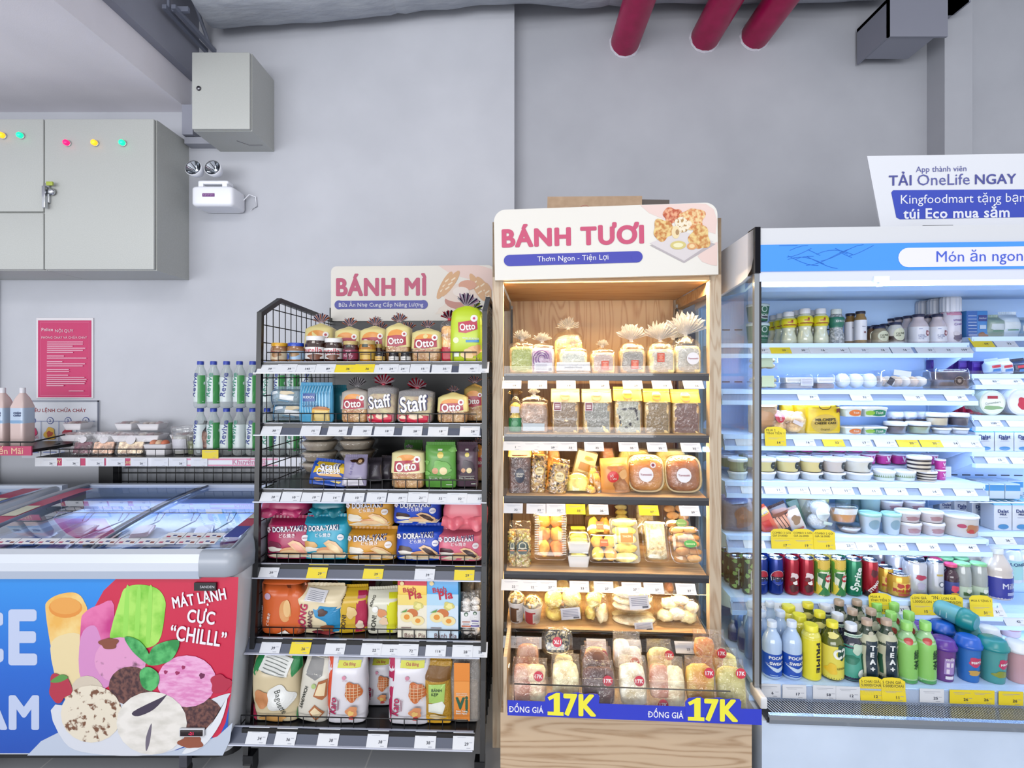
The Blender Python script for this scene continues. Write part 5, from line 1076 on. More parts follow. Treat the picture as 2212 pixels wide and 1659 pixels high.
# ---- third shelf
sv = .30
for k in range(4):
    z = RKZ[3] + .0005 + .047 * k
    for q, (x0, x1) in enumerate(((640, 716), (722, 800))):
        if q == 1 and k < 1: continue
        u, w, _ = spot(RK, x0, x1, 960, z, sv + .04 * q)
        o = thing(RK, u, sv + .07 + .04 * q, z, 'bun_pack', 'clear wrapped beige bun pack, %s up in the %s stack, third rack shelf' % (ORD[k if q == 0 else k], ['taller front', 'farther'][q]), 'bread', 'stacked bun packs', rz=7 * (k % 2))
        m = MB(); m.loft([(.002, w * .36, .055, 0, 0, 2.5), (.03, w * .46, .07, 0, 0, 2.5), (.034, w * .48, .072, 0, 0, 2.5), (.040, w * .44, .066, 0, 0, 2.5)], MN('c8b8a4', 'dccfbc', 20, .6, .1), 28); m.build('bun', o)
        m = MB(); m.loft([(.0, w * .40, .062, 0, 0, 3), (.02, w * .5, .08, 0, 0, 3), (.036, w * .54, .084, 0, 0, 3), (.044, w * .46, .07, 0, 0, 3)], film(), 32, amp=.007, fr=30, seed=sd()); m.build('wrap', o)
    
o, w, h, d = R_(3, 722, 800, 1010, 'bun_pack', 'clear wrapped beige bun pack at the foot of the farther stack', 'bread', v=sv + .04, d=.13); m = MB(); m.loft([(.002, w * .36, .055, 0, 0, 2.5), (.03, w * .46, .07, 0, 0, 2.5), (.044, w * .44, .066, 0, 0, 2.5)], M('c8b8a4')); m.build('bun', o)
m = MB(); m.loft([(.0, w * .4, .062, 0, 0, 3), (.02, w * .5, .08, 0, 0, 3), (.0455, w * .46, .07, 0, 0, 3)], film(), 28, amp=.005, seed=sd()); m.build('wrap', o)
o, w, h, d = R_(3, 660, 742, 1000, 'snack_pouch', 'blue and yellow cheese bread pouch leaning back at the front of the third rack shelf', 'pouch', rx=-22, ry=6, d=.045, v=.03)
pouch(o, w, h, d, '1c50b8', [('p', [(-.36, .98), (.48, .98), (.46, .5), (.3, .56), (.1, .5), (-.1, .54), (-.4, .45)], 'e8c028'), ('t', 'Staff', .02, .76, .5, '2a3870', 8, .16, 1.0), ('t', 'Staff', .02, .76, .48, 'f6f6fa', 8, .05, 1.0), ('t', 'Cheese', 0, .58, .6, 'f6f6fa', 8, .06, 1.2), ('p', [(-.3, .42), (.3, .5), (.4, .38), (-.2, .34)], 'e8b878'), ('p', [(.1, .16), (.4, .2), (.35, .1)], 'f0d050'), ('blob', -.2, .2, .16, .06, 3, 'e0a860')], amp=.006)
for k, (x0, x1, yt, v, rx, rz, c, lab) in enumerate([(736, 788, 990, .03, -16, 6, 'a098b8', 'lilac pouch with round cookie picture leaning on the third rack shelf'), (790, 822, 996, .12, -20, 14, '56505c', 'dark grey pouch slumped behind the lilac one'), (815, 842, 992, .16, -14, -10, '4c4650', 'dark grey pouch farthest back, beside the lone sandwich bread bag')]):
    o, w, h, d = R_(3, x0, x1, yt, 'snack_pouch', lab, 'pouch', v=v, rx=rx, rz=rz, d=.04); pouch(o, w, h, d, c, [('c', .2, .85, .16, '4a3020'), ('c', .2, .85, .08, 'e8c090'), ('blob', -.05, .86, .14, .06, 2, '3a2418'), ('p', [(-.5, .02), (-.5, .3), (0, .2), (.3, .28), (.4, .02)], 'e8e4f0'), ('t', 'Le Petit', -.12, .6, .5, '6858a0', 78, .02)] if k == 0 else [('t', 'Violet', 0, .5, .6, '8c86a0', 60, .02)], amp=.007)
o, w, h, d = R_(3, 842, 915, 962, 'sliced_bread_bag', 'cream sandwich bread bag with red logo standing alone on the third rack shelf', 'bread', d=.09); otto(o, w, h, d, top='eee4ac', fan_ori='403840', body=.80, neck=.88, lz=.64)
for x0, x1, yt, v, c, c2, t2, lab in [(916, 984, 963, .025, '5ea040', '78b858', 'Vanilla Flavour', 'green cream puff pouch with a puff picture'), (984, 1032, 963, .045, '5c4654', '3c2c38', 'Milk Chocolate', 'purple-brown cream puff pouch half behind the green one')]:
    o, w, h, d = R_(3, x0, x1, yt, 'snack_pouch', lab, 'pouch', v=v, d=.045)
    pouch(o, w, h, d, c, [('c', .02, .78, .10, 'e0cc60'), ('r', 0, .9, .14, .04, 'e8e8e0'), ('blob', -.42, .6, .08, .05, 2, c2), ('blob', .4, .9, .12, .06, 5, c2), ('blob', -.4, .35, .09, .05, 7, c2), ('blob', .05, .52, .26, .13, 3, c2), ('blob', .1, .42, .24, .10, 4, c2), ('c', -.14, .41, .10, 'd8a078'), ('c', .12, .41, .12, 'f0dca8'), ('t', t2, 0, .22, .66, 'e8f0e0', 0, .04), ('r', 0, .27, .7, .008, 'd0d8c8'), ('r', .3, .08, .2, .02, 'e0e8d8')], amp=.0025, seal=True)
o, w, h, d = R_(3, 1018, 1052, 946, 'sliced_bread_bag', 'dim amber sandwich bread bag at the back against the end post of the third shelf', 'bread', v=.16, d=.08); otto(o, w, h, d, top='a07840', body=.7, neck=.82)  # same cream bag, its top colour darkened to stand for shade
for k, (x0, x1, c) in enumerate([(870, 912, '3e6a30'), (935, 985, '3e6a30'), (988, 1020, '40303a')]):  # darker copies of the front pouch colours, shade painted into them
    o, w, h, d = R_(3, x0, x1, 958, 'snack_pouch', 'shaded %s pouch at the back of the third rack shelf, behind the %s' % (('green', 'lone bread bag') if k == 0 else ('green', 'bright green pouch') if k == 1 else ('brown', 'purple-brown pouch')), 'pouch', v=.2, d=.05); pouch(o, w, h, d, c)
# ---- dorayaki shelf
def dora(o, w, h, d, c, pic, cream, txtw=.62, flip=False):
    it = [('p', [(-.5, .03), (.42, .03), (.5, .16), (.3, .22), (-.2, .18)], 'eee2c8'), ('blob', -.28, .36, .15, .10, 3, pic), ('blob', -.26, .26, .17, .06, 8, 'f0eae0'), ('e', .08, .22, .22, .10, 'e0a070'), ('e', .07, .18, .21, .07, 'f2cc9c'), ('p', [(.02, .42), (.12, .5), (.26, .44), (.40, .26), (.42, .12), (.34, .08), (.16, .24)], 'ecc090'), ('p', [(.08, .40), (.16, .43), (.30, .33), (.38, .18), (.34, .13), (.18, .26)], cream),
          ('t', 'DORA-YAKI', 0, .79, txtw, '30306c', 3, .17, 1.35), ('t', 'DORA-YAKI', 0, .79, txtw * .97, 'f8f6fa', 3, .05, 1.35), ('t', 'どら焼き', 0, .62, .32, 'f4ecf0', 2, .03), ('c', .36, .56, .065, 'f0ecf0'), ('t', 'BÁNH', .36, .56, .08, c, 0, .03)] + [('c', -.40 + .03 * math.cos(q * 1.257), .76 + .05 * math.sin(q * 1.257), .022, 'f4e8f0') for q in range(5)]
    pouch(o, w, h, d, c, it, amp=.006, gusset=.8, e=3.2, shoulder=.86, topw=.97)
dlist = [('b02a5c', '7a2c48', 'f0a890', 'magenta', 550, 655, 1129), ('28a8c8', 'd8a860', 'f2d8a8', 'cyan', 645, 748, 1126), ('e0a030', 'f0e8d8', 'f4dca8', 'amber', 742, 853, 1153), ('1c4cc8', '40201c', '3c2018', 'royal blue', 850, 954, 1146), ('e06e88', '4c1c28', '3c1c1c', 'coral pink', 951, 1052, 1155)]
for c, pic, cr, cn, x0, x1, yt in dlist:
    o, w, h, d = R_(4, x0, x1, yt, 'dorayaki_bag', 'plump %s pancake cake bag, lower of its pair on the fourth rack shelf' % cn, 'snack bag', d=.11, group='pancake cake bags on the fourth rack shelf', rx=-5, v=.012, dz=.003); dora(o, w, h, d, c, pic, cr)
for i, (c, pic, cr, cn, x0, x1, yt, yb, flip) in enumerate([('b83068', '7a2c48', 'f0a890', 'magenta', 555, 660, 1080, 1132, 1), ('187e90', 'd8a860', 'f2d8a8', 'dark teal', 668, 741, 1080, 1130, 1), ('e8a838', 'f0e8d8', 'f4dca8', 'amber', 741, 845, 1078, 1160, 0), ('1c4cc8', '40201c', '3c2018', 'royal blue', 845, 949, 1078, 1155, 0), ('e87080', '4c1c28', '3c1c1c', 'coral pink', 953, 1050, 1080, 1162, 1)]):
    v = .03; zb = max(RK.z((x0 + x1) / 2, yb, v), RK.z(800, dlist[i][6], v) + .012) + .005; zb = RK.z(800, dlist[i][6], .012) + .017
    u, w, h = spot(RK, x0, x1, yt, zb, v); 
    o = thing(RK, u, v + .055, zb, 'dorayaki_bag', 'plump %s pancake bag%s, upper of its pair on the fourth rack shelf' % (cn, ' folded over' if flip else ''), 'snack bag', 'pancake cake bags on the fourth rack shelf')
    if not flip: dora(o, w, h, .11, c, pic, cr)
    else:
        s = sd(); m = MB(); m.loft([(0, w * .44, .045, 0, 0, 4), (.01, w * .49, .055, 0, 0, 4), (h * .6, w * .5, .055, 0, 0, 3.5), (h, w * .42, .045, 0, 0, 3)], P(c), 40, amp=.01, fr=14, seed=s); m.build('bag', o)
        m = MB(); vs = []; n = 16
        for k in range(n + 1):
            x = -w * .46 + w * .92 * k / n; y = -.055 + .012 * math.sin(k * .9 + s)
            vs += [(x, y + .004, h * .45), (x * 1.02, y - .02 - .008 * math.sin(k * 1.3), h * .30 + .008 * math.sin(k * .8 + s)), (x * 1.04, y - .014, h * .10 + .012 * math.sin(k * .7 + 2))]
        m.add(vs, [f for k in range(n) for f in ((3 * k, 3 * k + 3, 3 * k + 4, 3 * k + 1), (3 * k + 1, 3 * k + 4, 3 * k + 5, 3 * k + 2))], P(c), True); m.build('folded_flap', o)
# ---- fifth shelf
o, w, h, d = R_(5, 552, 652, 1256, 'snack_bag', 'orange pancake cake bag with cut bun picture on its side, fifth rack shelf', 'snack bag', d=.13)
pouch(o, w, h, d, 'd8642c', [('e', .1, .45, .13, .2, 'e0a060'), ('e', .14, .5, .08, .16, 'f0c488'), ('p', [(.3, .0), (.5, .0), (.5, .3)], '9a4828'), ('c', -.28, .72, .07, 'c8a8c0'), ('t', 'どら焼き', -.26, .30, .26, 'f0e0d8', 82, .04), ('t', 'DORA-YAKI', -.44, .35, .4, 'f0e8f0', 84, .06), ('p', [(-.1, .02), (.1, .1), (.2, .02)], 'f0e8e0')], amp=.005, e=4, gusset=.95, seal=False, shoulder=.94)
m = MB(); tops(m, w * .9, d * .85, h + .002, [('e', .05, .5, .32, .36, 'd8a888'), ('e', .0, .45, .2, .2, 'c87840')]); m.build('top_print', o)
o, w, h, d = R_(5, 626, 736, 1276, 'snack_bag', 'cream and blue chocolate ball snack bag with flared ears on the fifth rack shelf', 'snack bag', d=.09, v=-.02)
pouch(o, w, h, d, 'ecdcb8', [('p', [(-.05, .6), (.1, .66), (.5, .62), (.5, .05), (.3, .02), (.2, .3), (-.0, .42)], '2c90c4'), ('p', [(-.5, .02), (-.5, .9), (-.42, .8), (-.40, .02)], '2878a0'), ('t', 'BÔNG', -.27, .40, .52, 'c02858', 82, .08, 1.1), ('t', 'BANG', -.10, .36, .34, '5a3440', 82, .06), ('blob', .14, .52, .09, .08, 4, '4c2c24'), ('blob', .22, .14, .12, .10, 2, 'b06840'), ('blob', .02, .04, .1, .05, 6, '7c2838'), ('blob', .2, .02, .12, .05, 9, '98383c'), ('r', .0, .87, .4, .2, -6, 'e8e8ee')] + [('r', .0, .93 - .025 * k, .3, .006, -6, '9094a0') for k in range(6)], amp=.006, topw=1.04, e=3)
o, w, h, d = R_(5, 655, 752, 1252, 'snack_bag', 'teal pancake cake bag lying in the back behind the chocolate ball bag', 'snack bag', v=.13, d=.10); pouch(o, w, h, d, '2a7c98', [('blob', 0, .85, .25, .1, 3, 'c8a078'), ('blob', .1, .9, .1, .05, 5, '6c3030')], amp=.006)
def bon(o, w, h, d, c, c2, tc, items):
    pouch(o, w, h, d, c, [('p', [(.08, .02), (.5, .02), (.5, .95), (.16, .95)], c2), ('t', 'BON!', -.27, .28, .46, tc, 84, .05), ('t', 'BÔNG', -.32, .8, .3, tc, 70, .04)] + items, amp=.005, e=3.5, gusset=.9)
for k, (x0, x1, yt, v) in enumerate([(724, 790, 1278, .0), (752, 812, 1254, .14)]):
    o, w, h, d = R_(5, x0, x1, yt, 'snack_bag', 'red and yellow floss bread bag %s' % ['in front, between the chocolate ball bag and yellow-white bag', 'behind its front neighbour, reaching up to the shelf above'][k], 'snack bag', v=v, d=.08, group='red and yellow floss bread bags', rz=8); bon(o, w, h, d, 'd8b028', 'b82450', '3c2410', [('blob', -.02, .5, .16, .14, 3, 'e8c888'), ('blob', .25, .2, .12, .10, 5, 'f0d8c0'), ('r', .3, .85, .25, .05, 'd87090')])
for k, (x0, x1, yt, v) in enumerate([(789, 859, 1282, .0), (805, 864, 1252, .14)]):
    o, w, h, d = R_(5, x0, x1, yt, 'snack_bag', 'white and lemon floss bread bag %s' % ['at the front beside the tall yellow carton', 'behind its front neighbour, up against the price rail'][k], 'snack bag', v=v, d=.08, group='white and lemon floss bread bags', rz=6); bon(o, w, h, d, 'e4e2d0', 'e4e428', '2c2c20', [('blob', -.02, .52, .14, .1, 3, 'e09868'), ('blob', .04, .32, .13, .1, 5, 'f0d0b0'), ('c', -.22, .62, .09, 'f4f4f0')])
for x0, x1, yt, c, c2, lab in [(859, 922, 1252, 'f0c840', 'd84058', 'tall yellow bean cake carton with red script'), (922, 990, 1252, '3ca0e0', 'e8f4fc', 'tall blue bean cake carton with red script')]:
    o, w, h, d = R_(5, x0, x1, yt, 'cake_carton', lab, 'box', d=.06, v=-.02)
    carton(o, w, h, d, c, ([('r', 0, .95, 1, .1, c2), ('r', 0, .62, 1, .24, 'f4dc7c')] if c2 != 'e8f4fc' else [('r', 0, .62, 1, .26, 'b8dcf4')]) + [('r', 0, .28, 1, .56, 'f2ecd8' if c2 != 'e8f4fc' else 'd4e8f8'), ('t', 'Bánh', -.1, .83, .42, 'c02040', 8, .04), ('t', 'Pía', .1, .74, .42, 'c02040', 8, .07), ('blob', .2, .55, .17, .07, 3, 'd8d078'), ('blob', .22, .55, .1, .045, 5, 'f4eca0'), ('e', .0, .42, .2, .08, 'd07840'), ('e', -.18, .36, .22, .09, 'f2e2a8'), ('e', -.18, .36, .1, .045, 'e89838'), ('e', .2, .30, .22, .08, 'f2e2a8'), ('e', .2, .30, .09, .04, 'e89838'), ('r', -.2, .14, .4, .015, '80605c'), ('r', -.2, .18, .34, .012, '80605c'), ('t', 'Bánh Pía', .1, .05, .7, '6c3838', 0, .02), ('c', -.34, .94, .07, 'f0d8a0'), ('p', [(-.4, .44), (-.16, .50), (-.2, .45)], '68a048')])
for k, (x0, x1, yt, sc_) in enumerate([(993, 1021, 1284, 'c8643c'), (1024, 1050, 1280, '584898')]):
    o, w, h, d = R_(5, x0, x1, yt, 'cake_tube', 'narrow clear sleeve of white sweets with %s label' % ['an orange-striped', 'a purple-striped'][k], 'snack bag', d=.045, v=-.02)
    m = MB(); 
    for q in range(5): m.ball(0, 0, .02 + q * h * .16, w * .36, .016, h * .085, M('e8e0d8', .5), lump=.1, seed=q)
    m.build('sweets', o); m = MB(); m.loft([(0, w * .45, .018, 0, 0, 4), (.01, w * .5, .022, 0, 0, 4), (h * .8, w * .5, .022, 0, 0, 4), (h, w * .48, .004, 0, 0, 3)], film(), 28, amp=.003, seed=sd())
    m.decals(w, h, [('r', 0, .42, .86, .36, 'ecebee'), ('c', 0, .55, .16, '40604c'), ('c', 0, .54, .09, 'd8e4d8'), ('r', 0, .38, .6, .02, sc_), ('r', 0, .28, .7, .03, sc_), ('r', 0, .33, .5, .012, '8890a0')], eps=.001); m.build('sleeve', o)
for k, (x0, x1) in enumerate([(996, 1024), (1026, 1050)]):
    o, w, h, d = R_(5, x0, x1, 1255, 'snack_bag', 'brown filled clear bag %s behind the white sweet sleeves' % ['nearer the cartons', 'nearer the end post'][k], 'snack bag', v=.12, d=.06); pouch(o, w, h, d, '8c7a68', mat=FILM('c8b8a0', .5, .8, 50, .2, 'tan'), amp=.005)
# ---- lowest shelf
v6 = RKV[6] + .03
papr = [('r', .02, .90, .62, .22, -12, 'eef0ec')] + [('r', .02, .97 - .035 * k, .5, .006, -12, '6c7470') for k in range(6)]
o, w, h, d = R_(6, 536, 640, 1428, 'bread_bag', 'cream baguette snack bag with green corners and white info panel on the lowest rack shelf', 'snack bag', v=v6, d=.11)
pouch(o, w, h, d, 'd8c8a4', [('p', [(-.5, .80), (-.5, .99), (-.2, .99), (-.38, .74)], '2c8c50'), ('p', [(.3, .99), (.5, .99), (.5, .8), (.38, .72)], '2c8c50'), ('p', [(-.5, .0), (-.5, .3), (-.34, .12), (-.36, .0)], 'b03050'), ('blob', -.2, .38, .2, .14, 3, 'c88858'), ('blob', .15, .4, .26, .2, 7, 'e8eae8'), ('t', 'Baguette', .16, .34, .5, '303830', -72, .02, 1.2), ('blob', .0, .06, .26, .06, 2, 'd09c58')] + papr, amp=.009, gusset=.8, e=3)
o, w, h, d = R_(6, 632, 702, 1430, 'bread_bag', 'white sandwich snack bag with slices pictured, leaning towards the waffle bags', 'snack bag', v=v6 + .005, d=.09, ry=8)
pouch(o, w, h, d, 'dcd8cc', [('p', [(-.3, .99), (.1, .99), (.2, .8), (.0, .7), (-.3, .78)], '909090'), ('t', 'SANDWICH', -.28, .40, .72, '202820', 80, .05, 1.1), ('p', [(.02, .45), (.12, .7), (.38, .76), (.4, .46), (.3, .4)], 'b06c40'), ('p', [(.06, .47), (.14, .66), (.34, .7), (.34, .47)], 'f0dcb4'), ('p', [(-.05, .2), (.1, .32), (.4, .18), (.2, .06)], 'b06c40'), ('p', [(.0, .2), (.12, .28), (.34, .17), (.2, .1)], 'f0dcb4'), ('p', [(-.5, .02), (-.5, .2), (-.42, .14), (-.36, .02)], '2c8c50'), ('c', .0, .62, .07, 'a8c078')], amp=.008, gusset=.8)
def karo(o, w, h, d, sidec):
    pouch(o, w, h, d, 'e4e2ea', [('p', [(-.5, .02), (-.5, .98), (-.36, .98), (-.30, .8), (-.42, .02)], sidec), ('r', .1, .93, .6, .10, 'a8acb8'), ('r', .1, .87, .56, .08, 'd8d850'), ('t', 'Chà Bông', .1, .87, .3, 'c04850', 0, .03), ('c', .0, .70, .05, 'd890a8'), ('t', 'hữu nghị', .02, .66, .12, 'b03058'), ('t', 'Karo', -.29, .28, .42, 'b82458', 84, .06, 1.2), ('r', -.16, .3, .3, .008, 84, '8c4860'), ('r', -.13, .3, .26, .008, 84, '8c4860'), ('blob', .22, .50, .20, .14, 3, 'c86c34')] +
          [('r', .22, .43 + .045 * k, .36, .008, 0, 'f0c8a0') for k in range(4)] + [('r', .08 + .09 * k, .50, .012, .24, 0, 'f0c8a0') for k in range(4)] + [('blob', .2, .22, .14, .08, 6, 'd89060'), ('blob', .18, .20, .07, .04, 8, 'e8c070'), ('blob', .2, .13, .07, .03, 9, 'c8504c')], amp=.006, gusset=.75, topw=.98)
for x0, x1, yt, v, c, lab in [(700, 787, 1420, v6, 'e0502c', 'white waffle cake bag with an orange-red edge, nearest the sandwich bag'), (783, 846, 1420, v6 + .10, 'b02050', 'white waffle cake bag with magenta edge set back between two others'), (834, 926, 1420, v6, 'b81c54', 'white waffle cake bag with magenta edge, at the front beside the green-labelled snack')]:
    o, w, h, d = R_(6, x0, x1, yt, 'snack_bag', lab, 'snack bag', v=v, d=.09, group='white waffle cake bags'); karo(o, w, h, d, c)
o, w, h, d = R_(6, 913, 974, 1438, 'snack_bag', 'yellow and clear dried snack bag with green label sagging over the wire', 'snack bag', v=v6 + .004, d=.07)
pouch(o, w, h, d, 'c89830', [('r', 0, .08, .9, .14, 0, 'e8b030'), ('p', [(-.3, .68), (.3, .70), (.26, .40), (-.28, .38)], 'a8cc68'), ('p', [(-.3, .36), (.2, .42), (.3, .34), (.2, .20), (-.3, .22)], 'e8ece4'), ('t', 'BÁNH\nKẸP', -.0, .57, .36, '2c4c20', 0, .05), ('blob', .0, .14, .3, .04, 3, 'f0d8a8'), ('r', 0, .84, .9, .2, 0, '7c5420')], mat=FILM('d8a840', .7, .9, 40, .2, 'amber'), amp=.008)
o, w, h, d = R_(6, 979, 1050, 1430, 'snack_bag', 'clear rice paper pack with a broad orange paper band', 'snack bag', v=v6 + .03, d=.05)
m = MB(); m.box(-w * .42, w * .42, -.012, .012, .005, h * .62, MN('b8a080', 'd8c8a8', 50, .7, .2)); m.build('crackers', o)
m = MB(); m.loft([(0, w * .46, .02, 0, 0, 4), (.01, w * .5, .025, 0, 0, 4), (h * .8, w * .5, .022, 0, 0, 4), (h, w * .48, .006, 0, 0, 3)], FILM('d8d4d0', .35, .7, 45, .15, 'greyish'), 32, amp=.004, seed=sd()); m.build('wrap', o)
m = MB(); m.box(-w * .28, w * .2, -.0325, -.0315, .01, h * 1.0, M('e88c30', .5)); m.decals(w, h, [('r', -.04, .55, .46, .3, 'f09c48'), ('t', 'Vị', -.04, .32, .34, '1c5c44', 0, .10, 1.2), ('t', 'BÁNH TRÁNG\nDẺO HOA SEN', -.04, .49, .34, 'f4e8d8', 0, .03), ('t', 'Bánh Tráng\nBánh Ngon', -.04, .19, .34, 'f4f0e8', 0, .05), ('r', -.04, .07, .3, .02, 'f8d8a8')], f=flat(-.0328)); m.build('paper_band', o)
for k, (x0, x1, yt, c, cn) in enumerate([(552, 600, 1418, '8c2048', 'magenta'), (592, 668, 1416, 'b8b8bc', 'grey paper-labelled'), (668, 700, 1418, '981c30', 'dark red')]):
    o, w, h, d = R_(6, x0, x1, yt, 'snack_bag', '%s bag in the back row behind the baguette and sandwich bags' % cn, 'snack bag', v=v6 + .14, d=.08); pouch(o, w, h, d, c, [('r', 0, .9 - .05 * q, .7, .012, '707078') for q in range(5)] if k == 1 else [], amp=.006)
# ================================================================ GOODS IN THE WOODEN CABINET
CSL = {1: 0, 2: 0, 3: .03 / .46, 4: .05 / .46, 5: .05 / .46}
def C_(r, x0, x1, yt, name, label, cat='bread', v=.02, d=None, group=None, rx=0, ry=0, rz=0, dz=0, dd=None, flat_=False):
    zb = CBZ[r] + CSL[r] * v + .001 + dz; u, w, h = spot(CB, x0, x1, yt, zb, v); d = d or w * .6
    u = max(pl + .016 + w / 2, min(pr - .014 - w / 2, u))
    o = thing(CB, u, v + d / 2, zb, name, label, cat, group, rx, ry, rz); return o, w, h, d
gold = FILM('fff0c8', .10, .5, 45, .12, 'goldfilm')
def loafbag(r, x0, x1, yt, cr, cb, label, v=.03, body=.60, neck=.74, sticker_=None, d=.10, items=(), **k):
    o, w, h, d = C_(r, x0, x1, yt, 'loaf_bag', label, v=v, d=d, **k); bread_bag(o, w, h, d, cr, cb, None, None, body=body, neck=neck, fan=None)
    if sticker_:
        kind, x, z = sticker_
        if kind == 'red': m = MB(); m.decals(1, 1, [('r', 0, 0, .028, .034, 'd8502c'), ('t', 'THƠM', 0, .010, .018, 'f4d8c8', 0, .04), ('c', 0, 0, .007, 'e88868'), ('t', 'NGON', 0, -.010, .018, 'f4d8c8', 0, .04)], f=flat(0)); m.build('label_sticker', o, (x * w, -d / 2 - .005, z * h))
        if kind == 'round': m = MB(); m.decals(1, 1, [('c', 0, 0, .024, 'f0eef2'), ('t', 'Yamazaki', 0, 0, .038, 'a83858', 0, .04)], f=flat(0)); m.build('label_sticker', o, (x * w, -d / 2 - .005, z * h))
        if kind == 'paper': m = MB(); m.decals(1, 1, [('r', 0, 0, .07, .034, 'dcdce8')] + [('r', -.008, .010 - .005 * q, .045, .0018, '8c8ca0') for q in range(5)] + [('r', .022 + .004 * q, -.010, .002, .010, '30303c') for q in range(3)], f=flat(0)); m.build('label_sticker', o, (x * w, -d / 2 - .006, z * h))
    return o, w, h, d
loafbag(1, 1078, 1137, 708, 'c8905c', 'b8c46c', 'green matcha loaf in a gathered clear bag against the cabinet post', body=.62)
loafbag(1, 1142, 1200, 713, 'e0c8c0', 'd8bcd4', 'purple swirl loaf with white paper label on the top cabinet shelf', body=.62, sticker_=('paper', .05, .14))
m = MB(); o = sc.objects[-1]
sw = [t for t in sc.objects if t.name.startswith('loaf_bag')][-1]
m = MB(); 
for k in range(3): m.tube([((.028 - .008 * k) * math.cos(t * .5) * (1 + .04 * t), -.0485, .055 + (.030 - .008 * k) * math.sin(t * .5) * (1 + .04 * t)) for t in range(12)], .002, M('8c5aa8', .7), 5)
m.build('swirl', sw)
loafbag(1, 1206, 1272, 722, 'e0b880', 'e4e8dc', 'white milk loaf with a white ribbon packet across its foot', body=.60)
o, w, h, d = C_(1, 1201, 1276, 782, 'ribbon_packet', 'long white packet with script lettering lying before the white milk loaf', 'packet', v=.012, d=.012)
pouch(o, w, h, .010, 'dcdee4', [('t', 'Sweetheart Bakery', 0, .5, .5, '30343c', 0, .0, 1.1)], seal=False, amp=.001, mat=FILM('eef0f4', .75, .9, 45, .2, 'packet'))
o, w, h, d = C_(1, 1195, 1262, 676, 'loaf_bag', 'orange-lit tall sandwich loaf bag with folded top behind the white milk loaf', v=.20, d=.10); bread_bag(o, w, h * .98, d, 'e0a060', 'ecc088', None, body=.62, neck=.9, fanr=(-85, 85))
loafbag(1, 1276, 1332, 730, 'd89868', 'd8c0b4', 'speckled pink-brown loaf with a red label, shortest on the top cabinet shelf', body=.62, neck=.78, sticker_=('red', .05, .22))
loafbag(1, 1338, 1398, 692, 'a88058', 'a8a49c', 'dark speckled rye loaf with a red label on the top cabinet shelf', body=.48, neck=.80, sticker_=('red', .05, .16))
loafbag(1, 1401, 1463, 687, 'e0b070', 'dcd4c4', 'plain white loaf with a red label, between the rye loaf and the round-stickered loaf', body=.46, neck=.74, sticker_=('red', -.08, .28))
loafbag(1, 1466, 1527, 664, 'dcae78', 'd4d2c8', 'large white loaf with a round white sticker beside the cabinet post', body=.44, neck=.70, sticker_=('round', .12, .22))
o, w, h, d = C_(1, 1440, 1480, 690, 'loaf_bag', 'clear gathered loaf bag in the back corner behind the round-stickered loaf', v=.22, d=.09); bread_bag(o, w, h, d, 'c89870', 'c8c0b4', body=.5)
# second shelf
o, w, h, d = C_(2, 1088, 1119, 836, 'bun_bag', 'gathered bag of round buns with a green label against the cabinet post', v=.03, d=.06)
m = MB()
for k in range(2): m.ball(0, 0, .05 + .042 * k, w * .42, .026, .026, crust('d8983c'), 16)
m.build('buns', o); m = MB(); m.loft([(0, w * .46, .028, 0, 0, 4), (.01, w * .5, .03, 0, 0, 4), (h * .66, w * .48, .028, 0, 0, 3), (h * .8, w * .1, .006, 0, 0, 2)], film(), 24, amp=.003, seed=sd(), caps=(True, False)); m.decals(w, h, [('r', 0, .17, .9, .30, '1c7a44'), ('c', 0, .2, .2, '58a070'), ('r', 0, .5, .6, .14, 'd8d4dc')], eps=.001); m.fan(0, h * .8, h * .2, -70, 70, 10, [gold], amp=.006); m.build('bag', o)
o, w, h, d = loafbag(2, 1120, 1186, 837, '7c6454', None, 'round-topped brown loaf in a gold-tied bag on the second cabinet shelf', body=.70, neck=.84, d=.08)
m = MB(); m.decals(1, 1, [('r', 0, 0, .085, .03, 'b8c4cc')], f=flat(0)); m.build('paper_base', o, (0, -d / 2 - .004, .022))
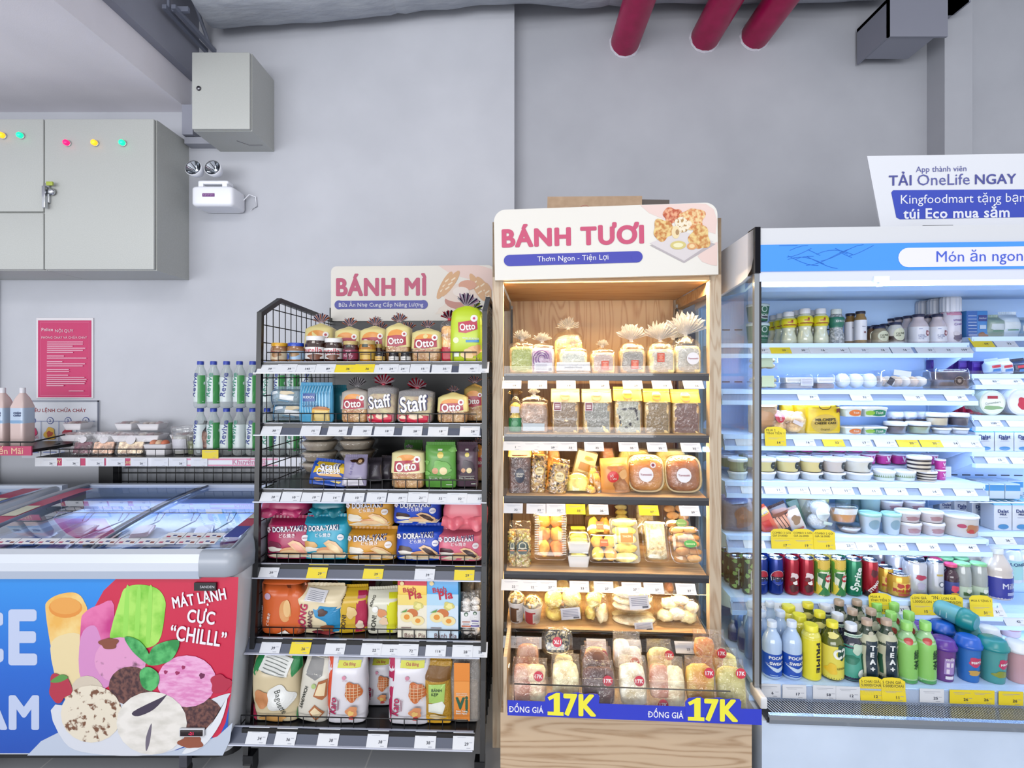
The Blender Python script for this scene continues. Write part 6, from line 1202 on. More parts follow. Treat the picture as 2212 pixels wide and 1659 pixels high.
def papertop(r, x0, x1, yt, topc, cb, label, swirl=False, tagc=None, txt=None, d=.08):
    o, w, h, d = C_(r, x0, x1, yt, 'loaf_bag', label, v=.03, d=d); s = sd(); lh = h * .70
    m = MB(); cm = crust('c08c58'); a = w * .44
    m.loft([(0, a, d * .44, 0, 0, 8), (lh * .85, a, d * .44, 0, 0, 8), (lh, a * .92, d * .4, 0, 0, 5)], cm, 28, amp=.0015, seed=s); fm = crumb(cb, .62); m.decals(w, lh, [('p', [(-.40, .02), (.40, .02), (.40, .92), (.28, .98), (-.28, .98), (-.40, .92)], fm)], eps=.0008)
    if swirl:
        m.decals(w, lh, [('blob', x, z, a_, b_, q, '241c28') for q, (x, z, a_, b_) in enumerate([(-.14, .74, .12, .035), (.12, .76, .13, .04), (.28, .6, .03, .08), (.30, .44, .03, .06), (-.30, .5, .03, .05), (-.28, .34, .03, .06), (.05, .28, .05, .05), (-.08, .18, .05, .03), (.24, .70, .05, .05)])], eps=.0016)
    m.build('loaf', o)
    m = MB(); m.loft([(.001, w * .47, d * .47, 0, 0, 7), (.01, w * .495, d * .5, 0, 0, 7), (lh * 1.04, w * .49, d * .48, 0, 0, 6)], film(), 36, amp=.002, seed=s, caps=(True, False)); m.build('clear_bag', o)
    m = MB(); m.loft([(lh * 1.0, w * .495, d * .49, 0, 0, 6), (h * .86, w * .49, d * .28, 0, 0, 4), (h * .93, w * .485, .006, 0, 0, 3), (h, w * .485, .005, 0, 0, 3)], M(topc, .5), 36, amp=.001, seed=s); m.decals(w, h, [('c', -.02, .84, .17, 'e8b88c'), ('c', -.02, .84, .14, topc), ('t', 'Yamazaki', -.02, .84, .26, 'c07858', 0, .03), ('r', 0, .935, .98, .012, 'f0e8cc')], f=lambda x, z: m.front(x, z) - .001); m.build('paper_top', o)
    if tagc:
        m = MB(); m.decals(1, 1, [('r', 0, 0, .030, .034, 'f0e4e8'), ('r', 0, 0, .026, .030, tagc), ('r', 0, .006, .018, .003, 'f0d8dc'), ('r', 0, 0, .018, .003, 'f0d8dc'), ('r', 0, -.006, .018, .003, 'f0d8dc')], f=flat(0)); m.build('label_sticker', o, (-w * .28, -d / 2 - .004, lh * .86))
        m = MB(); m.decals(1, 1, [('t', txt, 0, 0, w * .8, 'f0ece8', 0, .02)], f=flat(0)); m.build('script_print', o, (0, -d / 2 - .003, lh * .45))
papertop(2, 1190, 1254, 840, 'ecd2a0', 'a08870', 'brown grain loaf with cream folded top and small maroon label, beside the round-topped loaf', tagc='80203c', txt='Happy Sunday')
papertop(2, 1257, 1324, 841, 'ecd0a0', 'a4a49c', 'grey sesame loaf with cream folded top and small maroon label', tagc='80203c', txt='Happy Sunday')
papertop(2, 1326, 1390, 836, 'f4cc58', 'c8c8b8', 'white raisin swirl loaf under a yellow paper top', swirl=True)
papertop(2, 1391, 1451, 840, 'f4cc58', '9c8460', 'plain brown loaf under a yellow paper top', d=.07)
papertop(2, 1452, 1517, 842, 'f4cc58', '86645c', 'purple-brown loaf under a yellow paper top beside the cabinet post')
# third shelf
o, w, h, d = C_(3, 1088, 1139, 975, 'loaf_bag', 'dark chocolate loaf in a yellow-topped bag with an oval black label', v=.02, d=.09)
m = MB(); m.loft([(0, w * .46, d * .46, 0, 0, 6), (h * .8, w * .46, d * .46, 0, 0, 6), (h * .9, w * .4, d * .4, 0, 0, 4)], MN('4a2c28', '7c5448', 40, .6, .6), 28, amp=.003, seed=sd()); m.build('loaf', o)
m = MB(); m.loft([(.001, w * .48, d * .49, 0, 0, 6), (h * .86, w * .5, d * .49, 0, 0, 5)], film(), 28, amp=.002, seed=sd(), caps=(True, False)); m.decals(w, h, [('e', .02, .42, .2, .18, '18203c'), ('t', 'BÁNH\nPHÁP', .02, .44, .28, 'e8e0d0', 0, .04)], eps=.001); m.build('bag', o)
m = MB(); m.loft([(h * .86, w * .5, d * .5, 0, 0, 5), (h * .95, w * .5, .01, 0, 0, 3), (h * 1.0, w * .5, .004, 0, 0, 3)], M('e8b450', .5), 28, amp=.002, seed=sd()); m.build('paper_top', o)
def seeds(n, w, d, h, m, cols, r=.006, seed=1):
    rn = random.Random(seed)
    for _ in range(n):
        t = rn.uniform(math.pi, 2 * math.pi); m.ball(w * .44 * math.cos(t), d * .44 * math.sin(t), h * rn.uniform(.06, .94), r, r * .6, r, M(rn.choice(cols), .6), 6)
for x0, x1, yt, v, ry, lab in [(1143, 1180, 970, .03, 3, 'tall narrow bag of seed crackers with a gold label next to the chocolate loaf'), (1180, 1224, 992, .02, 8, 'tilted bag of seed crackers with a round gold label')]:
    o, w, h, d = C_(3, x0, x1, yt, 'cracker_bag', lab, 'snack bag', v=v, d=.05, ry=ry, group='bags of seed crackers')
    m = MB(); m.loft([(0, w * .4, d * .4, 0, 0, 4), (h * .85, w * .36, d * .36, 0, 0, 4)], MN('a07838', 'e8cc80', 60, .7, .6), 20); seeds(90, w, d, h * .88, m, ['f0d890', '6c5030', 'd0a850', '504030'], .0055, int(x0)); m.build('seed_crackers', o)
    m = MB(); m.loft([(0, w * .45, d * .46, 0, 0, 4), (.01, w * .5, d * .5, 0, 0, 4), (h * .88, w * .46, d * .42, 0, 0, 4), (h * 1.0, w * .48, .003, 0, 0, 3)], gold, 28, amp=.003, seed=sd()); m.decals(w, h, [('c', .05, .5, .27, 'e8c060'), ('c', .05, .5, .22, 'f4e4b0'), ('t', 'HẠT', .05, .52, .3, '8c6428', 0, .05), ('r', .05, .44, .26, .012, '8c6428')], eps=.0015); m.build('bag', o)
o, w, h, d = C_(3, 1218, 1279, 1028, 'ring_cake', 'round sugar-topped cake in a low clear cup at the front of the third cabinet shelf', 'cake', v=.012, d=.09, rx=-20)
m = MB(); m.loft([(.002, w * .4, d * .4, 0, 0, 2), (h * .6, w * .46, d * .46, 0, 0, 2), (h * .85, w * .36, d * .36, 0, 0, 2)], crust('dca850'), 28); m.ball(0, 0, h * .82, w * .3, d * .3, h * .16, M('f2e0a8', .6)); m.build('cake', o); m = MB(); m.loft([(0, w * .42, d * .42, 0, 0, 2), (h * .5, w * .49, d * .49, 0, 0, 2), (h, w * .5, d * .5, 0, 0, 2), (h, w * .4, d * .4, 0, 0, 2)], shell(), 32); m.build('clear_cup', o)
o, w, h, d = C_(3, 1234, 1282, 970, 'cake_box', 'tilted cream gift box with an oval window standing behind the ring cake', 'box', v=.15, d=.06, ry=14, dz=.035); carton(o, w * .9, h * .9, d, 'e4d6a8', [('blob', .1, .76, .24, .10, 3, 'f0c850'), ('e', .1, .76, .2, .07, 'd89848'), ('r', .05, .4, .7, .3, -6, 'b08850'), ('r', .0, .18, .6, .05, -6, 'f0e8c8')])
for k, (x0, x1, yt, v, dz) in enumerate([(1268, 1293, 1008, .06, 0), (1284, 1306, 1020, .04, 0), (1262, 1288, 1050, .02, 0)]):
    o, w, h, d = C_(3, x0, x1, yt, 'wrapped_bun', 'golden bun in crinkled gold film, %s beside the orange paper bag' % ['upright', 'leaning', 'lying low'][k], v=v, d=.045, ry=[4, -8, 20][k]); m = MB(); m.ball(0, 0, h * .46, w * .42, d * .4, h * .44, crust('d89438'), 16, .15, seed=k); m.build('bun', o); m = MB(); m.loft([(0, w * .4, d * .4, 0, 0, 3), (h * .4, w * .5, d * .5, 0, 0, 3), (h, w * .46, .003, 0, 0, 3)], gold, 24, amp=.004, seed=sd()); m.build('wrap', o)
o, w, h, d = C_(3, 1300, 1366, 992, 'paper_bag', 'orange paper bread bag with a torn clear window and red round seal', 'bag', v=.025, d=.07, ry=-3)
pouch(o, w, h, d, 'eca458', [('blob', .0, .74, .24, .12, 2, 'e0843c'), ('q', [(-.1, .3), (.1, .55), (.35, .3), (.42, .04), (.0, .03), (-.05, .15)], MN('a86c40', 'd8a478', 30, .5, .1)), ('c', -.1, .5, .19, 'e03838'), ('t', 'SỐ\n1 VN', -.1, .5, .2, 'f8e0d8', 0, .05), ('q', [(.1, .6), (.3, .7), (.36, .5), (.2, .42)], 'f0b878')], amp=.009, seal=False, topw=.92)
def roundcake(x0, x1, y0, yt, col, c2, label, stick2=False):
    v = .03; o, w, h, d = C_(3, x0, x1, yt, 'round_loaf', label, v=v, d=.06, rx=-14)
    m = MB(); 
    def disc(rr, y, e=3.4, n=44): return [(rr * sgp(math.cos(2 * math.pi * k / n), 2 / e), y, h / 2 + rr * h / w * sgp(math.sin(2 * math.pi * k / n), 2 / e)) for k in range(n)]
    def sw(ms, prof):
        n = 44; vs = []; 
        for rr, y in prof: vs += disc(rr, y)
        ms.add(vs, [(i * n + k, i * n + (k + 1) % n, (i + 1) * n + (k + 1) % n, (i + 1) * n + k) for i in range(len(prof) - 1) for k in range(n)], cm_, True); ms.add(vs[-n:], [tuple(range(n))], cm_)
    cm_ = M('e8d4a4', .5); sw(m, [(w * .42, .03), (w * .49, -.022), (w * .5, -.026), (w * .47, -.026), (w * .45, -.02), (w * .44, .0)]); m.build('paper_tray', o)
    cm_ = MN(col, c2, 16, .35, .5, .35, .7, bscale=26); m = MB(); sw(m, [(w * .45, -.005), (w * .445, -.024), (w * .40, -.036), (w * .30, -.043), (w * .15, -.046), (w * .02, -.047)]); m.build('cake', o)
    cm_ = film(); m = MB(); sw(m, [(w * .5, .01), (w * .53, -.02), (w * .46, -.045), (w * .28, -.053), (w * .02, -.055)]); m.build('film_wrap', o)
    m = MB(); m.decals(1, 1, [('c', 0, 0, .028, 'f0eef2'), ('t', 'Yamazaki', 0, 0, .044, 'a04058', 0, .04)], f=flat(0)); m.build('label_sticker', o, (-.006, -.057, h * .45))
    if stick2: m = MB(); m.decals(1, 1, [('c', 0, 0, .011, 'f0eef2'), ('c', 0, 0, .006, '903050')], f=flat(0)); m.build('small_sticker', o, (w * .16, -.054, h * .70))
roundcake(1358, 1438, 0, 986, 'b86c28', 'e0a050', 'golden brown round loaf in a white-rimmed tray with two stickers', True)
roundcake(1447, 1527, 0, 988, '8a4c28', 'b87848', 'dark brown round loaf in a white-rimmed tray with one sticker')
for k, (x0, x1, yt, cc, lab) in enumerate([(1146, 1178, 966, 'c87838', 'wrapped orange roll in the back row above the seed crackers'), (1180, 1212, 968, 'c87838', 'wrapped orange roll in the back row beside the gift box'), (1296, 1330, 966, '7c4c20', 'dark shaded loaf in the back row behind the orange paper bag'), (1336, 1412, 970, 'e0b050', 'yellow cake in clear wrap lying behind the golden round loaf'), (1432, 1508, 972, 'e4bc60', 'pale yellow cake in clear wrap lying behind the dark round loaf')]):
    o, w, h, d = C_(3, x0, x1, yt, 'wrapped_loaf', lab, v=.2, d=.10); m = MB(); m.loft([(0, w * .44, d * .4, 0, 0, 4), (h * .7, w * .46, d * .45, 0, 0, 4), (h * .95, w * .36, d * .35, 0, 0, 3)], crust(cc)); m.build('loaf', o); m = MB(); m.loft([(0, w * .47, d * .46, 0, 0, 4), (h * .8, w * .5, d * .5, 0, 0, 4), (h, w * .42, d * .4, 0, 0, 3)], film(), 28, amp=.005, seed=sd()); m.build('wrap', o)
# fourth shelf: packs lie back against the slope, seen from above
def tray_pack(r, x0, x1, yt, d, name, label, fill, cat='bread', v=.02, th=.035, base='clear', txts=(), e=9, ridge=False, group=None, rz=0, lean=30, dz=0):
    """shallow pack leaning back: local plane x (width) by z (length), thickness along -y"""
    zb = CBZ[r] + CSL[r] * v + .001 + dz; u, w, h = spot(CB, x0, x1, yt, zb, v); L_ = h / math.cos(math.radians(lean)) * (1 - .16)
    u = max(pl + .014 + w / 2, min(pr - .012 - w / 2, u))
    o = thing(CB, u, v + .022, zb + th * math.sin(math.radians(lean)), name, label, cat, group, -lean, 0, rz)
    n = 40; bm_ = {'clear': shell(), 'white': M('dcd8d0', .4), 'kraft': M('8c6c4c', .5)}[base]
    def ring(k_, y, e_=e): return [(w * k_ / 2 * sgp(math.cos(2 * math.pi * (q + .5) / n), 2 / e_), y, L_ / 2 + L_ * k_ / 2 * sgp(math.sin(2 * math.pi * (q + .5) / n), 2 / e_)) for q in range(n)]
    def skin(m, rs, mt, cap=True):
        vs = []
        for a in rs: vs += ring(*a)
        m.add(vs, [(i * n + k, i * n + (k + 1) % n, (i + 1) * n + (k + 1) % n, (i + 1) * n + k) for i in range(len(rs) - 1) for k in range(n)], mt, True)
        if cap: m.add(vs[-n:], [tuple(range(n))], mt)
    m = MB(); skin(m, [(1.0, -th * .4), (.93, 0), (.5, 0), (.01, 0)], bm_); m.build('tray', o)
    m = MB(); fill(m, w, L_, th); m.build('contents', o)
    m = MB(); skin(m, [(1.0, -th * .4), (.96, -th * .42), (.92, -th * .95), (.88, -th * 1.02), (.4, -th * 1.03), (.01, -th * 1.03)], shell() if base != 'film' else film())
    if ridge:
        for k in range(26):
            z = L_ * (.08 + .84 * k / 25)
            for sx in (-1, 1): m.box(sx * w * .40 - .008, sx * w * .40 + .008, -th * 1.06, -th * 1.02, z, z + .0018, M('f0f0f4', .2))
    if txts: m.decals(w, L_, list(txts), f=flat(-th * 1.05), eps=.0008)
    m.build('clear_lid', o); return o
def croiss(cols, nx, nz, lump=.25, ln=1.0):
    def f(m, w, L_, th):
        for i in range(nx):
            for j in range(nz): m.ball(w * (.8 * (i + .5) / nx - .4), -th * .48, L_ * (.08 + .84 * (j + .5) / nz), w * .46 / nx * .92, th * .44, L_ * .46 / nz * ln, crust(cols[(i + j) % len(cols)]), 16, lump, seed=i * 3 + j * 5)
    return f
for x0, x1, lc, lab in [(1088, 1107, '30402c', 'narrow muesli bag with a dark arched label against the post of the fourth cabinet shelf'), (1110, 1147, '203c34', 'muesli bag of dried fruit with a green arched label')]:
    o, w, h, d = C_(4, x0, x1, 1131, 'muesli_bag', lab, 'snack bag', v=.02, d=.05, rx=-8, group='muesli bags')
    m = MB(); m.loft([(0, w * .42, d * .4, 0, 0, 4), (h * .8, w * .40, d * .36, 0, 0, 4)], MN('a87c38', 'ecd894', 70, .7, .6), 20); seeds(70, w, d, h * .8, m, ['f0dc98', '70502c', 'd8a030', 'b8b060'], .006, x0); m.build('muesli', o)
    m = MB(); m.loft([(0, w * .46, d * .46, 0, 0, 4), (.01, w * .5, d * .5, 0, 0, 4), (h * .82, w * .48, d * .42, 0, 0, 4), (h * 1.0, w * .48, .003, 0, 0, 3)], film(), 28, amp=.003, seed=sd()); m.decals(w, h, [('e', 0, .42, .36, .15, lc), ('e', 0, .46, .22, .08, 'd8d0b0'), ('e', 0, .46, .17, .06, lc), ('r', 0, .36, .5, .03, 'c87838'), ('r', 0, .41, .5, .02, 'e0dcc8')], eps=.0015); m.build('bag', o)
tray_pack(4, 1152, 1226, 1116, 0, 'croissant_pack', 'ribbed clear box of small croissants on the fourth cabinet shelf', croiss(['c07828', 'a8602c'], 2, 3, .3), ridge=True, th=.045)
for k, (x0, x1, yt, dz, v, lab) in enumerate([(1226, 1275, 1178, 0, .03, 'lower white cake box, bottom of the pair beside the croissants'), (1226, 1276, 1122, .055, .03, 'white box of cream cakes with yellow label on top of another white box')]):
    o, w, h, d = C_(4, x0, x1, yt, 'cake_box', lab, 'box', v=v, d=.10, dz=dz, group='white cake boxes'); hb = .045
    m = MB(); m.loft([(0, w * .42, d * .42, 0, 0, 14), (hb, w * .5, d * .5, 0, 0, 14), (hb, w * .46, d * .46, 0, 0, 14), (hb * .6, w * .44, d * .44, 0, 0, 14)], M('ece8e4', .5), 36); m.build('tray', o)
    m = MB()
    for j in range(3): m.ball(0, d * (-.3 + .3 * j), hb * (.9 + .15 * j), w * .4, d * .17, hb * .45, crust('d8a048'), 14)
    m.build('cakes', o); m = MB(); m.loft([(hb, w * .49, d * .49, 0, 0, 12), (hb + .012, w * .48, d * .48, 0, .0, 12), (hb + .035, w * .40, d * .3, 0, .02, 10)], shell(), 32); 
    m.build('clear_lid', o)
    if k: m = MB(); m.box(-w * .32, w * .32, .0, .04, hb + .036, hb + .037, M('f0cc40', .5)); tops(m, w * .6, .04, hb + .0375, [('t', 'Bánh Kem', 0, 1.0, .8, 'b07828', 0, .02)]); m.build('label_sticker', o)
for k, (x0, x1, yt, v, dz, lab) in enumerate([(1262, 1320, 1098, .26, .02, 'farthest of the three brown pastry trays'), (1266, 1330, 1130, .13, .01, 'middle of the three brown pastry trays'), (1273, 1341, 1172, .012, 0, 'front pastry tray with a red label over yellow rolls')]):
    tray_pack(4, x0, x1, yt, 0, 'pastry_tray', lab, croiss(['dca03c', 'b87830'], 2, 2 if k == 2 else 1, .15), base='kraft', v=v, dz=dz, th=.035, lean=35, group='brown pastry trays', txts=[('r', 0, .62, .26, .24, 'e0603c'), ('t', 'NGON', 0, .64, .2, 'f8dccc', 0, .03)] + ([('r', 0, .44, .26, .08, 'f0c840')] if k == 1 else []))
def tarts(m, w, L_, th):
    for j in range(5): m.ball(0, -th * .5, L_ * (.12 + .19 * j), w * .42, th * .45, L_ * .11, crust('e4b048' if j % 2 else 'eec868'), 14, .2, seed=j)
tray_pack(4, 1322, 1386, 1131, 0, 'tart_tray', 'long tray of yellow egg pastries with an orange label', tarts, base='white', rz=0, txts=[('r', .05, .52, .42, .2, 'ec7c40'), ('t', 'THƠM', .05, .55, .3, 'f8e0d0', 0, .03)])
tray_pack(4, 1330, 1362, 1098, 0, 'tart_tray', 'yellow pastry tray in the back row above the egg pastries', tarts, base='kraft', v=.27, dz=.02, th=.03)
def rollf(m, w, L_, th): m.rbox(-w * .38, w * .38, -th * .9, -th * .1, L_ * .06, L_ * .94, MN('c8a868', 'f0e4c0', 90, .8, .8, .3, .6), .012, 24, 5)
tray_pack(4, 1393, 1449, 1140, 0, 'floss_roll_box', 'clear box holding one long crumb-coated roll', rollf, th=.045, e=7)
tray_pack(4, 1374, 1420, 1100, 0, 'floss_roll_box', 'clear box with a crumb roll in the back row', rollf, th=.045, e=7, v=.22, dz=.015)
def bisc(m, w, L_, th):
    for j in range(5):
        for i in range(2): m.ball(w * (-.2 + .4 * i + .06 * (j % 2)), -th * (.35 + .3 * ((i + j) % 2)), L_ * (.12 + .19 * j), w * .23, th * .22, L_ * .10, MN('c88c50', 'e8bc80', 30, .6, .2), 16)
for k, (x0, x1, yt, v, dz, lab) in enumerate([(1452, 1512, 1102, .16, .015, 'clear bag of palmier biscuits with a green leaf label, upper one'), (1460, 1530, 1152, .02, 0, 'clear bag of palmier biscuits with a green oval label, lower one at the front')]):
    tray_pack(4, x0, x1, yt, 0, 'biscuit_bag', lab, bisc, base='clear', e=5, v=v, dz=dz, th=.04, txts=[('e', .1, .48, .2, .10, '3c9444'), ('t', 'Savoure', .1, .48, .28, 'd8f0c8', 0, .03)], group='palmier biscuit bags')
# fifth shelf
for k, (x0, x1, yt, sc2, lab) in enumerate([(1089, 1126, 1276, '6c4c38', 'brown-labelled tub of caramel popcorn against the cabinet post'), (1128, 1172, 1285, 'b84048', 'red-labelled tub of caramel popcorn tilted forward')]):
    o, w, h, d = C_(5, x0, x1, yt, 'popcorn_tub', lab, 'tub', v=.02, d=.07, rx=14 if k else 10, group='popcorn tubs', dz=.002)
    r = w / 2; m = MB(); m.lathe([(r * .74, 0), (r * .76, .004), (r, h * .66)], M('e8e4e2', .4), n=30); m.decals(w, h, [('r', -.1, .3, .5, .5, sc2), ('r', .2, .3, .36, .4, 'dcd8d4')] + [('r', .2, .42 - .04 * q, .26, .01, '706c70') for q in range(6)]); m.build('cup', o)
    m = MB(); rn = random.Random(k)
    for q in range(46): a = rn.random() * 6.28; rr = r * .8 * math.sqrt(rn.random()); m.ball(rr * math.cos(a), rr * math.sin(a), h * .66 + h * .24 * (1 - (rr / r) ** 2) * rn.uniform(.6, 1), .007, .007, .007, M(rn.choice(['e8cc88', 'd8a850', 'f4e8c0']), .35), 8, .2)
    m.build('popcorn', o); m = MB(); m.lathe([(r, h * .66), (r * 1.03, h * .68), (r * 1.0, h * .70)], M('e8e4e2', .3), n=30, caps=(False, False)); m.lathe([(r, h * .69), (r * .92, h * .85), (r * .55, h * .97), (.002, h)], shell(), n=30, caps=(False, False)); m.build('dome_lid', o)
def bunbag(r, x0, x1, yt, label, pos, cr, v=.02, d=.12, paper=None, dz=0, name='bun_bag', lump=.06, rz=0, mk=None):
    o, w, h, d = C_(r, x0, x1, yt, name, label, v=v, d=d, dz=dz, rz=rz); m = MB()
    for q, (x, y, z, a, b, c) in enumerate(pos): m.ball(x * w, y * d, z * h, a * w, b * d, c * h, crust(cr[q % len(cr)]), 20, lump, seed=q)
    m.build('buns', o)
    m = MB(); m.loft([(.0, w * .42, d * .42, 0, 0, 4), (h * .12, w * .5, d * .5, 0, 0, 4), (h * .7, w * .5, d * .48, 0, 0, 3.5), (h * .92, w * .4, d * .36, 0, 0, 3), (h, w * .22, d * .2, 0, 0, 3)], film(), 36, amp=.006, fr=30, seed=sd())
    m.build('bag', o)
    if paper: x, z, a, b = paper; m = MB(); m.decals(1, 1, [('r', 0, 0, a, b, 'd8d8e2')] + [('r', 0, b * (.32 - .13 * q), a * .8, b * .05, '8888a0') for q in range(5)] + [('r', a * .28, -b * .36, a * .3, b * .14, '404050')], f=flat(0)); m.build('label_sticker', o, (x * w, -d / 2 - .004, z * h), (math.radians(-12), math.radians(-6 if r == 5 else 0), 0))
    return o
bunbag(5, 1174, 1260, 1278, 'large clear bag of round brioche buns with a white printed label', [(-.24, -.12, .62, .24, .3, .26), (.22, -.1, .66, .25, .3, .26), (-.2, -.05, .2, .26, .36, .22), (.24, 0, .24, .24, .36, .24)], ['d8984c', 'e4b468'], paper=(.18, .38, .075, .042), d=.13)
bunbag(5, 1264, 1318, 1286, 'clear bag of torn crusty bread pieces between the brioche and the hot dog rolls', [(-.1, 0, .7, .32, .4, .22), (.2, -.1, .3, .26, .36, .28), (-.25, -.1, .3, .22, .3, .2)], ['d8a858', 'ecc888'], d=.10, lump=.3)
bunbag(5, 1322, 1416, 1276, 'upper pack of long hot dog rolls with a white printed label', [(0, -.1, .72, .46, .36, .2), (.02, -.12, .42, .46, .36, .2), (0, -.1, .14, .46, .36, .16)], ['f0d09c', 'e8c088'], paper=(.12, .52, .075, .05), d=.12, name='roll_pack', dz=.055)
bunbag(5, 1324, 1426, 1340, 'lower pack of long hot dog rolls under another pack', [(0, -.08, .34, .47, .42, .4), (0, .2, .4, .47, .3, .4)], ['ecc890', 'e4bc80'], paper=(.15, .3, .07, .03), d=.13, name='roll_pack')
bunbag(5, 1428, 1526, 1298, 'clear bag heaped with pale crescent cookies beside the cabinet post', [(-.3, -.15, .3, .2, .24, .2), (-.05, -.18, .4, .2, .24, .22), (.2, -.15, .3, .2, .24, .24), (.3, -.1, .6, .16, .24, .18), (-.18, 0, .66, .2, .26, .2), (.05, 0, .8, .2, .24, .14)], ['ecc07c', 'f0cc90'], d=.12, lump=.2)
for k, (x0, x1, yt, c, cn) in enumerate([(1122, 1150, 1262, 'e07038', 'orange carton-like'), (1150, 1172, 1264, 'e8a040', 'amber'), (1200, 1232, 1256, 'ecc060', 'yellow crusty'), (1272, 1292, 1260, 'e8c878', 'pale yellow'), (1322, 1342, 1258, 'e8c070', 'golden'), (1438, 1462, 1260, 'd07838', 'dark orange'), (1392, 1470, 1276, 'f0dcc0', 'flat cream')]):
    bunbag(5, x0, x1, yt, '%s bread pack in the back row of the fifth cabinet shelf' % cn, [(0, 0, .45, .44, .4, .42)], [c], v=.24, d=.08)
# promotion tray at the foot, front row and back row
TZ = TR; 
def T_(x0, x1, yt, name, label, v=-.285, d=.06, rx=-12, ry=0, rz=0, dz=.0, cat='bread'):
    u, w, h = spot(CB, x0, x1, yt, TZ + dz, v); u = min(u, t1 - .005 - w / 2)
    return thing(CB, u, v + d / 2, TZ + dz + .001, name, label, cat, 'flat-price bread packs in the acrylic tray', rx, ry, rz), w, h, d
def pk(x0, x1, yt, label, shapes, cols, dot=(.3, .6), n=1, **k):
    o, w, h, d = T_(x0, x1, yt, 'bread_pack', label, **k); m = MB()
    for q, (x, z, a, c) in enumerate(shapes):
        mt = cols[q % len(cols)] if isinstance(cols[q % len(cols)], bpy.types.Material) else crust(cols[q % len(cols)]); a = min(a * 1.12, .47) * w; X = x * w; Z = max(.03 * h, (z - c * 1.02) * h); T = min(.84 * h, (z + c) * h); b = d * .36
        m.loft([(Z, a * .7, b * .5, X, 0, 3), (Z + .06 * (T - Z), a * .93, b * .9, X, 0, 3.4), (Z + .3 * (T - Z), a, b, X, 0, 3.6), (Z + .7 * (T - Z), a * .98, b, X, 0, 3.4), (Z + .92 * (T - Z), a * .86, b * .8, X, 0, 3), (T, a * .5, b * .4, X, 0, 2.6)], mt, 32, amp=.007, fr=42, seed=q * 3.1 + x0 * .37)
    m.build('bread', o); m = MB(); m.loft([(0, w * .44, d * .4, 0, 0, 4), (.012, w * .5, d * .5, 0, 0, 4), (h * .75, w * .5, d * .44, 0, 0, 4), (h * .9, w * .47, d * .2, 0, 0, 3), (h, w * .48, .003, 0, 0, 3)], film(), 36, amp=.005, fr=32, seed=sd()); m.build('bag', o)
    if dot:
        m = MB(); m.decals(1, 1, [('c', 0, 0, .0165, 'd42c48'), ('t', '17K', 0, 0, .024, 'f8f0f2', 0, .07, 1.1)], f=flat(0)); m.build('price_sticker', o, (dot[0] * w, -d / 2 - .003, dot[1] * h), (math.radians(4), 0, 0))
pinkb = MN('d88868', 'f4ccb0', 22, .5, .3, .35, .65); choc = MN('4a2a28', '7c5048', 14, .5, .2, .3, .7); grn = MN('b8a850', 'dcd488', 40, .8, .6, .3, .6); yel = MN('e8a030', 'f8dc68', 14, .4, .2, .4, .6)
for (x0, x1, yt, lab, sh, cols, dot) in [
    (1112, 1166, 1394, 'back-row pack of pink twisted rolls, above the front pack of pink twisted rolls', [(0, .5, .4, .4)], [pinkb], (.3, .35)),
    (1196, 1242, 1420, 'back-row pale roll pack under the seeded clear box', [(0, .5, .4, .4)], ['dcb078'], (.2, .5)),
    (1262, 1318, 1402, 'back-row pack with only its red sticker over the chocolate bun', [(0, .5, .42, .4)], ['b87850'], (.25, .72)),
    (1328, 1392, 1382, 'back-row floury bread pack leaning above the raisin bread', [(-.2, .6, .26, .3), (.2, .4, .26, .3)], ['ecd0a0'], (.2, .45)),
    (1402, 1460, 1398, 'back-row golden roll pack above the ham rolls', [(0, .5, .4, .3)], ['dca868'], (.3, .7)),
    (1506, 1580, 1378, 'back-row pack of orange floss-covered buns at the chiller end', [(-.15, .7, .26, .2), (.1, .4, .3, .22)], [MN('e08038', 'f4c078', 60, .8, .6)], (.28, .62)),
    (1556, 1604, 1416, 'back-row yellow crumb bun pack at the chiller end', [(0, .5, .4, .4)], ['ecc458'], None)]:
    pk(x0, x1, yt, lab, sh, cols, dot, v=-.17, d=.06, dz=.01)
for (x0, x1, yt, lab, sh, cols, dot) in [
    (1104, 1184, 1440, 'front pack of pink ham twisted rolls at the post end of the tray', [(-.22, .7, .2, .24), (.16, .7, .24, .22), (-.2, .3, .22, .24), (.22, .3, .22, .24)], [pinkb, 'e8a880'], (.24, .66)),
    (1190, 1256, 1432, 'front pack of golden cream roll with a berry centre', [(0, .5, .40, .42)], ['ecc07c'], None),
    (1258, 1332, 1446, 'front pack of square dark chocolate bread', [(-.15, .45, .3, .4), (.2, .45, .26, .4)], [choc], (.26, .62)),
    (1338, 1404, 1436, 'front pack of pale raisin bread with a centred red sticker', [(0, .48, .40, .44)], ['e4cc94'], (.18, .56)),
    (1406, 1486, 1438, 'front pack of two ham and floss rolls', [(-.2, .6, .24, .4), (.22, .4, .24, .4)], [pinkb, 'e8bc84'], (-.16, .12)),
    (1488, 1554, 1438, 'front pack of yellow custard bread', [(0, .5, .42, .44)], [yel], (.24, .74)),
    (1556, 1622, 1444, 'front pack of oval green crumb bread at the chiller end of the tray', [(0, .48, .44, .46)], [grn], (.26, .78))]:
    pk(x0, x1, yt, lab, sh, cols, dot)
o, w, h, d = T_(1254, 1326, 1410, 'bread_pack', 'round brown cocoa bun leaning above the square chocolate bread', v=-.222, dz=.045, d=.05)
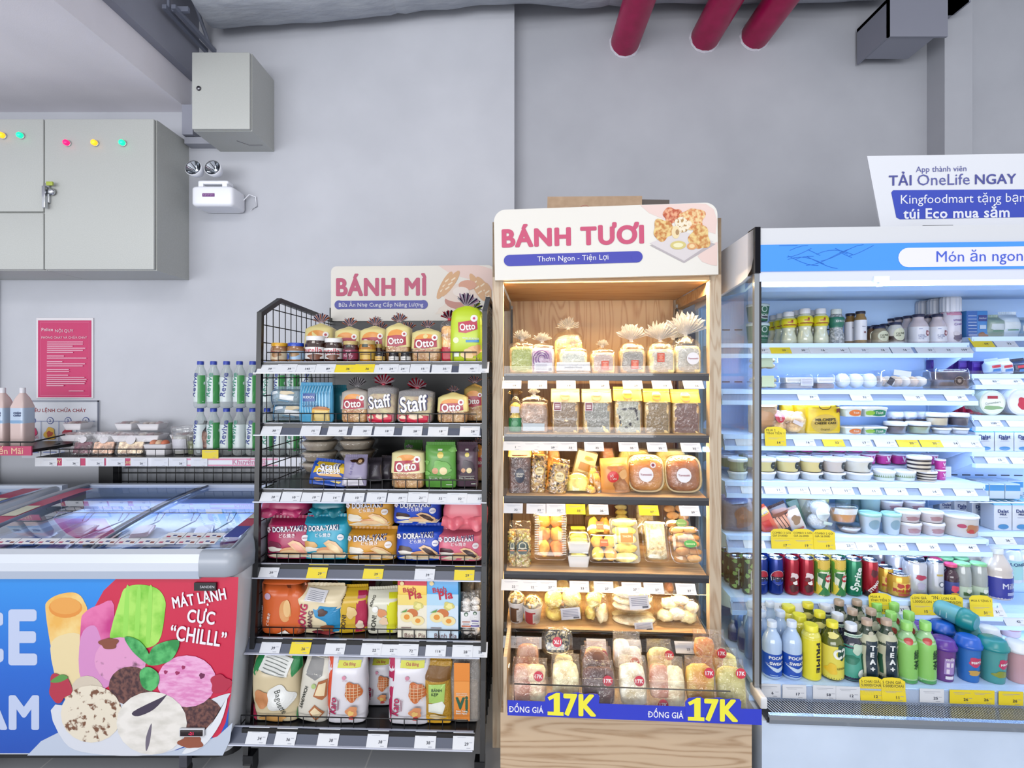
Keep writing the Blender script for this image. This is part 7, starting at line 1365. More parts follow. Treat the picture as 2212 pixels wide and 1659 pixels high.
m = MB(); m.ball(0, 0, h * .46, w * .44, d * .5, h * .44, MN('6c4434', '9c6c50', 10, .45, .1), 24); m.build('bread', o); m = MB(); m.loft([(0, w * .44, d * .4, 0, 0, 3), (h * .5, w * .5, d * .56, 0, 0, 3), (h, w * .46, .003, 0, 0, 3)], film(), 32, amp=.005, seed=sd()); m.build('bag', o)
u, w, h = spot(CB, 1170, 1238, 1364, CB.z(1204, 1424, -.19), -.19); o = thing(CB, u, -.17, CB.z(1204, 1424, -.19), 'bread_pack', 'square clear box of black-seeded bread resting on top of the tray packs', 'bread', 'flat-price bread packs in the acrylic tray', -24)
n = 36; m = MB(); rr = lambda k_, y: [(w * k_ / 2 * sgp(math.cos(2 * math.pi * q / n), .6), y, h / 2 + h * k_ / 2 * sgp(math.sin(2 * math.pi * q / n), .6)) for q in range(n)]
def sk(m, rs, mt):
    vs = []
    for a in rs: vs += rr(*a)
    m.add(vs, [(i * n + k, i * n + (k + 1) % n, (i + 1) * n + (k + 1) % n, (i + 1) * n + k) for i in range(len(rs) - 1) for k in range(n)] + [tuple(range((len(rs) - 1) * n, len(rs) * n))], mt, True)
sk(m, [(.76, .0), (.76, -.02), (.66, -.026)], MN('18141c', 'c8b890', 130, .7, .6, .5, .56)); m.build('bread', o); m = MB(); sk(m, [(.8, .01), (.9, -.01), (1, -.012), (1, -.014), (.88, -.016), (.8, -.036), (.74, -.038)], shell()); m.build('clear_box', o)
m = MB(); m.decals(1, 1, [('c', 0, 0, .0165, 'd42c48'), ('t', '17K', 0, 0, .024, 'f8f0f2', 180, .07, 1.1)], f=flat(0)); m.build('price_sticker', o, (0, -.040, h * .48))
# ================================================================ GOODS IN THE CHILLER
def G_(r, x0, x1, yt, name, label, cat, v=None, d=None, group=None, rx=0, ry=0, rz=0, dz=0, bay2=False):
    v0 = (F2V if bay2 else FGV[r]) + (.024 if r < 7 else .02) if v is None else v; zb = (F2Z if bay2 else FGZ)[r] + .0006 + dz
    u, w, h = spot(FG, x0, x1, yt, zb, v0); d = d or w
    u = max(.022 + w / 2, u); return thing(FG, u, v0 + d / 2, zb, name, label, cat, group, rx, ry, rz), w, h, d
def rows_back(o, base, n, step, cat, name, group, dx=0.0, extra=''):
    """copies of a thing standing in line behind it"""
    for k in range(1, n + 1):
        x, y, z = o.location; c = copy_tree(o, (x + (step * k) * -FG.s + dx * k, y + (step * k) * FG.c, z), o.rotation_euler[:], '%s, %s behind the front one' % (base, ORD[k - 1]), group)
# --- top shelf
for k, (yt, dz) in enumerate([(704, 0), (655, .098)]):
    o, w, h, d = G_(1, 1622, 1672, yt, 'jelly_tub', 'dark green jelly tub with white lid, %s of the stack, top chiller shelf' % ['lower', 'upper'][k], 'tub', dz=dz, group='stacked green jelly tubs'); tub(o, w, .09 if k == 0 else h, '1c6c50', 'd4e8ec', [('t', 'THACHAR' if k == 0 else 'THACHAN', .1, .36, .6, 'e4f0ec', 0, .05), ('c', .12, .68, .14, 'cce0d8'), ('c', .12, .68, .1, '1c6c50'), ('r', .1, .2, .5, .012, 'c8dcd4')] + ([('e', .16, .22, .26, .1, 'dce8ee'), ('e', .16, .22, .18, .06, '20243c')] if k else []), .8)
for x0, x1, yt, v, lab in [(1694, 1729, 672, .44, 'set back at the left of the trio'), (1730, 1764, 665, None, 'in the middle of the trio'), (1765, 1798, 665, None, 'beside the green-labelled bottle')]:
    lab = lab.replace('at the left of the trio', 'nearest the green jelly tubs')
    o, w, h, d = G_(1, x0, x1, yt, 'milk_bottle', 'small cream corn milk bottle with yellow label, ' + lab, 'bottle', v=v, group='corn milk bottles')
    bottle(o, w, h, 'e4e8cc', 'f4f4f8', 'e8dc20', [('r', 0, .58, 1, .035, 'a84828'), ('r', -.1, .66, .3, .04, 'c86820'), ('r', .0, .70, .12, .06, 'a84020')], lab=(.50, .78), capw=.66, caph=.15, waist=True, prof=[(.84, 0), (.96, .03), (.95, .2), (.72, .38), (.8, .5), (.98, .6), (.98, .72), (.8, .80), (.66, .84)])
    rows_back(o, 'cream corn milk bottle in the line ' + ('nearest the jelly tubs' if x0 < 1700 else 'at the middle' if x0 < 1750 else 'by the seed drink'), 2, .062, 'bottle', 'milk_bottle', 'corn milk bottles')
o, w, h, d = G_(1, 1799, 1832, 666, 'drink_bottle', 'chia seed drink bottle with white cap and green label', 'bottle')
bottle(o, w, h, 'b4bcc0', 'e8f0ec', '2c7c68', [('t', 'CHIA GA', .1, .64, .7, 'f0f4f4', 0, .06)], lab=(.46, .76), capw=.66, caph=.15, waist=True, mat=MN('8c9498', 'd8dce0', 120, .2, 0), prof=[(.84, 0), (.96, .03), (.95, .2), (.78, .38), (.8, .5), (.98, .6), (.98, .72), (.8, .80), (.66, .84)])
for x0, x1, yt, v, fc, lab in [(1832, 1856, 676, .47, '8c6c34', 'square glass jar of brown jelly set back beside the chia drink'), (1854, 1878, 671, None, '9c7c44', 'square glass jar with dark lid and white fruit label')]:
    o, w, h, d = G_(1, x0, x1, yt, 'glass_jar', lab, 'jar', v=v); bottle(o, w, h, fc, '2c2838', 'eceef8', [('r', 0, .52, .3, .01, '60607c'), ('t', 'Chè\nDưỡng Nhan', 0, .52, .3, '706c9c', 0, .03), ('c', .1, .34, .1, '7c4050')], lab=(.1, .72), capw=.8, caph=.09, lmat=None, prof=[(.9, 0), (1, .03), (1, .72), (.9, .80), (.72, .86)])
cj = [('e', 0, .42, .36, .3, 'd8dcc0'), ('t', 'CÀ PHÊ\nSỮA', 0, .42, .5, '38402c', 0, .06)]
for x0, x1, yt, v, fc, lab in [(1878, 1895, 704, .46, '6c5038', 'coffee jar half hidden behind the milk coffee jar'), (1894, 1927, 704, None, 'a89c80', 'milk coffee glass jar with pale oval label and dark lid'), (1928, 1962, 695, None, 'e4e4e0', 'coconut coffee glass jar, white on top and dark below')]:
    o, w, h, d = G_(1, x0, x1, yt, 'coffee_jar', lab, 'jar', v=v, group='coffee jars'); bottle(o, w, h, fc, '2c3050', fc if x0 != 1928 else '443430', cj, lab=(.08, .62 if x0 != 1928 else .34), capw=.72, caph=.13, prof=[(.9, 0), (1, .03), (1, .6), (.86, .72), (.7, .82)])
    rows_back(o, 'coffee jar in the receding line %s' % ('of half hidden ones' if x0 < 1880 else 'of milk coffee' if x0 < 1900 else 'of coconut coffee'), 3 if x0 != 1878 else 1, .058, 'jar', 'coffee_jar', 'coffee jars')
for x0, x1, yt, tc, lab in [(1978, 2017, 677, 'HỒNG', 'milk tea square bottle with heart emblem, nearer the coffee jars'), (2020, 2055, 677, 'Ô LONG', 'milk tea square bottle with heart emblem, beside the tall whipping cream')]:
    o, w, h, d = G_(1, x0, x1, yt, 'milk_tea_bottle', lab, 'bottle', group='milk tea bottles'); bottle(o, w, h, 'dccfd4', '343450', 'eceef8', [('t', tc + '\nTRÀ SỮA\nTƯ VỊ', -.1, .22, .4, '4c64a8', 0, .04), ('blob', .2, .34, .14, .09, 3, '8c3848'), ('blob', .2, .34, .08, .05, 5, 'f0d8dc'), ('r', -.2, .48, .16, .02, '6878b8')], lab=(.05, .56), capw=.62, caph=.1, prof=[(.95, 0), (1, .03), (1, .56), (.84, .70), (.62, .78), (.55, .86)])
    rows_back(o, 'milk tea square bottle in the line %s' % ('nearer the coffee jars' if x0 < 2000 else 'beside the whipping cream'), 3, .055, 'bottle', 'milk_tea_bottle', 'milk tea bottles')
o, w, h, d = G_(1, 2048, 2088, 638, 'cream_can', 'tall whipping cream can with fluted white cap, front one of its line', 'can')
m = MB(); m.lathe([(w * .46, 0), (w * .5, .006), (w * .5, h * .62), (w * .44, h * .68)], P('e4e0ee'), n=28); m.decals(w, h, [('r', 0, .62, 1, .07, 'd090b0'), ('t', 'Whipping', .1, .48, .6, '8c6cb8', 6, .05), ('t', 'Cream', .1, .40, .5, '8c6cb8', 6, .05), ('blob', .1, .12, .3, .08, 3, '70647c'), ('blob', 0, .2, .2, .04, 4, 'd8d0d8')]); m.build('can_body', o)
m = MB(); n = 32; vs = []
for z, k_ in ((h * .67, 1.0), (h * .95, 1.0), (h, .88)):
    for q in range(n): r = w * .49 * k_ * (1 + (.03 if q % 2 else -.03)); vs.append((r * math.cos(2 * math.pi * q / n), r * math.sin(2 * math.pi * q / n), z))
m.add(vs, [(i * n + q, i * n + (q + 1) % n, (i + 1) * n + (q + 1) % n, (i + 1) * n + q) for i in range(2) for q in range(n)] + [tuple(range(2 * n, 3 * n))], M('e8ecf8', .35)); m.build('fluted_cap', o); rows_back(o, 'tall whipping cream can', 3, .07, 'can', 'cream_can', 'whipping cream cans')
o, w, h, d = G_(1, 2088, 2134, 672, 'milk_carton', 'blue and white cream carton with chocolate swirl beside the whipping cream', 'carton', v=.44, d=.06); carton(o, w, h, d, '4c90d8', [('r', -.25, .5, .5, 1, '3468b8'), ('r', .25, .78, .4, .2, '303c8c'), ('t', 'Anchor', .25, .78, .36, 'e8f0fc', 0, .03), ('blob', .25, .2, .22, .14, 4, '9c6444'), ('r', .25, .5, .3, .12, 'c8dcf4')] + [('r', -.25, .85 - .1 * q, .4, .015, 'e0ecfc') for q in range(7)])
for k, (x0, x1, yt, c, cn) in enumerate([(2138, 2180, 684, '9cb4a8', 'grey-green'), (2168, 2212, 678, 'c8dcf0', 'white and blue'), (2206, 2240, 690, '88a8c8', 'blue')]):
    o, w, h, d = G_(1, x0, x1, yt, 'frozen_bag', '%s vegetable bag in the dairy bay, %s from the cream carton' % (cn, ORD[k]), 'bag', bay2=True, d=.06); pouch(o, w, h, d, c, [('r', 0, .5, .7, .3, 'dce8f0'), ('r', 0, .3, .5, .05, '68a088')], amp=.008)
# --- second shelf
def fill_balls(cols, nx, nz_, hk=.8, lump=.15):
    def f(o, w, h, d):
        m = MB()
        for i in range(nx):
            for j in range(nz_): m.ball(w * (.84 * (i + .5) / nx - .42), 0, h * (.08 + hk * (j + .5) / nz_), w * .42 / nx, d * .36, h * hk * .5 / nz_, cols[(i + j) % len(cols)] if isinstance(cols[0], bpy.types.Material) else M(cols[(i + j) % len(cols)], .55), 16, lump, seed=i + j * 4)
        m.build('food', o)
    return f
def G_clam(r, x0, x1, yt, lab, fill, v=None, d=.10, dz=0, items=(), name='food_box', cat='food pack', lidsticker=None, **k):
    o, w, h, d = G_(r, x0, x1, yt, name, lab, cat, v=v, d=d, dz=dz, **k); clam(o, w, h, d, None, items=items); fill(o, w, h, d)
    if lidsticker: m = MB(); m.box(-w * .2, w * .2, -d * .42, d * .3, h, h + .0012, M(lidsticker, .5)); m.box(-w * .2, w * .2, -d * .5, -d * .495, h * .2, h, M(lidsticker, .5)); m.build('label_sticker', o)
    return o
for k, (yt, dz, x1) in enumerate([(812, 0, 1692), (768, .082, 1688)]):
    G_clam(2, 1626, x1, yt, 'clear box of bamboo shoots with pale green band, %s one, second chiller shelf' % ['lower', 'upper'][k], fill_balls(['e4dcb4', 'd8cc9c'], 3, 2), dz=dz, lidsticker='cfe0c0', group='boxes of bamboo shoots')
G_clam(2, 1696, 1764, 809, 'low clear box of layered cake with printed label', lambda o, w, h, d: (MB().rbox(-w * .42, w * .42, -d * .4, d * .4, .004, h * .4, M('a89c9c', .6), .004).rbox(-w * .42, w * .42, -d * .4, d * .4, h * .42, h * .8, M('ecebea', .6), .004).build('food', o)), items=[('r', .2, .5, .4, .5, 'dce0f0')] + [('r', .2, .64 - .09 * q, .32, .02, '8890b8') for q in range(4)])
G_clam(2, 1765, 1810, 809, 'low clear box of cream cake with brown base', lambda o, w, h, d: (MB().rbox(-w * .42, w * .42, -d * .4, d * .4, .004, h * .4, M('8c6c5c', .6), .004).rbox(-w * .42, w * .42, -d * .4, d * .4, h * .42, h * .8, M('ecebea', .6), .004).build('food', o)))
G_clam(2, 1811, 1916, 806, 'clear tray of three white coconut balls', fill_balls(['f0f0ee'], 3, 1, .9, .1))
G_clam(2, 1900, 2026, 800, 'wide clear box of snack rolls with a white sticker tilted above the shelf edge', fill_balls(['d8b48c', 'e8d8c0'], 6, 1, .6), items=[('r', -.1, .84, .3, .3, -8, 'e4ecf4'), ('r', -.3, .4, .1, .4, -30, '40404c')], d=.12, dz=.004)
G_clam(2, 2020, 2106, 796, 'brown chocolate cake slab in a clear box with a round emblem', lambda o, w, h, d: (MB().rbox(-w * .43, w * .43, -d * .42, d * .42, .004, h * .85, MN('3c2824', '6c5048', 30, .5, .1), .006).build('food', o)), items=[('c', .12, .42, .12, '8c7c74'), ('c', .12, .42, .105, '3c2c2c'), ('c', .12, .42, .05, '9c8c84')], v=.39)
for k in range(5):
    o, w, h, d = G_(2, 2010 + 30 * k, 2036 + 30 * k, 778 + 1 * k, 'cheese_box', 'purple cheese box, %s of the receding row beyond the chocolate slab' % ORD[k], 'box', v=.58 - .03 * k, d=.028, bay2=True, group='purple cheese boxes'); carton(o, w * .96, h, d, '4c2c98', [('r', 0, .7, .8, .3, '6c50b8')])
for k, (x0, x1, c, cn) in enumerate([(2140, 2172, 'c8dcf4', 'pale blue'), (2168, 2198, 'e0e8f4', 'white'), (2196, 2230, '34405c', 'dark blue')]):
    o, w, h, d = G_(2, x0, x1, 780, 'dairy_bag', '%s dairy bag standing on the second shelf of the dairy bay' % cn, 'bag', bay2=True, d=.05, ry=-8); pouch(o, w, h, d, c, [('r', 0, .6, .6, .2, 'd83c50'), ('r', 0, .3, .5, .2, '4c88c8')], amp=.006)
# --- third shelf
o, w, h, d = G_(3, 1628, 1688, 864, 'bread_bag', 'orange topped clear bag of sliced bread at the glass end of the third chiller shelf', 'bread', d=.10); pouch(o, w, h, d, None, [('r', 0, .9, .9, .2, 'e4a860'), ('blob', -.1, .4, .4, .3, 3, 'c89870')], mat=FILM('e8c8a4', .6, .8, 45, .2, 'peach'), amp=.007)
o, w, h, d = G_(3, 1664, 1748, 888, 'bread_bag', 'clear bag of buns with a red oval logo leaning on the orange topped bag', 'bread', d=.08, v=.36, ry=4)
m = MB(); [m.ball(w * x, 0, h * z, w * .22, d * .35, h * .24, crust('b88458'), 16, .1) for x, z in ((-.2, .3), (.2, .3), (-.1, .65), (.25, .6))]; m.build('buns', o); m = MB(); m.loft([(0, w * .46, d * .45, 0, 0, 4), (h * .7, w * .5, d * .48, 0, 0, 3), (h, w * .42, .003, 0, 0, 3)], film(), 28, amp=.005, seed=sd()); m.decals(w, h, [('e', -.26, .72, .12, .26, 'c02c44'), ('t', 'DOSU', -.26, .72, .2, 'f0e0e4', 100, .06), ('r', .2, .5, .3, .16, -20, 'e4dce0')], eps=.0015); m.build('bag', o)
for k, (x0, x1, yt, v, ry) in enumerate([(1690, 1724, 864, .42, 0), (1724, 1760, 862, .40, -5)]):
    o, w, h, d = G_(3, x0, x1, yt, 'cheesecake_bag', 'yellow cheesecake pouch %s behind the front one' % ['second', 'directly'][k], 'pouch', v=v, d=.05, ry=ry, group='yellow cheesecake pouches'); pouch(o, w, h, d, 'e8c01c', [('r', -.1, .94, .5, .06, 'c03030')], amp=.006)
o, w, h, d = G_(3, 1746, 1822, 864, 'cheesecake_bag', 'bright yellow cheesecake pouch with black lettering at the front', 'pouch', d=.05, v=.38, ry=-2, group='yellow cheesecake pouches')
pouch(o, w, h, d, 'f0cc1c', [('e', 0, .30, .38, .28, 'd8b850'), ('q', [(-.12, .74), (-.16, .84), (0, .90), (.16, .84), (.12, .74)], '5c4410'), ('q', [(-.10, .75), (-.14, .835), (0, .885), (.14, .835), (.10, .75)], 'f0cc1c'), ('r', 0, .72, .2, .015, '5c4410'), ('t', "MR.CHEF'S", 0, .42, .56, '2c2008', 0, .09), ('t', 'CHEESE CAKE', 0, .32, .6, '2c2008', 0, .09), ('t', 'Original', 0, .12, .26, '40300c', 0, .02), ('r', .38, .84, .12, .12, '3c2414'), ('p', [(.32, .74), (.44, .74), (.44, .6), (.38, .64), (.32, .6)], '6c2418')], amp=.004)
for i, (x0, x1, c, cn) in enumerate([(1826, 1866, 'e07c3c', 'orange'), (1868, 1921, '20805c', 'green')]):
    for k, (yt, dz) in enumerate([(920, 0), (878, .072)]):
        o, w, h, d = G_(3, x0, x1, yt + 2, 'salad_box', 'clear lidded box with %s label, %s of its pair' % (cn, ['lower', 'upper'][k]), 'food pack', dz=dz, d=.08, group='lidded boxes with oval labels')
        m = MB(); m.loft([(0, w * .42, d * .42, 0, 0, 10), (h * .8, w * .47, d * .47, 0, 0, 10)], M('dce8e8', .3), 32); m.decals(w, h, [('e', .1, .4, .36, .34, c), ('t', 'Tươi', .12, .42, .3, 'f0f0e8', 0, .04)] + ([('e', -.25, .4, .2, .25, '90c040')] if i else [])); m.build('tray', o)
        m = MB(); m.loft([(h * .8, w * .5, d * .5, 0, 0, 10), (h * .9, w * .5, d * .5, 0, 0, 10), (h, w * .47, d * .47, 0, 0, 10)], M('eef4f8', .3), 32); m.build('lid', o)
dk = M('5c5460', .4); gr = M('a8b880', .5); cr_ = M('e4dcc4', .5)
for k, (x0, x1, yt, f, cn, v) in enumerate([(1926, 1972, 913, '6c5c5c', 'dark jelly', None), (1976, 2024, 913, 'a4b088', 'green jelly', None), (2028, 2066, 925, 'd8dce0', 'pale jelly', None), (2068, 2104, 925, 'd8dce4', 'clear jelly', None)]):
    o, w, h, d = G_(3, x0, x1, yt, 'dessert_cup', 'low clear dessert cup of %s under the stacked cups' % cn, 'tub', v=v, group='low dessert cups'); tub(o, w, h, None, 'eef2fa', [], .86, mat=shell(), fill=M(f, .4), lidh=.25)
for k, (x0, x1, yt, f, cn) in enumerate([(2018, 2062, 893, 'dcd0b4', 'cream-coloured'), (2064, 2106, 893, '3c3850', 'dark plum')]):
    o, w, h, d = G_(3, x0, x1, yt, 'dessert_cup', 'clear cup of %s pudding with white lid' % cn, 'tub', dz=.033, v=.375, group='tall pudding cups'); tub(o, w, h - .0, None, 'eef2fa', [], .9, mat=shell(), fill=M(f, .4), lidh=.25)
for k in range(3):
    o, w, h, d = G_(3, 1928 + 30 * k, 1960 + 30 * k, 890, 'dessert_cup', 'white-lidded dessert cup in the back row, third chiller shelf, %s from the green box' % ORD[k], 'tub', v=.46, group='tall pudding cups'); tub(o, w, h, None, 'eef2fa', [], .9, mat=shell(), fill=M('786c74', .4), lidh=.25)
for k in range(6):
    o, w, h, d = G_(3, 2030 + 17 * k, 2050 + 17 * k, 866 - 1 * k, 'cheese_box', 'red cheese box, %s of the stepped row in the dairy bay' % ORD[k], 'box', v=.585 - .026 * k, d=.024, bay2=True, group='red cheese boxes'); carton(o, w * 1.1, h, d, 'c83058', [('r', 0, .6, .8, .2, 'e86888')])
for k, (x0, x1, c, cn) in enumerate([(2116, 2172, 'd8e4d4', 'Camembert-like cheese in a pale round box with green ribbon print'), (2176, 2236, 'dce0ec', 'round cheese box with red print at the frame edge')]):
    o, w, h, d = G_(3, x0, x1, 858 if k == 0 else 848, 'cheese_box', cn.lower(), 'box', bay2=True, d=.03, group='round cheese boxes'); r = w / 2
    n = 36; m = MB(); vs = [(r * math.cos(2 * math.pi * q / n), y, r + r * math.sin(2 * math.pi * q / n)) for y in (-.015, .015) for q in range(n)]; m.add(vs, [(q, (q + 1) % n, n + (q + 1) % n, n + q) for q in range(n)] + [tuple(range(n))[::-1], tuple(range(n, 2 * n))], P(c)); m.decals(2 * r, 2 * r, [('c', 0, .5, .44, 'f0f2ec'), ('r', 0, .72, .4, .12, 'b83048'), ('blob', 0, .3, .36, .08, 3, '90b484'), ('t', 'Camembert', 0, .5, .6, '688470', 8, .02)] if k == 0 else [('c', 0, .5, .44, 'f0f2f6'), ('blob', .1, .45, .24, .22, 3, 'c8304c')], f=flat(-.015)); m.build('round_box', o)
    rows_back(o, 'round cheese box in the line %s' % ['beside the red boxes', 'at the frame edge'][k], 3, .034, 'box', 'cheese_box', 'round cheese boxes')
# --- fourth shelf: yogurt cups
for k, (x0, x1, f) in enumerate([(1580, 1622, 'a8a884'), (1636, 1686, 'e4dca0'), (1688, 1738, 'e8dc9c'), (1740, 1789, 'e8d898'), (1790, 1838, 'd8d0cc'), (1840, 1900, 'e4e4dc')]):
    for q, (yt, dz) in enumerate([(1026, 0), (992, .034)]):
        o, w, h, d = G_(4, x0, x1, yt, 'yogurt_cup', 'white-lidded fruit yogurt cup, %s layer, %s from the glass end of the fourth chiller shelf' % (['lower', 'upper'][q], ORD[k]), 'tub', dz=dz, group='yogurt cups'); tub(o, w, (h if q else .032), f if q else 'dce0e0', 'f2f4fa', [('e', .26, .5, .15, .3, '283438'), ('r', .26, .5, .14, .03, 'c8d0d0')] if q or k in (3, 4) else [], .82, lidh=.22)
    for q in range(2):
        x, y, z = o.location; copy_tree(o, (x - FG.s * .095 * (q + 1), y + FG.c * .095 * (q + 1), z), o.rotation_euler[:], 'white-lidded fruit yogurt cup, %s behind the upper cup that is %s from the glass end' % (ORD[q], ORD[k]), 'yogurt cups')
for k, (x0, x1) in enumerate([(1902, 1946), (1948, 1990)]):
    o, w, h, d = G_(4, x0, x1, 1019, 'pudding_cup', 'clear cup with a green matcha layer, %s' % ['beside the yogurt cups', 'beside the striped dark cups'][k], 'tub', group='green layered pudding cups'); tub(o, w, h, None, 'f2f4fa', [], .86, mat=M('dce4dc', .3), lidh=.2)
    m = MB(); r = w * .475; m.lathe([(r * .95, h * .35), (r * .985, h * .65)], M('7c9468', .4), n=30, caps=(False, False)); m.build('green_layer', o)
for q, (x0, x1, yt, dz) in enumerate([(1996, 2036, 1020, 0), (1978, 2026, 988, .038)]):
    o, w, h, d = G_(4, x0, x1, yt, 'pudding_cup', 'clear cup of black and cream striped dessert, %s one of two' % ['lower', 'upper'][q], 'tub', dz=dz, group='striped dessert cups'); tub(o, w, h, None, 'f4f6fc', [], .9, mat=M('e4d8c4', .3), lidh=.14)
    for a in (.15, .42, .68): m = MB(); r = w * .5; m.lathe([(r * (.90 + .08 * a), h * a), (r * (.91 + .08 * a), h * (a + .12))], M('241c28', .4), n=30, caps=(False, False)); m.build('dark_layer', o)
mg = 'c43898'
ypos = [(1696 + 36 * k, 1730 + 36 * k, 0.50, .095) for k in range(6)] + [(1800 + 34 * k, 1832 + 34 * k, 0.47, .05) for k in range(7)] + [(2028, 2050, .39, .0), (2028, 2050, .39, .042)]
for k, (x0, x1, v, dz) in enumerate(ypos):
    o, w, h, d = G_(4, x0, x1, 1040 - dz * 500 - 22, 'yogurt_pot', 'magenta yogurt pot with white V mark, %s' % (('%s of the high back row' % ORD[k]) if k < 6 else ('%s of the middle row' % ORD[k - 6]) if k < 13 else '%s pot beside the striped cups' % ['lower', 'upper'][k - 13]), 'tub', v=v, dz=dz, group='magenta yogurt pots')
    tub(o, w, .042, mg, 'e8e0f0', [('t', 'V', .1, .55, .28, 'f4e8f4', 0, .12), ('r', .1, .25, .4, .08, 'e8b0d8')], .86, lidh=.1)
o = thing(FG, FG.u(1850, .5), .515, FGZ[4] + .0006, 'yogurt_tray', 'clear stacked tray holding the back rows of magenta yogurt pots', 'tray')
m = MB(); m.box(-.36, .36, -.06, .06, .084, .09, acr); m.box(-.36, .36, -.06, .06, 0, .045, M('dfe6f4', .4)); m.build('tray', o)
# --- fifth shelf
o, w, h, d = G_(5, 1570, 1640, 1072, 'sausage_bag', 'clear bag of brown sausages with an oval blue label seen through the glass end', 'bag', v=.34, d=.10, ry=-6); pouch(o, w, h, d, None, [('e', -.1, .86, .4, .1, '2c3c60'), ('blob', .1, .4, .3, .3, 4, '9c6848')], mat=FILM('b4a8b0', .6, .85, 40, .2, 'dusky'), amp=.009)
sp = [(1634, 1668, 1092, 4, -24, '6c4c54', 'dark striped sausage pack leaning by the glass end', [('r', q * .2 - .4, .4, .05, .7, 10, 'c8b8c0') for q in range(5)]),
      (1652, 1690, 1098, 4, -28, 'e06c50', 'red and yellow sausage pack leaning beside the dark striped pack', [('r', 0, .85, .9, .2, 0, 'e8c040'), ('t', 'Xúc xích', 0, .84, .7, '4868a8', 0, .04), ('r', -.1, .35, .5, .4, 0, 'd8403c')]),
      (1678, 1730, 1094, 3, -22, '4c3c40', 'smoked sausage pack with salmon-coloured sausages pictured', [('r', q * .16 - .32, .42, .12, .5, 12, 'e8a88c') for q in range(5)] + [('blob', 0, .8, .4, .14, 3, '88503c')]),
      (1716, 1752, 1102, 3, -22, 'd8ccc8', 'white sausage pack with a brown picture between two others', [('blob', .0, .6, .3, .2, 4, '98785c'), ('r', 0, .2, .6, .1, 0, 'b85c50')])]
for x0, x1, yt, n_, ry, c, lab, it in sp:
    o, w, h, d = G_(5, x0, x1, yt, 'sausage_pack', lab, 'pack', v=.34 + .006 * (x0 % 5), d=.035, ry=ry, rx=-6); pouch(o, w * .9, h, d, c, it, amp=.005)
o, w, h, d = G_(5, 1722, 1748, 1080, 'sausage_pack', 'narrow green herb pack standing behind the salmon sausages', 'pack', v=.42, d=.03, ry=-20); pouch(o, w, h, d, '5c7c68', amp=.004)
o, w, h, d = G_(5, 1750, 1818, 1084, 'tofu_bag', 'clear bag of round white tofu tubes slumped behind the offer cards', 'bag', v=.36, d=.09, ry=-8); m = MB(); [m.ball(w * x, 0, h * z, w * .3, d * .4, h * .26, M('e4e8ec', .5), 16) for x, z in ((-.05, .3), (.1, .68))]; m.build('tofu', o); m = MB(); m.loft([(0, w * .46, d * .48, 0, 0, 3), (h * .6, w * .5, d * .5, 0, 0, 3), (h, w * .3, d * .1, 0, 0, 3)], film(), 30, amp=.008, seed=sd()); m.decals(w, h, [('c', 0, .6, .2, 'dce4e8'), ('c', 0, .6, .17, 'c8d4d8'), ('r', .1, .3, .3, .1, -20, 'c8d8d0')], eps=.0015); m.build('bag', o)
for k, (x0, x1, yt, v, dz) in enumerate([(1730, 1768, 1070, .46, .10), (1758, 1800, 1078, .44, .08)]):
    o, w, h, d = G_(5, x0, x1, yt, 'tofu_bag', 'round yellow-topped pudding tub %s behind the tofu bag' % ['second', 'directly'][k], 'tub', v=v); tub(o, w, h, 'dce0c8', 'd8d890' if k else 'e8b488', [], .9, lidh=.14)
for k, (x0, x1, yt, dz, c) in enumerate([(1822, 1874, 1140, 0, 'c8a890'), (1808, 1872, 1098, .036, 'f0a858')]):
    o, w, h, d = G_(5, x0, x1, yt, 'fruit_cup', 'clear cup of %s with a wide rim, %s one' % ([('pale fruit', 'lower'), ('orange fruit jelly', 'upper')][k]), 'tub', dz=dz, v=.34, group='wide-rimmed fruit cups', rx=-6 if k else 0)
    tub(o, w, h, None, 'f0e8dc', [('r', 0, .66, .8, .34, 'ecebea')], .72, mat=shell(), fill=M(c, .3), lidm=shell(), lidh=.12)
for k, (x0, x1, yt, v) in enumerate([(1814, 1848, 1064, .50), (1872, 1914, 1068, .44), (1846, 1872, 1066, .52)]):
    o, w, h, d = G_(5, x0, x1, yt, 'drink_cup', 'tall pale aqua plastic cup, %s, standing behind the low tubs' % ['by the tofu bag', 'nearest the shelf front', 'in the far gap'][k], 'cup', v=v, group='tall aqua cups'); tub(o, w, h, None, 'c8e4ec', [], .74, mat=FILM('c4e6ea', .5, .8, 0, .15, 'aqua'), lidh=.05)
for k, (x0, x1, yt) in enumerate([(1870, 1916, 1112), (1918, 1958, 1112)]):
    o, w, h, d = G_(5, x0, x1, yt, 'jelly_tub', 'clear coconut jelly tub with aqua film lid, %s' % ['nearer the fruit cups', 'nearer the white tubs'][k], 'tub', group='aqua-lidded jelly tubs'); tub(o, w, h, None, 'a8dcd8', [('e', 0, .5, .26, .24, '88a8b8')], .74, mat=M('c8d8e4', .25), lidh=.12)
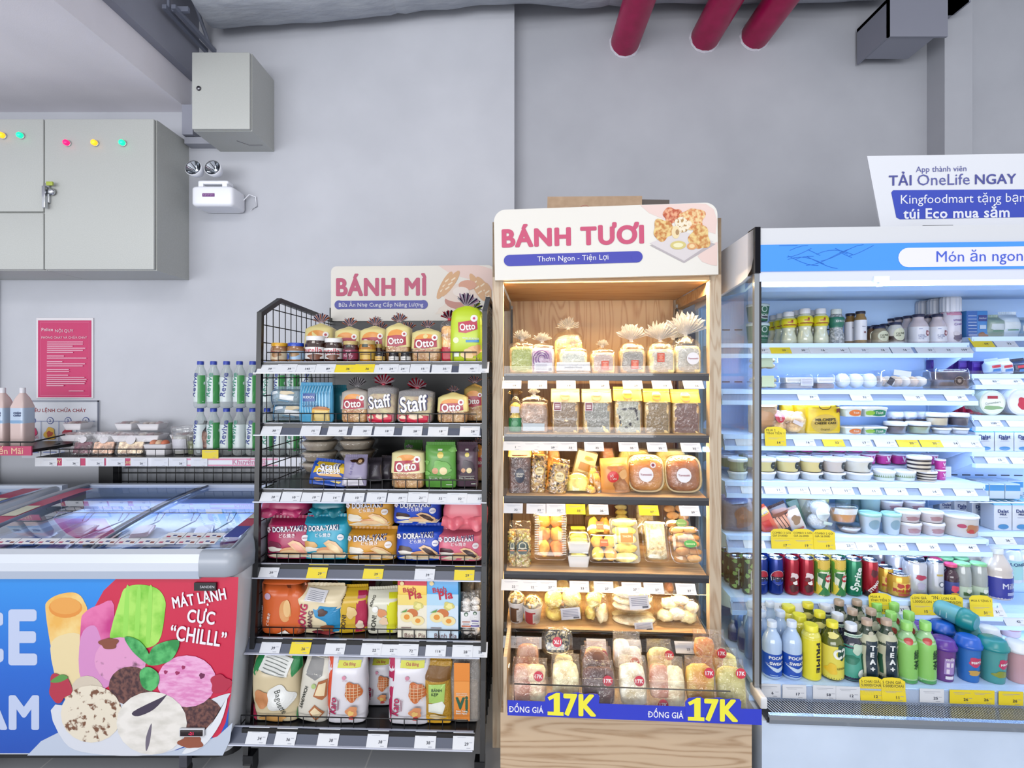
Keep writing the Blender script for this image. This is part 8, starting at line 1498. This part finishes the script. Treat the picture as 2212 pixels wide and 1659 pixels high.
for k, (x0, x1) in enumerate([(1952, 2002), (2004, 2052)]):
    for q, (yt, dz) in enumerate([(1146, 0), (1108, .052)]):
        o, w, h, d = G_(5, x0 + 3 * (1 - q), x1 + 3 * (1 - q), yt, 'dessert_tub', 'white-lidded tub of red bean dessert, %s, %s column' % (['lower', 'upper'][q], ['nearer the aqua lids', 'nearer the tart tub'][k]), 'tub', dz=dz, group='red bean dessert tubs'); tub(o, w, h if q else .05, 'd8d0d4', 'f0f2f8', [('blob', 0, .4, .3, .2, 4, 'b08890')], .86, lidh=.2)
        if q:
            x, y, z = o.location; copy_tree(o, (x - FG.s * .1, y + FG.c * .1, z + .02), o.rotation_euler[:], 'white-lidded tub of red bean dessert in the back row, %s column' % ['nearer the aqua lids', 'nearer the tart tub'][k], 'red bean dessert tubs')
o, w, h, d = G_(5, 2056, 2130, 1116, 'dessert_tub', 'large lidded tub with a tart picture at the bay end of the fifth chiller shelf', 'tub', d=.1); tub(o, w, h, 'd8d4d4', 'eceef6', [('blob', .1, .42, .24, .2, 3, 'b87c58'), ('e', -.22, .55, .1, .1, 'b03c60'), ('blob', .0, .3, .1, .1, 5, 'c04848')], .9, lidh=.1)
for k in range(3):
    o, w, h, d = G_(5, 1880 + 40 * k, 1918 + 40 * k, 1074 + 2 * k, 'dessert_tub', 'white tub in the back row, fifth chiller shelf, %s from the aqua cups' % ORD[k], 'tub', v=.52, group='red bean dessert tubs'); tub(o, w, h, 'd8dce4', 'f0f2f8', [], .86, lidh=.14)
# milk cartons in the dairy bay
mt_ = [('t', 'Dalat', 0, .60, .6, '3c4c88', 0, .10), ('t', 'MILK', 0, .50, .36, '3c4c88', 0, .10), ('r', 0, .40, .5, .01, '8890b0'), ('e', 0, .12, .3, .08, '4c90c8')]
for r, xs, yt in ((4, [(2106, 2148), (2150, 2190), (2192, 2232)], 922), (6, [], 0)):
    for k, (x0, x1) in enumerate(xs):
        o, w, h, d = G_(r, x0, x1, yt, 'milk_carton', 'white gable milk carton with blue top, %s along the fourth dairy shelf' % ORD[k], 'carton', bay2=True, group='gable top milk cartons'); milk(o, w, h, 'dce6f6', '68b0e8', mt_); rows_back(o, 'white gable milk carton in the %s line, fourth dairy shelf' % ORD[k], 1, .08, 'carton', 'milk_carton', 'gable top milk cartons')
for k, (x0, x1, yt, v) in enumerate([(2148, 2186, 1076, None), (2188, 2226, 1076, None), (2100, 2140, 1070, .52), (2062, 2098, 1070, .55), (2030, 2060, 1068, .57)]):
    o, w, h, d = G_(5, x0, x1, yt, 'milk_carton', 'milk carton with blue lettering on the fifth dairy shelf, %s' % ['front one nearer the drinks', 'front one at the frame edge', 'first of the line behind', 'second of the line behind', 'farthest of the line behind'][k], 'carton', bay2=True, v=v, group='gable top milk cartons'); milk(o, w, h, 'dce4f2', '7cc0ec', mt_)
for k in range(6):
    x0 = 2104 + 34 * (k % 3) + 6 * (k // 3); o, w, h, d = G_(5, x0, x0 + 32, 1022, 'yogurt_carton', 'low blue and white yogurt pack above the milk cartons, %s in the %s row' % (ORD[k % 3], ['front', 'back'][k // 3]), 'box', bay2=True, v=.43 + .07 * (k // 3), d=.06, dz=.13, group='blue and white yogurt packs'); carton(o, w, .06, d, 'd0e4f8', [('r', 0, .75, 1, .4, '4c9ce0')])
o = thing(FG, BAY + .2, .40, F2Z[5] + .122, 'wire_divider', 'white wire shelf carrying the low yogurt packs above the milk cartons', 'shelf'); m = MB(); [m.tube([(-.18 + .03 * q, 0, 0), (-.18 + .03 * q, .2, 0)], .002, M('e8eef8', .3), 5) for q in range(13)]; m.tube([(-.2, 0, 0), (.3, 0, 0)], .003, M('e8eef8', .3), 5); m.build('wires', o)
# --- sixth shelf: cans
pep = [('e', 0, .48, .44, .20, 'e8ecf4'), ('e', 0, .50, .41, .17, 'b01c38'), ('r', 0, .43, .84, .10, 'f0f2f8'), ('e', 0, .37, .36, .08, '1438a0'), ('t', 'PEPSI', 0, .44, .76, '141830', 0, .10, 1.3)]
redc = [('blob', 0, .52, .28, .1, 3, 'e8d8dc'), ('blob', .05, .36, .16, .07, 5, 'f4f0f0'), ('blob', 0, .2, .34, .1, 8, '4c1420'), ('blob', -.1, .44, .2, .06, 9, '6c1c28')]
sevn = [('r', 0, .84, 1, .26, 'e0c050'), ('p', [(-.5, .66), (.5, .66), (.5, .48), (-.1, .0), (-.5, .0)], 'e8ecd8'), ('p', [(-.4, .62), (.1, .62), (.1, .54), (-.12, .2), (-.28, .2), (-.1, .5), (-.4, .52)], '246c40'), ('p', [(-.5, .4), (-.5, .02), (.3, .02)], 'e8d040'), ('p', [(-.1, .28), (.5, .02), (.4, .02), (-.4, .02)], '2c7c40'), ('c', .2, .48, .24, 'c83040'), ('t', 'up', .2, .48, .32, 'f4f0f0', 8, .10)]
spr = [('t', 'Sprite', .02, .48, 1.5, 'e8f4f0', 78, .09, .95), ('r', .3, .1, .2, .1, '30a088')]
sti = [('blob', .05, .66, .26, .1, 3, '5c1424'), ('t', 'STING', 0, .3, .95, 'f4ecee', 52, .12, .9), ('p', [(-.5, .02), (.0, .02), (-.5, .2)], '30141c')]
front = [(1634, 1664, 1207, '10308c', pep, 'blue cola can, nearest the glass end'), (1666, 1698, 1207, '10308c', pep, 'blue cola can, next to the red cans'), (1702, 1732, 1208, 'a81830', redc, 'red can with white figure print, next to the blue cola'), (1734, 1765, 1208, 'a81830', redc, 'red can with white figure print, next to the lemon-lime cans'), (1767, 1800, 1209, '78b048', sevn, 'yellow and green lemon-lime can, next to the red cans'), (1804, 1834, 1209, '78b048', sevn, 'yellow and green lemon-lime can, next to the teal can'), (1836, 1870, 1211, '18805c', spr, 'teal lemon-lime can with white sideways lettering'), (1873, 1905, 1213, 'b01c30', sti, 'red energy drink can with white slanted lettering')]
for k, (x0, x1, yt, c, it, lab) in enumerate(front):
    o, w, h, d = G_(6, x0, x1, yt, 'drink_can', lab, 'can', group='slim cans on the sixth chiller shelf'); can(o, w, h, c, it)
    kinds = ['blue cola can', 'blue cola can', 'red printed can', 'red printed can', 'lemon-lime can', 'lemon-lime can', 'teal can', 'red energy can']
    rows_back(o, '%s in the column %s from the glass end' % (kinds[k], ORD[k]), 3 if k < 7 else 1, .061, 'can', 'drink_can', 'slim cans on the sixth chiller shelf', 0)
lim = [('blob', .2 * ((q * 7) % 3 - 1), .12 + .13 * q, .18, .06, q, '98c060') for q in range(7)] + [('r', .1, .4, .1, .5, 'd8d0c8')]
for k, (x0, x1) in enumerate([(1580, 1606), (1608, 1632)]):
    o, w, h, d = G_(6, x0, x1, 1205, 'drink_can', 'dark can with lime slices seen through the glass end, %s' % ['farther from the door post', 'beside the door post'][k], 'can', v=.285 + .05 * (1 - k), group='slim cans on the sixth chiller shelf'); can(o, w, h, '2c3428', lim)
    rows_back(o, 'dark lime can in the line %s the door post' % ['farther from', 'beside'][k], 3, .061, 'can', 'drink_can', 'slim cans on the sixth chiller shelf')
gb = [('r', 0, .5, .8, .3, 'f0c860'), ('t', 'Red Bull', 0, .32, .8, 'c02c34', 0, .08), ('blob', -.16, .52, .14, .1, 3, 'c03c34'), ('blob', .16, .52, .14, .1, 4, 'c03c34'), ('r', 0, .14, .5, .1, 'b84c38')]
for x0, x1, yt, v, lab in [(1907, 1938, 1228, .33, 'short gold energy drink can set back beside the red energy can'), (1931, 1978, 1244, .29, 'short wide gold energy drink can at the front')]:
    o, w, h, d = G_(6, x0, x1, yt, 'energy_can', lab, 'can', v=v, group='short gold cans'); can(o, w, h, 'e0b040', gb)
bir = [('blob', 0, .58, .26, .07, 3, 'b83c5c'), ('blob', 0, .34, .2, .1, 4, 'b8b4d0'), ('r', 0, .14, .5, .03, '8888a8')]; bi2 = [('r', 0, .66, .4, .05, 'c8b060'), ('c', .1, .4, .2, '70788c'), ('c', .1, .4, .13, 'e4e6f0')]
for x0, x1, yt, it, lab in [(1969, 2014, 1216, bir, 'white and silver can with a red shape, front of the pair'), (2015, 2048, 1217, bi2, 'white and silver can with a grey ring, front of the pair')]:
    o, w, h, d = G_(6, x0, x1, yt, 'drink_can', lab, 'can', group='white cans'); can(o, w, h, 'd8dce8', it); rows_back(o, 'white and silver can in the line %s' % ('with red shapes' if it is bir else 'with grey rings'), 3, .075, 'can', 'drink_can', 'white cans', -.02)
o, w, h, d = G_(6, 2050, 2080, 1222, 'small_bottle', 'small dark berry drink bottle with a red cap', 'bottle'); bottle(o, w, h, '3c1830', 'd84878', '3c4890', [('blob', 0, .3, .3, .1, 3, 'd84868'), ('blob', 0, .14, .3, .05, 4, 'e8c040')], lab=(.05, .5), capw=.8, caph=.08); rows_back(o, 'small dark berry drink bottle', 2, .06, 'bottle', 'small_bottle', 'small berry bottles', -.012)
for x0, x1, lab in [(2074, 2109, 'clear glass drink jar with a green lid, nearer the berry bottle'), (2110, 2144, 'clear glass drink jar with a green lid, nearer the large bottle')]:
    o, w, h, d = G_(6, x0, x1, 1221, 'glass_jar', lab, 'jar', group='green-lidded glass jars'); bottle(o, w, h, 'a8b0b0', '88c890', 'c4d8c4', [('r', 0, .16, .5, .1, '50704c'), ('blob', .1, .24, .2, .06, 3, 'e8f0e8')], lab=(.04, .36), capw=.9, caph=.06, prof=[(.9, 0), (1, .04), (1, .6), (.94, .76), (.86, .88)])
    rows_back(o, 'clear glass drink jar in the line nearer the %s' % ('berry bottle' if x0 < 2100 else 'large bottle'), 3, .066, 'jar', 'glass_jar', 'green-lidded glass jars', -.014)
o, w, h, d = G_(6, 2143, 2203, 1192, 'milk_jug', 'large ribbed milk drink bottle with a deep blue label', 'bottle', d=.09); bottle(o, w, h, 'd4ccc8', 'e4ecf4', '3038a0', [('t', 'Milk', .1, .3, .5, 'd8dcf0', 0, .04), ('r', .2, .14, .4, .06, 'a8b0d8')], lab=(.02, .46), capw=.46, caph=.1, prof=[(.92, 0), (1, .03), (1, .46), (.96, .48), (1, .52), (.95, .56), (.99, .6), (.8, .72), (.6, .82), (.48, .87)]); rows_back(o, 'large ribbed milk drink bottle', 1, .10, 'bottle', 'milk_jug', 'large ribbed bottles', -.03)
for k, (x0, x1, c, cc) in enumerate([(2176, 2222, 'a8d8d8', '3878d8'), (2206, 2250, 'dce8f0', '3878d8')]):
    o, w, h, d = G_(6, x0, x1, 1180, 'milk_jug', 'milk bottle with a broad blue cap and %s label at the frame edge' % ['aqua', 'white'][k], 'bottle', v=.46, d=.08); bottle(o, w, h, 'dce4ec', cc, c, [('t', 'LONG', .0, .5, .6, '3c5c88', 0, .08)], lab=(.1, .6), capw=.8, caph=.12, prof=[(.92, 0), (1, .03), (1, .66), (.9, .78), (.8, .85)])
# --- lowest shelf: bottles
poc = [('r', 0, .28, .9, .004, 'e8f0fc'), ('t', 'POCARI', .06, .40, .78, 'ecf2fc', 0, .11), ('t', 'SWEAT', .06, .30, .72, 'ecf2fc', 0, .11), ('q', [(-.45, .27), (0, .20), (.42, .25), (.42, .19), (0, .15)], 'c8dcf4'), ('r', -.1, .09, .4, .012, 'a8c8f0')]
def brow(x0, x1, yt, lb, kind, n, step, v=None, rz=0, **k):
    o, w, h, d = G_(7, x0, x1, yt, 'drink_bottle', lb, 'bottle', v=v, rz=rz, group='drink bottles on the lowest chiller shelf'); bottle(o, w, h, **k); rows_back(o, kind, n, step, 'bottle', 'drink_bottle', 'drink bottles on the lowest chiller shelf', -.004); return o
pm_ = M('b8d0f0', .12, 0, 0, .5)
brow(1656, 1697, 1350, 'cloudy isotonic drink bottle with deep blue label, nearer the glass end', 'isotonic drink bottle in the column nearer the glass end', 3, .078, liq='b8d0f0', capc='dce8f8', labc='1c50b8', items=poc, lab=(.06, .46), capw=.5, caph=.1)
brow(1699, 1741, 1350, 'cloudy isotonic drink bottle with deep blue label, beside the yellow bottle', 'isotonic drink bottle in the column beside the yellow bottles', 3, .078, liq='b8d0f0', capc='dce8f8', labc='1c50b8', items=poc, lab=(.06, .46), capw=.5, caph=.1)
o, w, h, d = G_(7, 1630, 1655, 1344, 'drink_bottle', 'slim ribbed clear water bottle against the glass end', 'bottle', v=.12); bottle(o, w, h, '88b0e8', 'dce8f8', None, capw=.5, caph=.1, waist=True); rows_back(o, 'slim clear water bottle against the glass end', 3, .07, 'bottle', 'drink_bottle', 'slim clear water bottles', 0)
for k, (x0, x1, yt, v) in enumerate([(1578, 1604, 1345, .32), (1600, 1626, 1348, .24)]):
    o, w, h, d = G_(7, x0, x1, yt, 'drink_bottle', 'violet-labelled clear bottle seen through the glass end, %s' % ['farther back', 'nearer the front'][k], 'bottle', v=v, group='violet-labelled bottles'); bottle(o, w, h, 'a8acc8', 'e4e8f0', '54589c', lab=(.1, .5), capw=.5, caph=.09)
brow(1742, 1782, 1357, 'bright yellow sports drink bottle with black sideways lettering', 'yellow sports drink bottle', 3, .075, liq='e8e060', capc='f0e838', labc='ece030', items=[('t', 'PRIME', .16, .44, 1.6, '1c1c20', 270, .10, .55)], lab=(.03, .80), capw=.74, caph=.11, prof=[(.9, 0), (1, .02), (1, .78), (.9, .84), (.76, .87)])
brow(1787, 1834, 1352, 'lemon tea bottle with yellow cap and green emblem', 'lemon tea bottle with yellow cap', 3, .075, liq='5c6420', capc='f0e438', labc='e8dc58', items=[('blob', .22, .52, .26, .13, 3, '1c4c38'), ('t', 'C2', .12, .50, .6, 'f4f8f0', 8, .12, 1.2), ('blob', -.2, .82, .2, .06, 4, 'f0e890'), ('blob', -.25, .22, .2, .1, 5, 'f0c838'), ('t', 'LEMON', .15, .24, .4, '6c6418', 0, .06)], lab=(.04, .62), capw=.52, caph=.10)
brow(1829, 1873, 1356, 'teal coconut drink bottle with white cap', 'teal coconut drink bottle with white cap', 3, .075, liq='24243c', capc='e4e8f0', labc='4ca490', items=[('r', 0, .84, .9, .06, 'd8ecdc'), ('t', 'WONDERFARM', .0, .84, .8, '388070', 0, .04), ('blob', .1, .6, .3, .1, 3, 'c8dcc8'), ('blob', -.15, .4, .3, .08, 4, '2c7c64'), ('c', .25, .16, .2, 'e8f0ec')], lab=(.03, .66), capw=.56, caph=.12, waist=True)
tea = [('c', 0, .80, .13, 'c8c4b0'), ('r', 0, .40, .56, .58, '142c3c'), ('t', 'T\nE\nA\n+', 0, .42, .26, 'f0f4f4', 0, .10, .9), ('r', -.42, .3, .1, .3, '2c5c44'), ('r', .42, .3, .1, .3, '2c5c44')]
for x0, x1, q in ((1864, 1908, 'nearer the teal bottle'), (1907, 1951, 'nearer the green tea')): brow(x0, x1, 1347, 'waisted oolong tea bottle with dark label and tan cap, ' + q, 'oolong tea bottle in the column ' + q, 3, .078, liq='384838', capc='c0a894', labc='40604c', items=tea, lab=(.03, .78), capw=.5, caph=.09, waist=True, lmat=MN('c4c4a8', '285044', 6, .35, 0, .5, .6))
grt = [('e', -.15, .72, .2, .06, 'c84c48'), ('t', '緑\n茶', .22, .42, .34, '1c4028', 0, .04, 1.5), ('r', 0, .04, .9, .05, '50a058')]
for x0, x1, q in ((1952, 1993, 'nearer the oolong tea'), (1993, 2034, 'nearer the purple tub')): brow(x0, x1, 1352, 'green tea bottle with lime cap and black brush characters, ' + q, 'green tea bottle in the column ' + q, 3, .075, liq='a8d8a0', capc='98dc70', labc='8ccc68', items=grt, lab=(.03, .72), capw=.56, caph=.13, rz=0)
for x0, x1, yt, c, lc, it, lab, cn in [(2034, 2088, 1392, '6c3c88', '5c2c98', [('r', .0, .5, .5, .5, 'a88cc8'), ('r', -.1, .55, .14, .14, 'e8dcf0'), ('r', .1, .55, .14, .14, 'e8dcf0'), ('r', -.1, .35, .14, .14, 'e8dcf0'), ('t', 'milk', 0, .74, .4, 'e8dcf0', 0, .08), ('r', 0, .15, .4, .1, 'e8e4f0')], 'purple snack tub with a wide domed lid', 'purple snack tub'),
      (2090, 2144, 1388, '2c70c0', '1c60c8', [('blob', .05, .62, .36, .14, 3, 'c83c68'), ('t', "M&M's", .05, .62, .5, 'f4f0f4', 6, .10), ('blob', 0, .3, .3, .08, 4, 'c8a050')], 'blue snack tub with a wide domed lid', 'blue snack tub'),
      (2140, 2202, 1392, '4c9c9c', '1c8c90', [('blob', .15, .62, .3, .14, 3, 'c83c68'), ('t', "M&M's", .15, .62, .4, 'f4f0f4', 6, .10), ('blob', 0, .3, .3, .1, 5, '8c9838')], 'teal snack tub with a wide domed lid', 'teal snack tub'),
      (2200, 2250, 1400, 'c8a0a8', 'e4e8f0', [], 'pink snack tub with a white lid at the frame edge', 'pink snack tub')]:
    o, w, h, d = G_(7, x0, x1, yt, 'snack_tub', lab, 'tub', d=.1, group='domed snack tubs'); r = w / 2
    m = MB(); m.lathe([(r * .70, 0), (r * .72, .004), (r * .88, h * .78)], P(c), n=32); m.decals(w * .8, h * .78, it); m.build('tub_body', o)
    m = MB(); m.lathe([(r * .92, h * .76), (r * 1.0, h * .77), (r * 1.0, h * .83), (r * .93, h * .85), (r * .80, h * .97), (r * .55, h), (.002, h)], M(lc, .25), n=32); m.build('domed_lid', o); rows_back(o, cn + ' in the line reaching to the back', 3, .105, 'tub', 'snack_tub', 'domed snack tubs', -.008)
o, w, h, d = G_(7, 1988, 2130, 1322, 'snack_tub', 'teal snack tub lying on its side on top of the others', 'tub', v=.20, d=.09, dz=.148)
n = 30; m = MB(); tl = P('58a8b8'); tl2 = M('1c8c90', .25)
def xl(m, prof, mt, cap=True):
    vs = [(x, r * math.cos(2 * math.pi * q / n), .047 + r * math.sin(2 * math.pi * q / n)) for x, r in prof for q in range(n)]; m.add(vs, [(i * n + q, i * n + (q + 1) % n, (i + 1) * n + (q + 1) % n, (i + 1) * n + q) for i in range(len(prof) - 1) for q in range(n)], mt, True)
    m.add(vs[:n], [tuple(range(n))], mt); m.add(vs[-n:], [tuple(range(n))], mt)
xl(m, [(-.12, .034), (-.115, .036), (.06, .042)], tl)
for q in range(6): m.tube([(-.10 + .025 * q, -.036 - .0006 * q, .03), (-.10 + .025 * q, -.039 - .0006 * q, .055)], .002, M('b8dce8', .4), 4)
m.build('tub_body', o); m = MB(); xl(m, [(.06, .044), (.065, .047), (.085, .047), (.09, .044), (.115, .038), (.12, .028)], tl2); m.build('domed_lid', o); o.rotation_euler = (0, math.radians(6), FG.a - math.radians(62)); o.scale = (.82, .82, .82)
for k, (x0, x1, yt) in enumerate([(2140, 2180, 1340), (2182, 2226, 1346)]):
    o, w, h, d = G_(7, x0, x1, yt, 'snack_tub', 'pale pink tub in the back behind the snack tubs, %s' % ['nearer the lying tub', 'at the frame edge'][k], 'tub', v=.40, d=.1, dz=0); tub(o, w, h, 'e4ccd0', 'e8ecf4', [('r', 0, .4, .8, .04, 'c87888')], .9, lidh=.1)
# ================================================================ GOODS ON THE WALL SHELVES
z0 = SZ + .0006
def L_(x0, x1, yt, v, name, label, cat, z=None, group=None, d=None, rx=0, ry=0, rz=0):
    zb = z0 if z is None else z; u, w, h = spot(W, x0, x1, yt, zb, v); d = d or w; return thing(W, u, v + d / 2, zb, name, label, cat, group, rx, ry, rz), w, h, d
wb_ = FILM('eef4f4', .28, .7, 0, .08, 'water')
proto = None
cols = [(-1.575 + .0655 * k, 2.53) for k in range(5)] + [(-1.24 + .0655 * k, 2.53) for k in range(4)]
H = .235
for k, (x, y) in enumerate(cols):
    for q in range(2):
        g = (k + q) % 3 != 0; lab = 'salted sports drink bottle, %s tier, %s from the shelf\'s open end' % (['lower', 'upper'][q], ORD[k])
        o = empty('drink_bottle', (x, y + .03, z0 + q * (H + .001)), (0, 0, .3 * (k % 3 - 1)), lab, 'bottle', 'stacked sports drink bottles')
        bottle(o, .062, H, None, '2c48b8', 'e0ecec', [('t', 'Revive', -.1, .5, 1.9, '3c4c98' if not (k % 2) else '489880', 82, .06, .8)] + ([('r', .36, .4, .3, .6, '48a058')] if g else []), lab=(.14, .66), capw=.5, caph=.075, mat=wb_, prof=[(.7, 0), (.9, .02), (1, .06), (.97, .2), (1, .3), (.94, .42), (1, .54), (.98, .66), (.8, .78), (.5, .87)])
for k, (x0, x1, v, z_, c, tilt) in enumerate([(150, 192, 2.55, 0, '5c2c3c', 1), (192, 240, 2.55, 0, 'c09880', 1), (245, 305, 2.55, 0, 'd8b498', 1)]):
    o, w, h, d = L_(x0, x1, 932, v, 'bean_cake_pack', 'clear flat pack of %s leaning on the wire guard' % ['dark plum jerky', 'brown biscuits', 'beige biscuits'][k], 'snack pack', d=.03, rx=-18, rz=4, group='clear flat packs leaning on the wire')
    m = MB(); m.rbox(-w * .42, w * .42, -.008, .01, .006, h * .55, MN(c, tuple(min(1, q * 1.3) for q in hexf(c)), 40, .6, .2), .006); m.build('snacks', o); m = MB(); m.loft([(0, w * .47, .012, 0, 0, 5), (.01, w * .5, .015, 0, 0, 5), (h * .9, w * .5, .012, 0, 0, 5), (h, w * .48, .004, 0, 0, 4)], film(), 30, amp=.003, seed=sd()); m.decals(w, h, [('c' if k < 2 else 'e', 0, .62, .17, .1, 'ece8ee')[:5] if False else ('c', 0, .62, .17, 'ece8ee')], eps=.001); m.build('pack', o)
rn = random.Random(9)
trs = [(138, 190, 2.66, 0), (196, 244, 2.64, 0), (250, 300, 2.64, 0), (306, 350, 2.62, 0), (132, 192, 2.62, 1), (205, 262, 2.64, 1), (244, 300, 2.60, 1), (290, 345, 2.60, 1), (370, 420, 2.62, 1), (140, 178, 2.68, 2), (252, 292, 2.68, 2), (300, 345, 2.66, 2)]
for k, (x0, x1, v, lv) in enumerate(trs):
    zz = z0 + .052 * lv + (.0 if lv == 0 else .01); u, w, _ = spot(W, x0, x1, 900, zz, v); h = .042
    o = thing(W, u, v + .03, zz, 'snack_tray', 'white paper tray of snacks under film, %s from the poster in the %s layer' % (ORD[[q[3] for q in trs[:k + 1]].count(lv) - 1], ['bottom', 'middle', 'top'][lv]), 'snack pack', 'white snack trays', rz=rn.uniform(-6, 6))
    m = MB(); m.loft([(0, w * .40, .04, 0, 0, 16), (h * .8, w * .5, .05, 0, 0, 16), (h * .8, w * .46, .046, 0, 0, 16), (h * .5, w * .44, .044, 0, 0, 16)], M('eceaf0', .5), 32); m.build('tray', o)
    m = MB(); [m.ball(w * (-.28 + .28 * q), 0, h * .72, w * .15, .03, h * .3, M(rn.choice(['d8c8c0', 'c0a0a0', 'e8d8c8', '8c7c78']), .6), 12, .2, seed=q) for q in range(3)]; m.build('snacks', o)
    m = MB(); m.loft([(h * .8, w * .5, .05, 0, 0, 12), (h, w * .44, .04, 0, 0, 10), (h * 1.05, w * .2, .02, 0, 0, 6)], film(), 28, amp=.003, seed=sd(), caps=(False, True)); m.build('film_cover', o)
o, w, h, d = L_(308, 358, 945, 2.54, 'snack_tray', 'open white paper tray with orange snacks just behind the wire guard', 'snack pack', d=.08); m = MB(); m.loft([(0, w * .4, d * .4, 0, 0, 16), (h * .6, w * .5, d * .5, 0, 0, 16), (h * .6, w * .46, d * .46, 0, 0, 16)], M('eceaf0', .5), 32); m.build('tray', o); m = MB(); [m.ball(w * (-.25 + .25 * q), 0, h * .62, w * .15, d * .3, h * .2, M(['e09070', 'e8c8a8', 'd87858'][q], .6), 12) for q in range(3)]; m.build('snacks', o)
for k, (x0, x1, yt, c) in enumerate([(358, 402, 922, 'd4d4d0'), (398, 420, 938, '788058')]):
    o, w, h, d = L_(x0, x1, yt, 2.55, 'snack_tub', 'clear plastic tub of %s with a flared lid' % ['pale dried fruit', 'green dried beans'][k], 'tub'); tub(o, w, h, None, 'e8ecf4', [('r', 0, .36, .7, .4, 'dcdce6')] if k == 0 else [], .78, mat=shell(), fill=M(c, .5), lidm=shell(), lidh=.2)
o, w, h, d = L_(412, 448, 916, 2.54, 'dried_meat_bag', 'clear-windowed black bag of dried meat tilted against the bottles', 'bag', d=.05, ry=16); pouch(o, w, h, d, '2c2c34', [('q', [(-.4, .1), (.3, .1), (.3, .6), (-.1, .8), (-.4, .5)], MN('5c3830', 'b08878', 40, .4, .2)), ('c', -.2, .12, .16, 'eceef2')], amp=.006)
for k, x1 in enumerate((12, 56)):
    v = 2.47; zb = 1.1006; u, w, h = spot(W, x1 - 44, x1 - 13, 838, zb, v); o = thing(W, u, v + .05, zb, 'milk_tea_jug', 'large square milk tea jug with blue label, %s' % ['mostly cut by the frame', 'at the end of the shelf'][k], 'bottle', 'milk tea jugs')
    m = MB(); m.loft([(0, w * .46, w * .46, 0, 0, 6), (.01, w * .5, w * .5, 0, 0, 6), (h * .68, w * .5, w * .5, 0, 0, 6), (h * .82, w * .34, w * .34, 0, 0, 4), (h * .92, w * .14, w * .14, 0, 0, 2)], M('e4ccc8', .25), 36); m.build('jug_body', o)
    m = MB(); m.lathe([(w * .17, h * .91), (w * .17, h * .99), (w * .15, h)], M('ecebf2', .35)); m.build('cap', o)
    m = MB(); m.loft([(h * .40, w * .503, w * .503, 0, 0, 6), (h * .66, w * .503, w * .503, 0, 0, 6)], P('c4d8f0'), 36, caps=(False, False)); m.decals(w, h, [('r', 0, .43, .9, .05, '88b0d8'), ('t', 'CHÂN\nCHÂU', .1, .56, .5, '2c4478', 0, .12)]); m.build('label', o)
finish_tags()
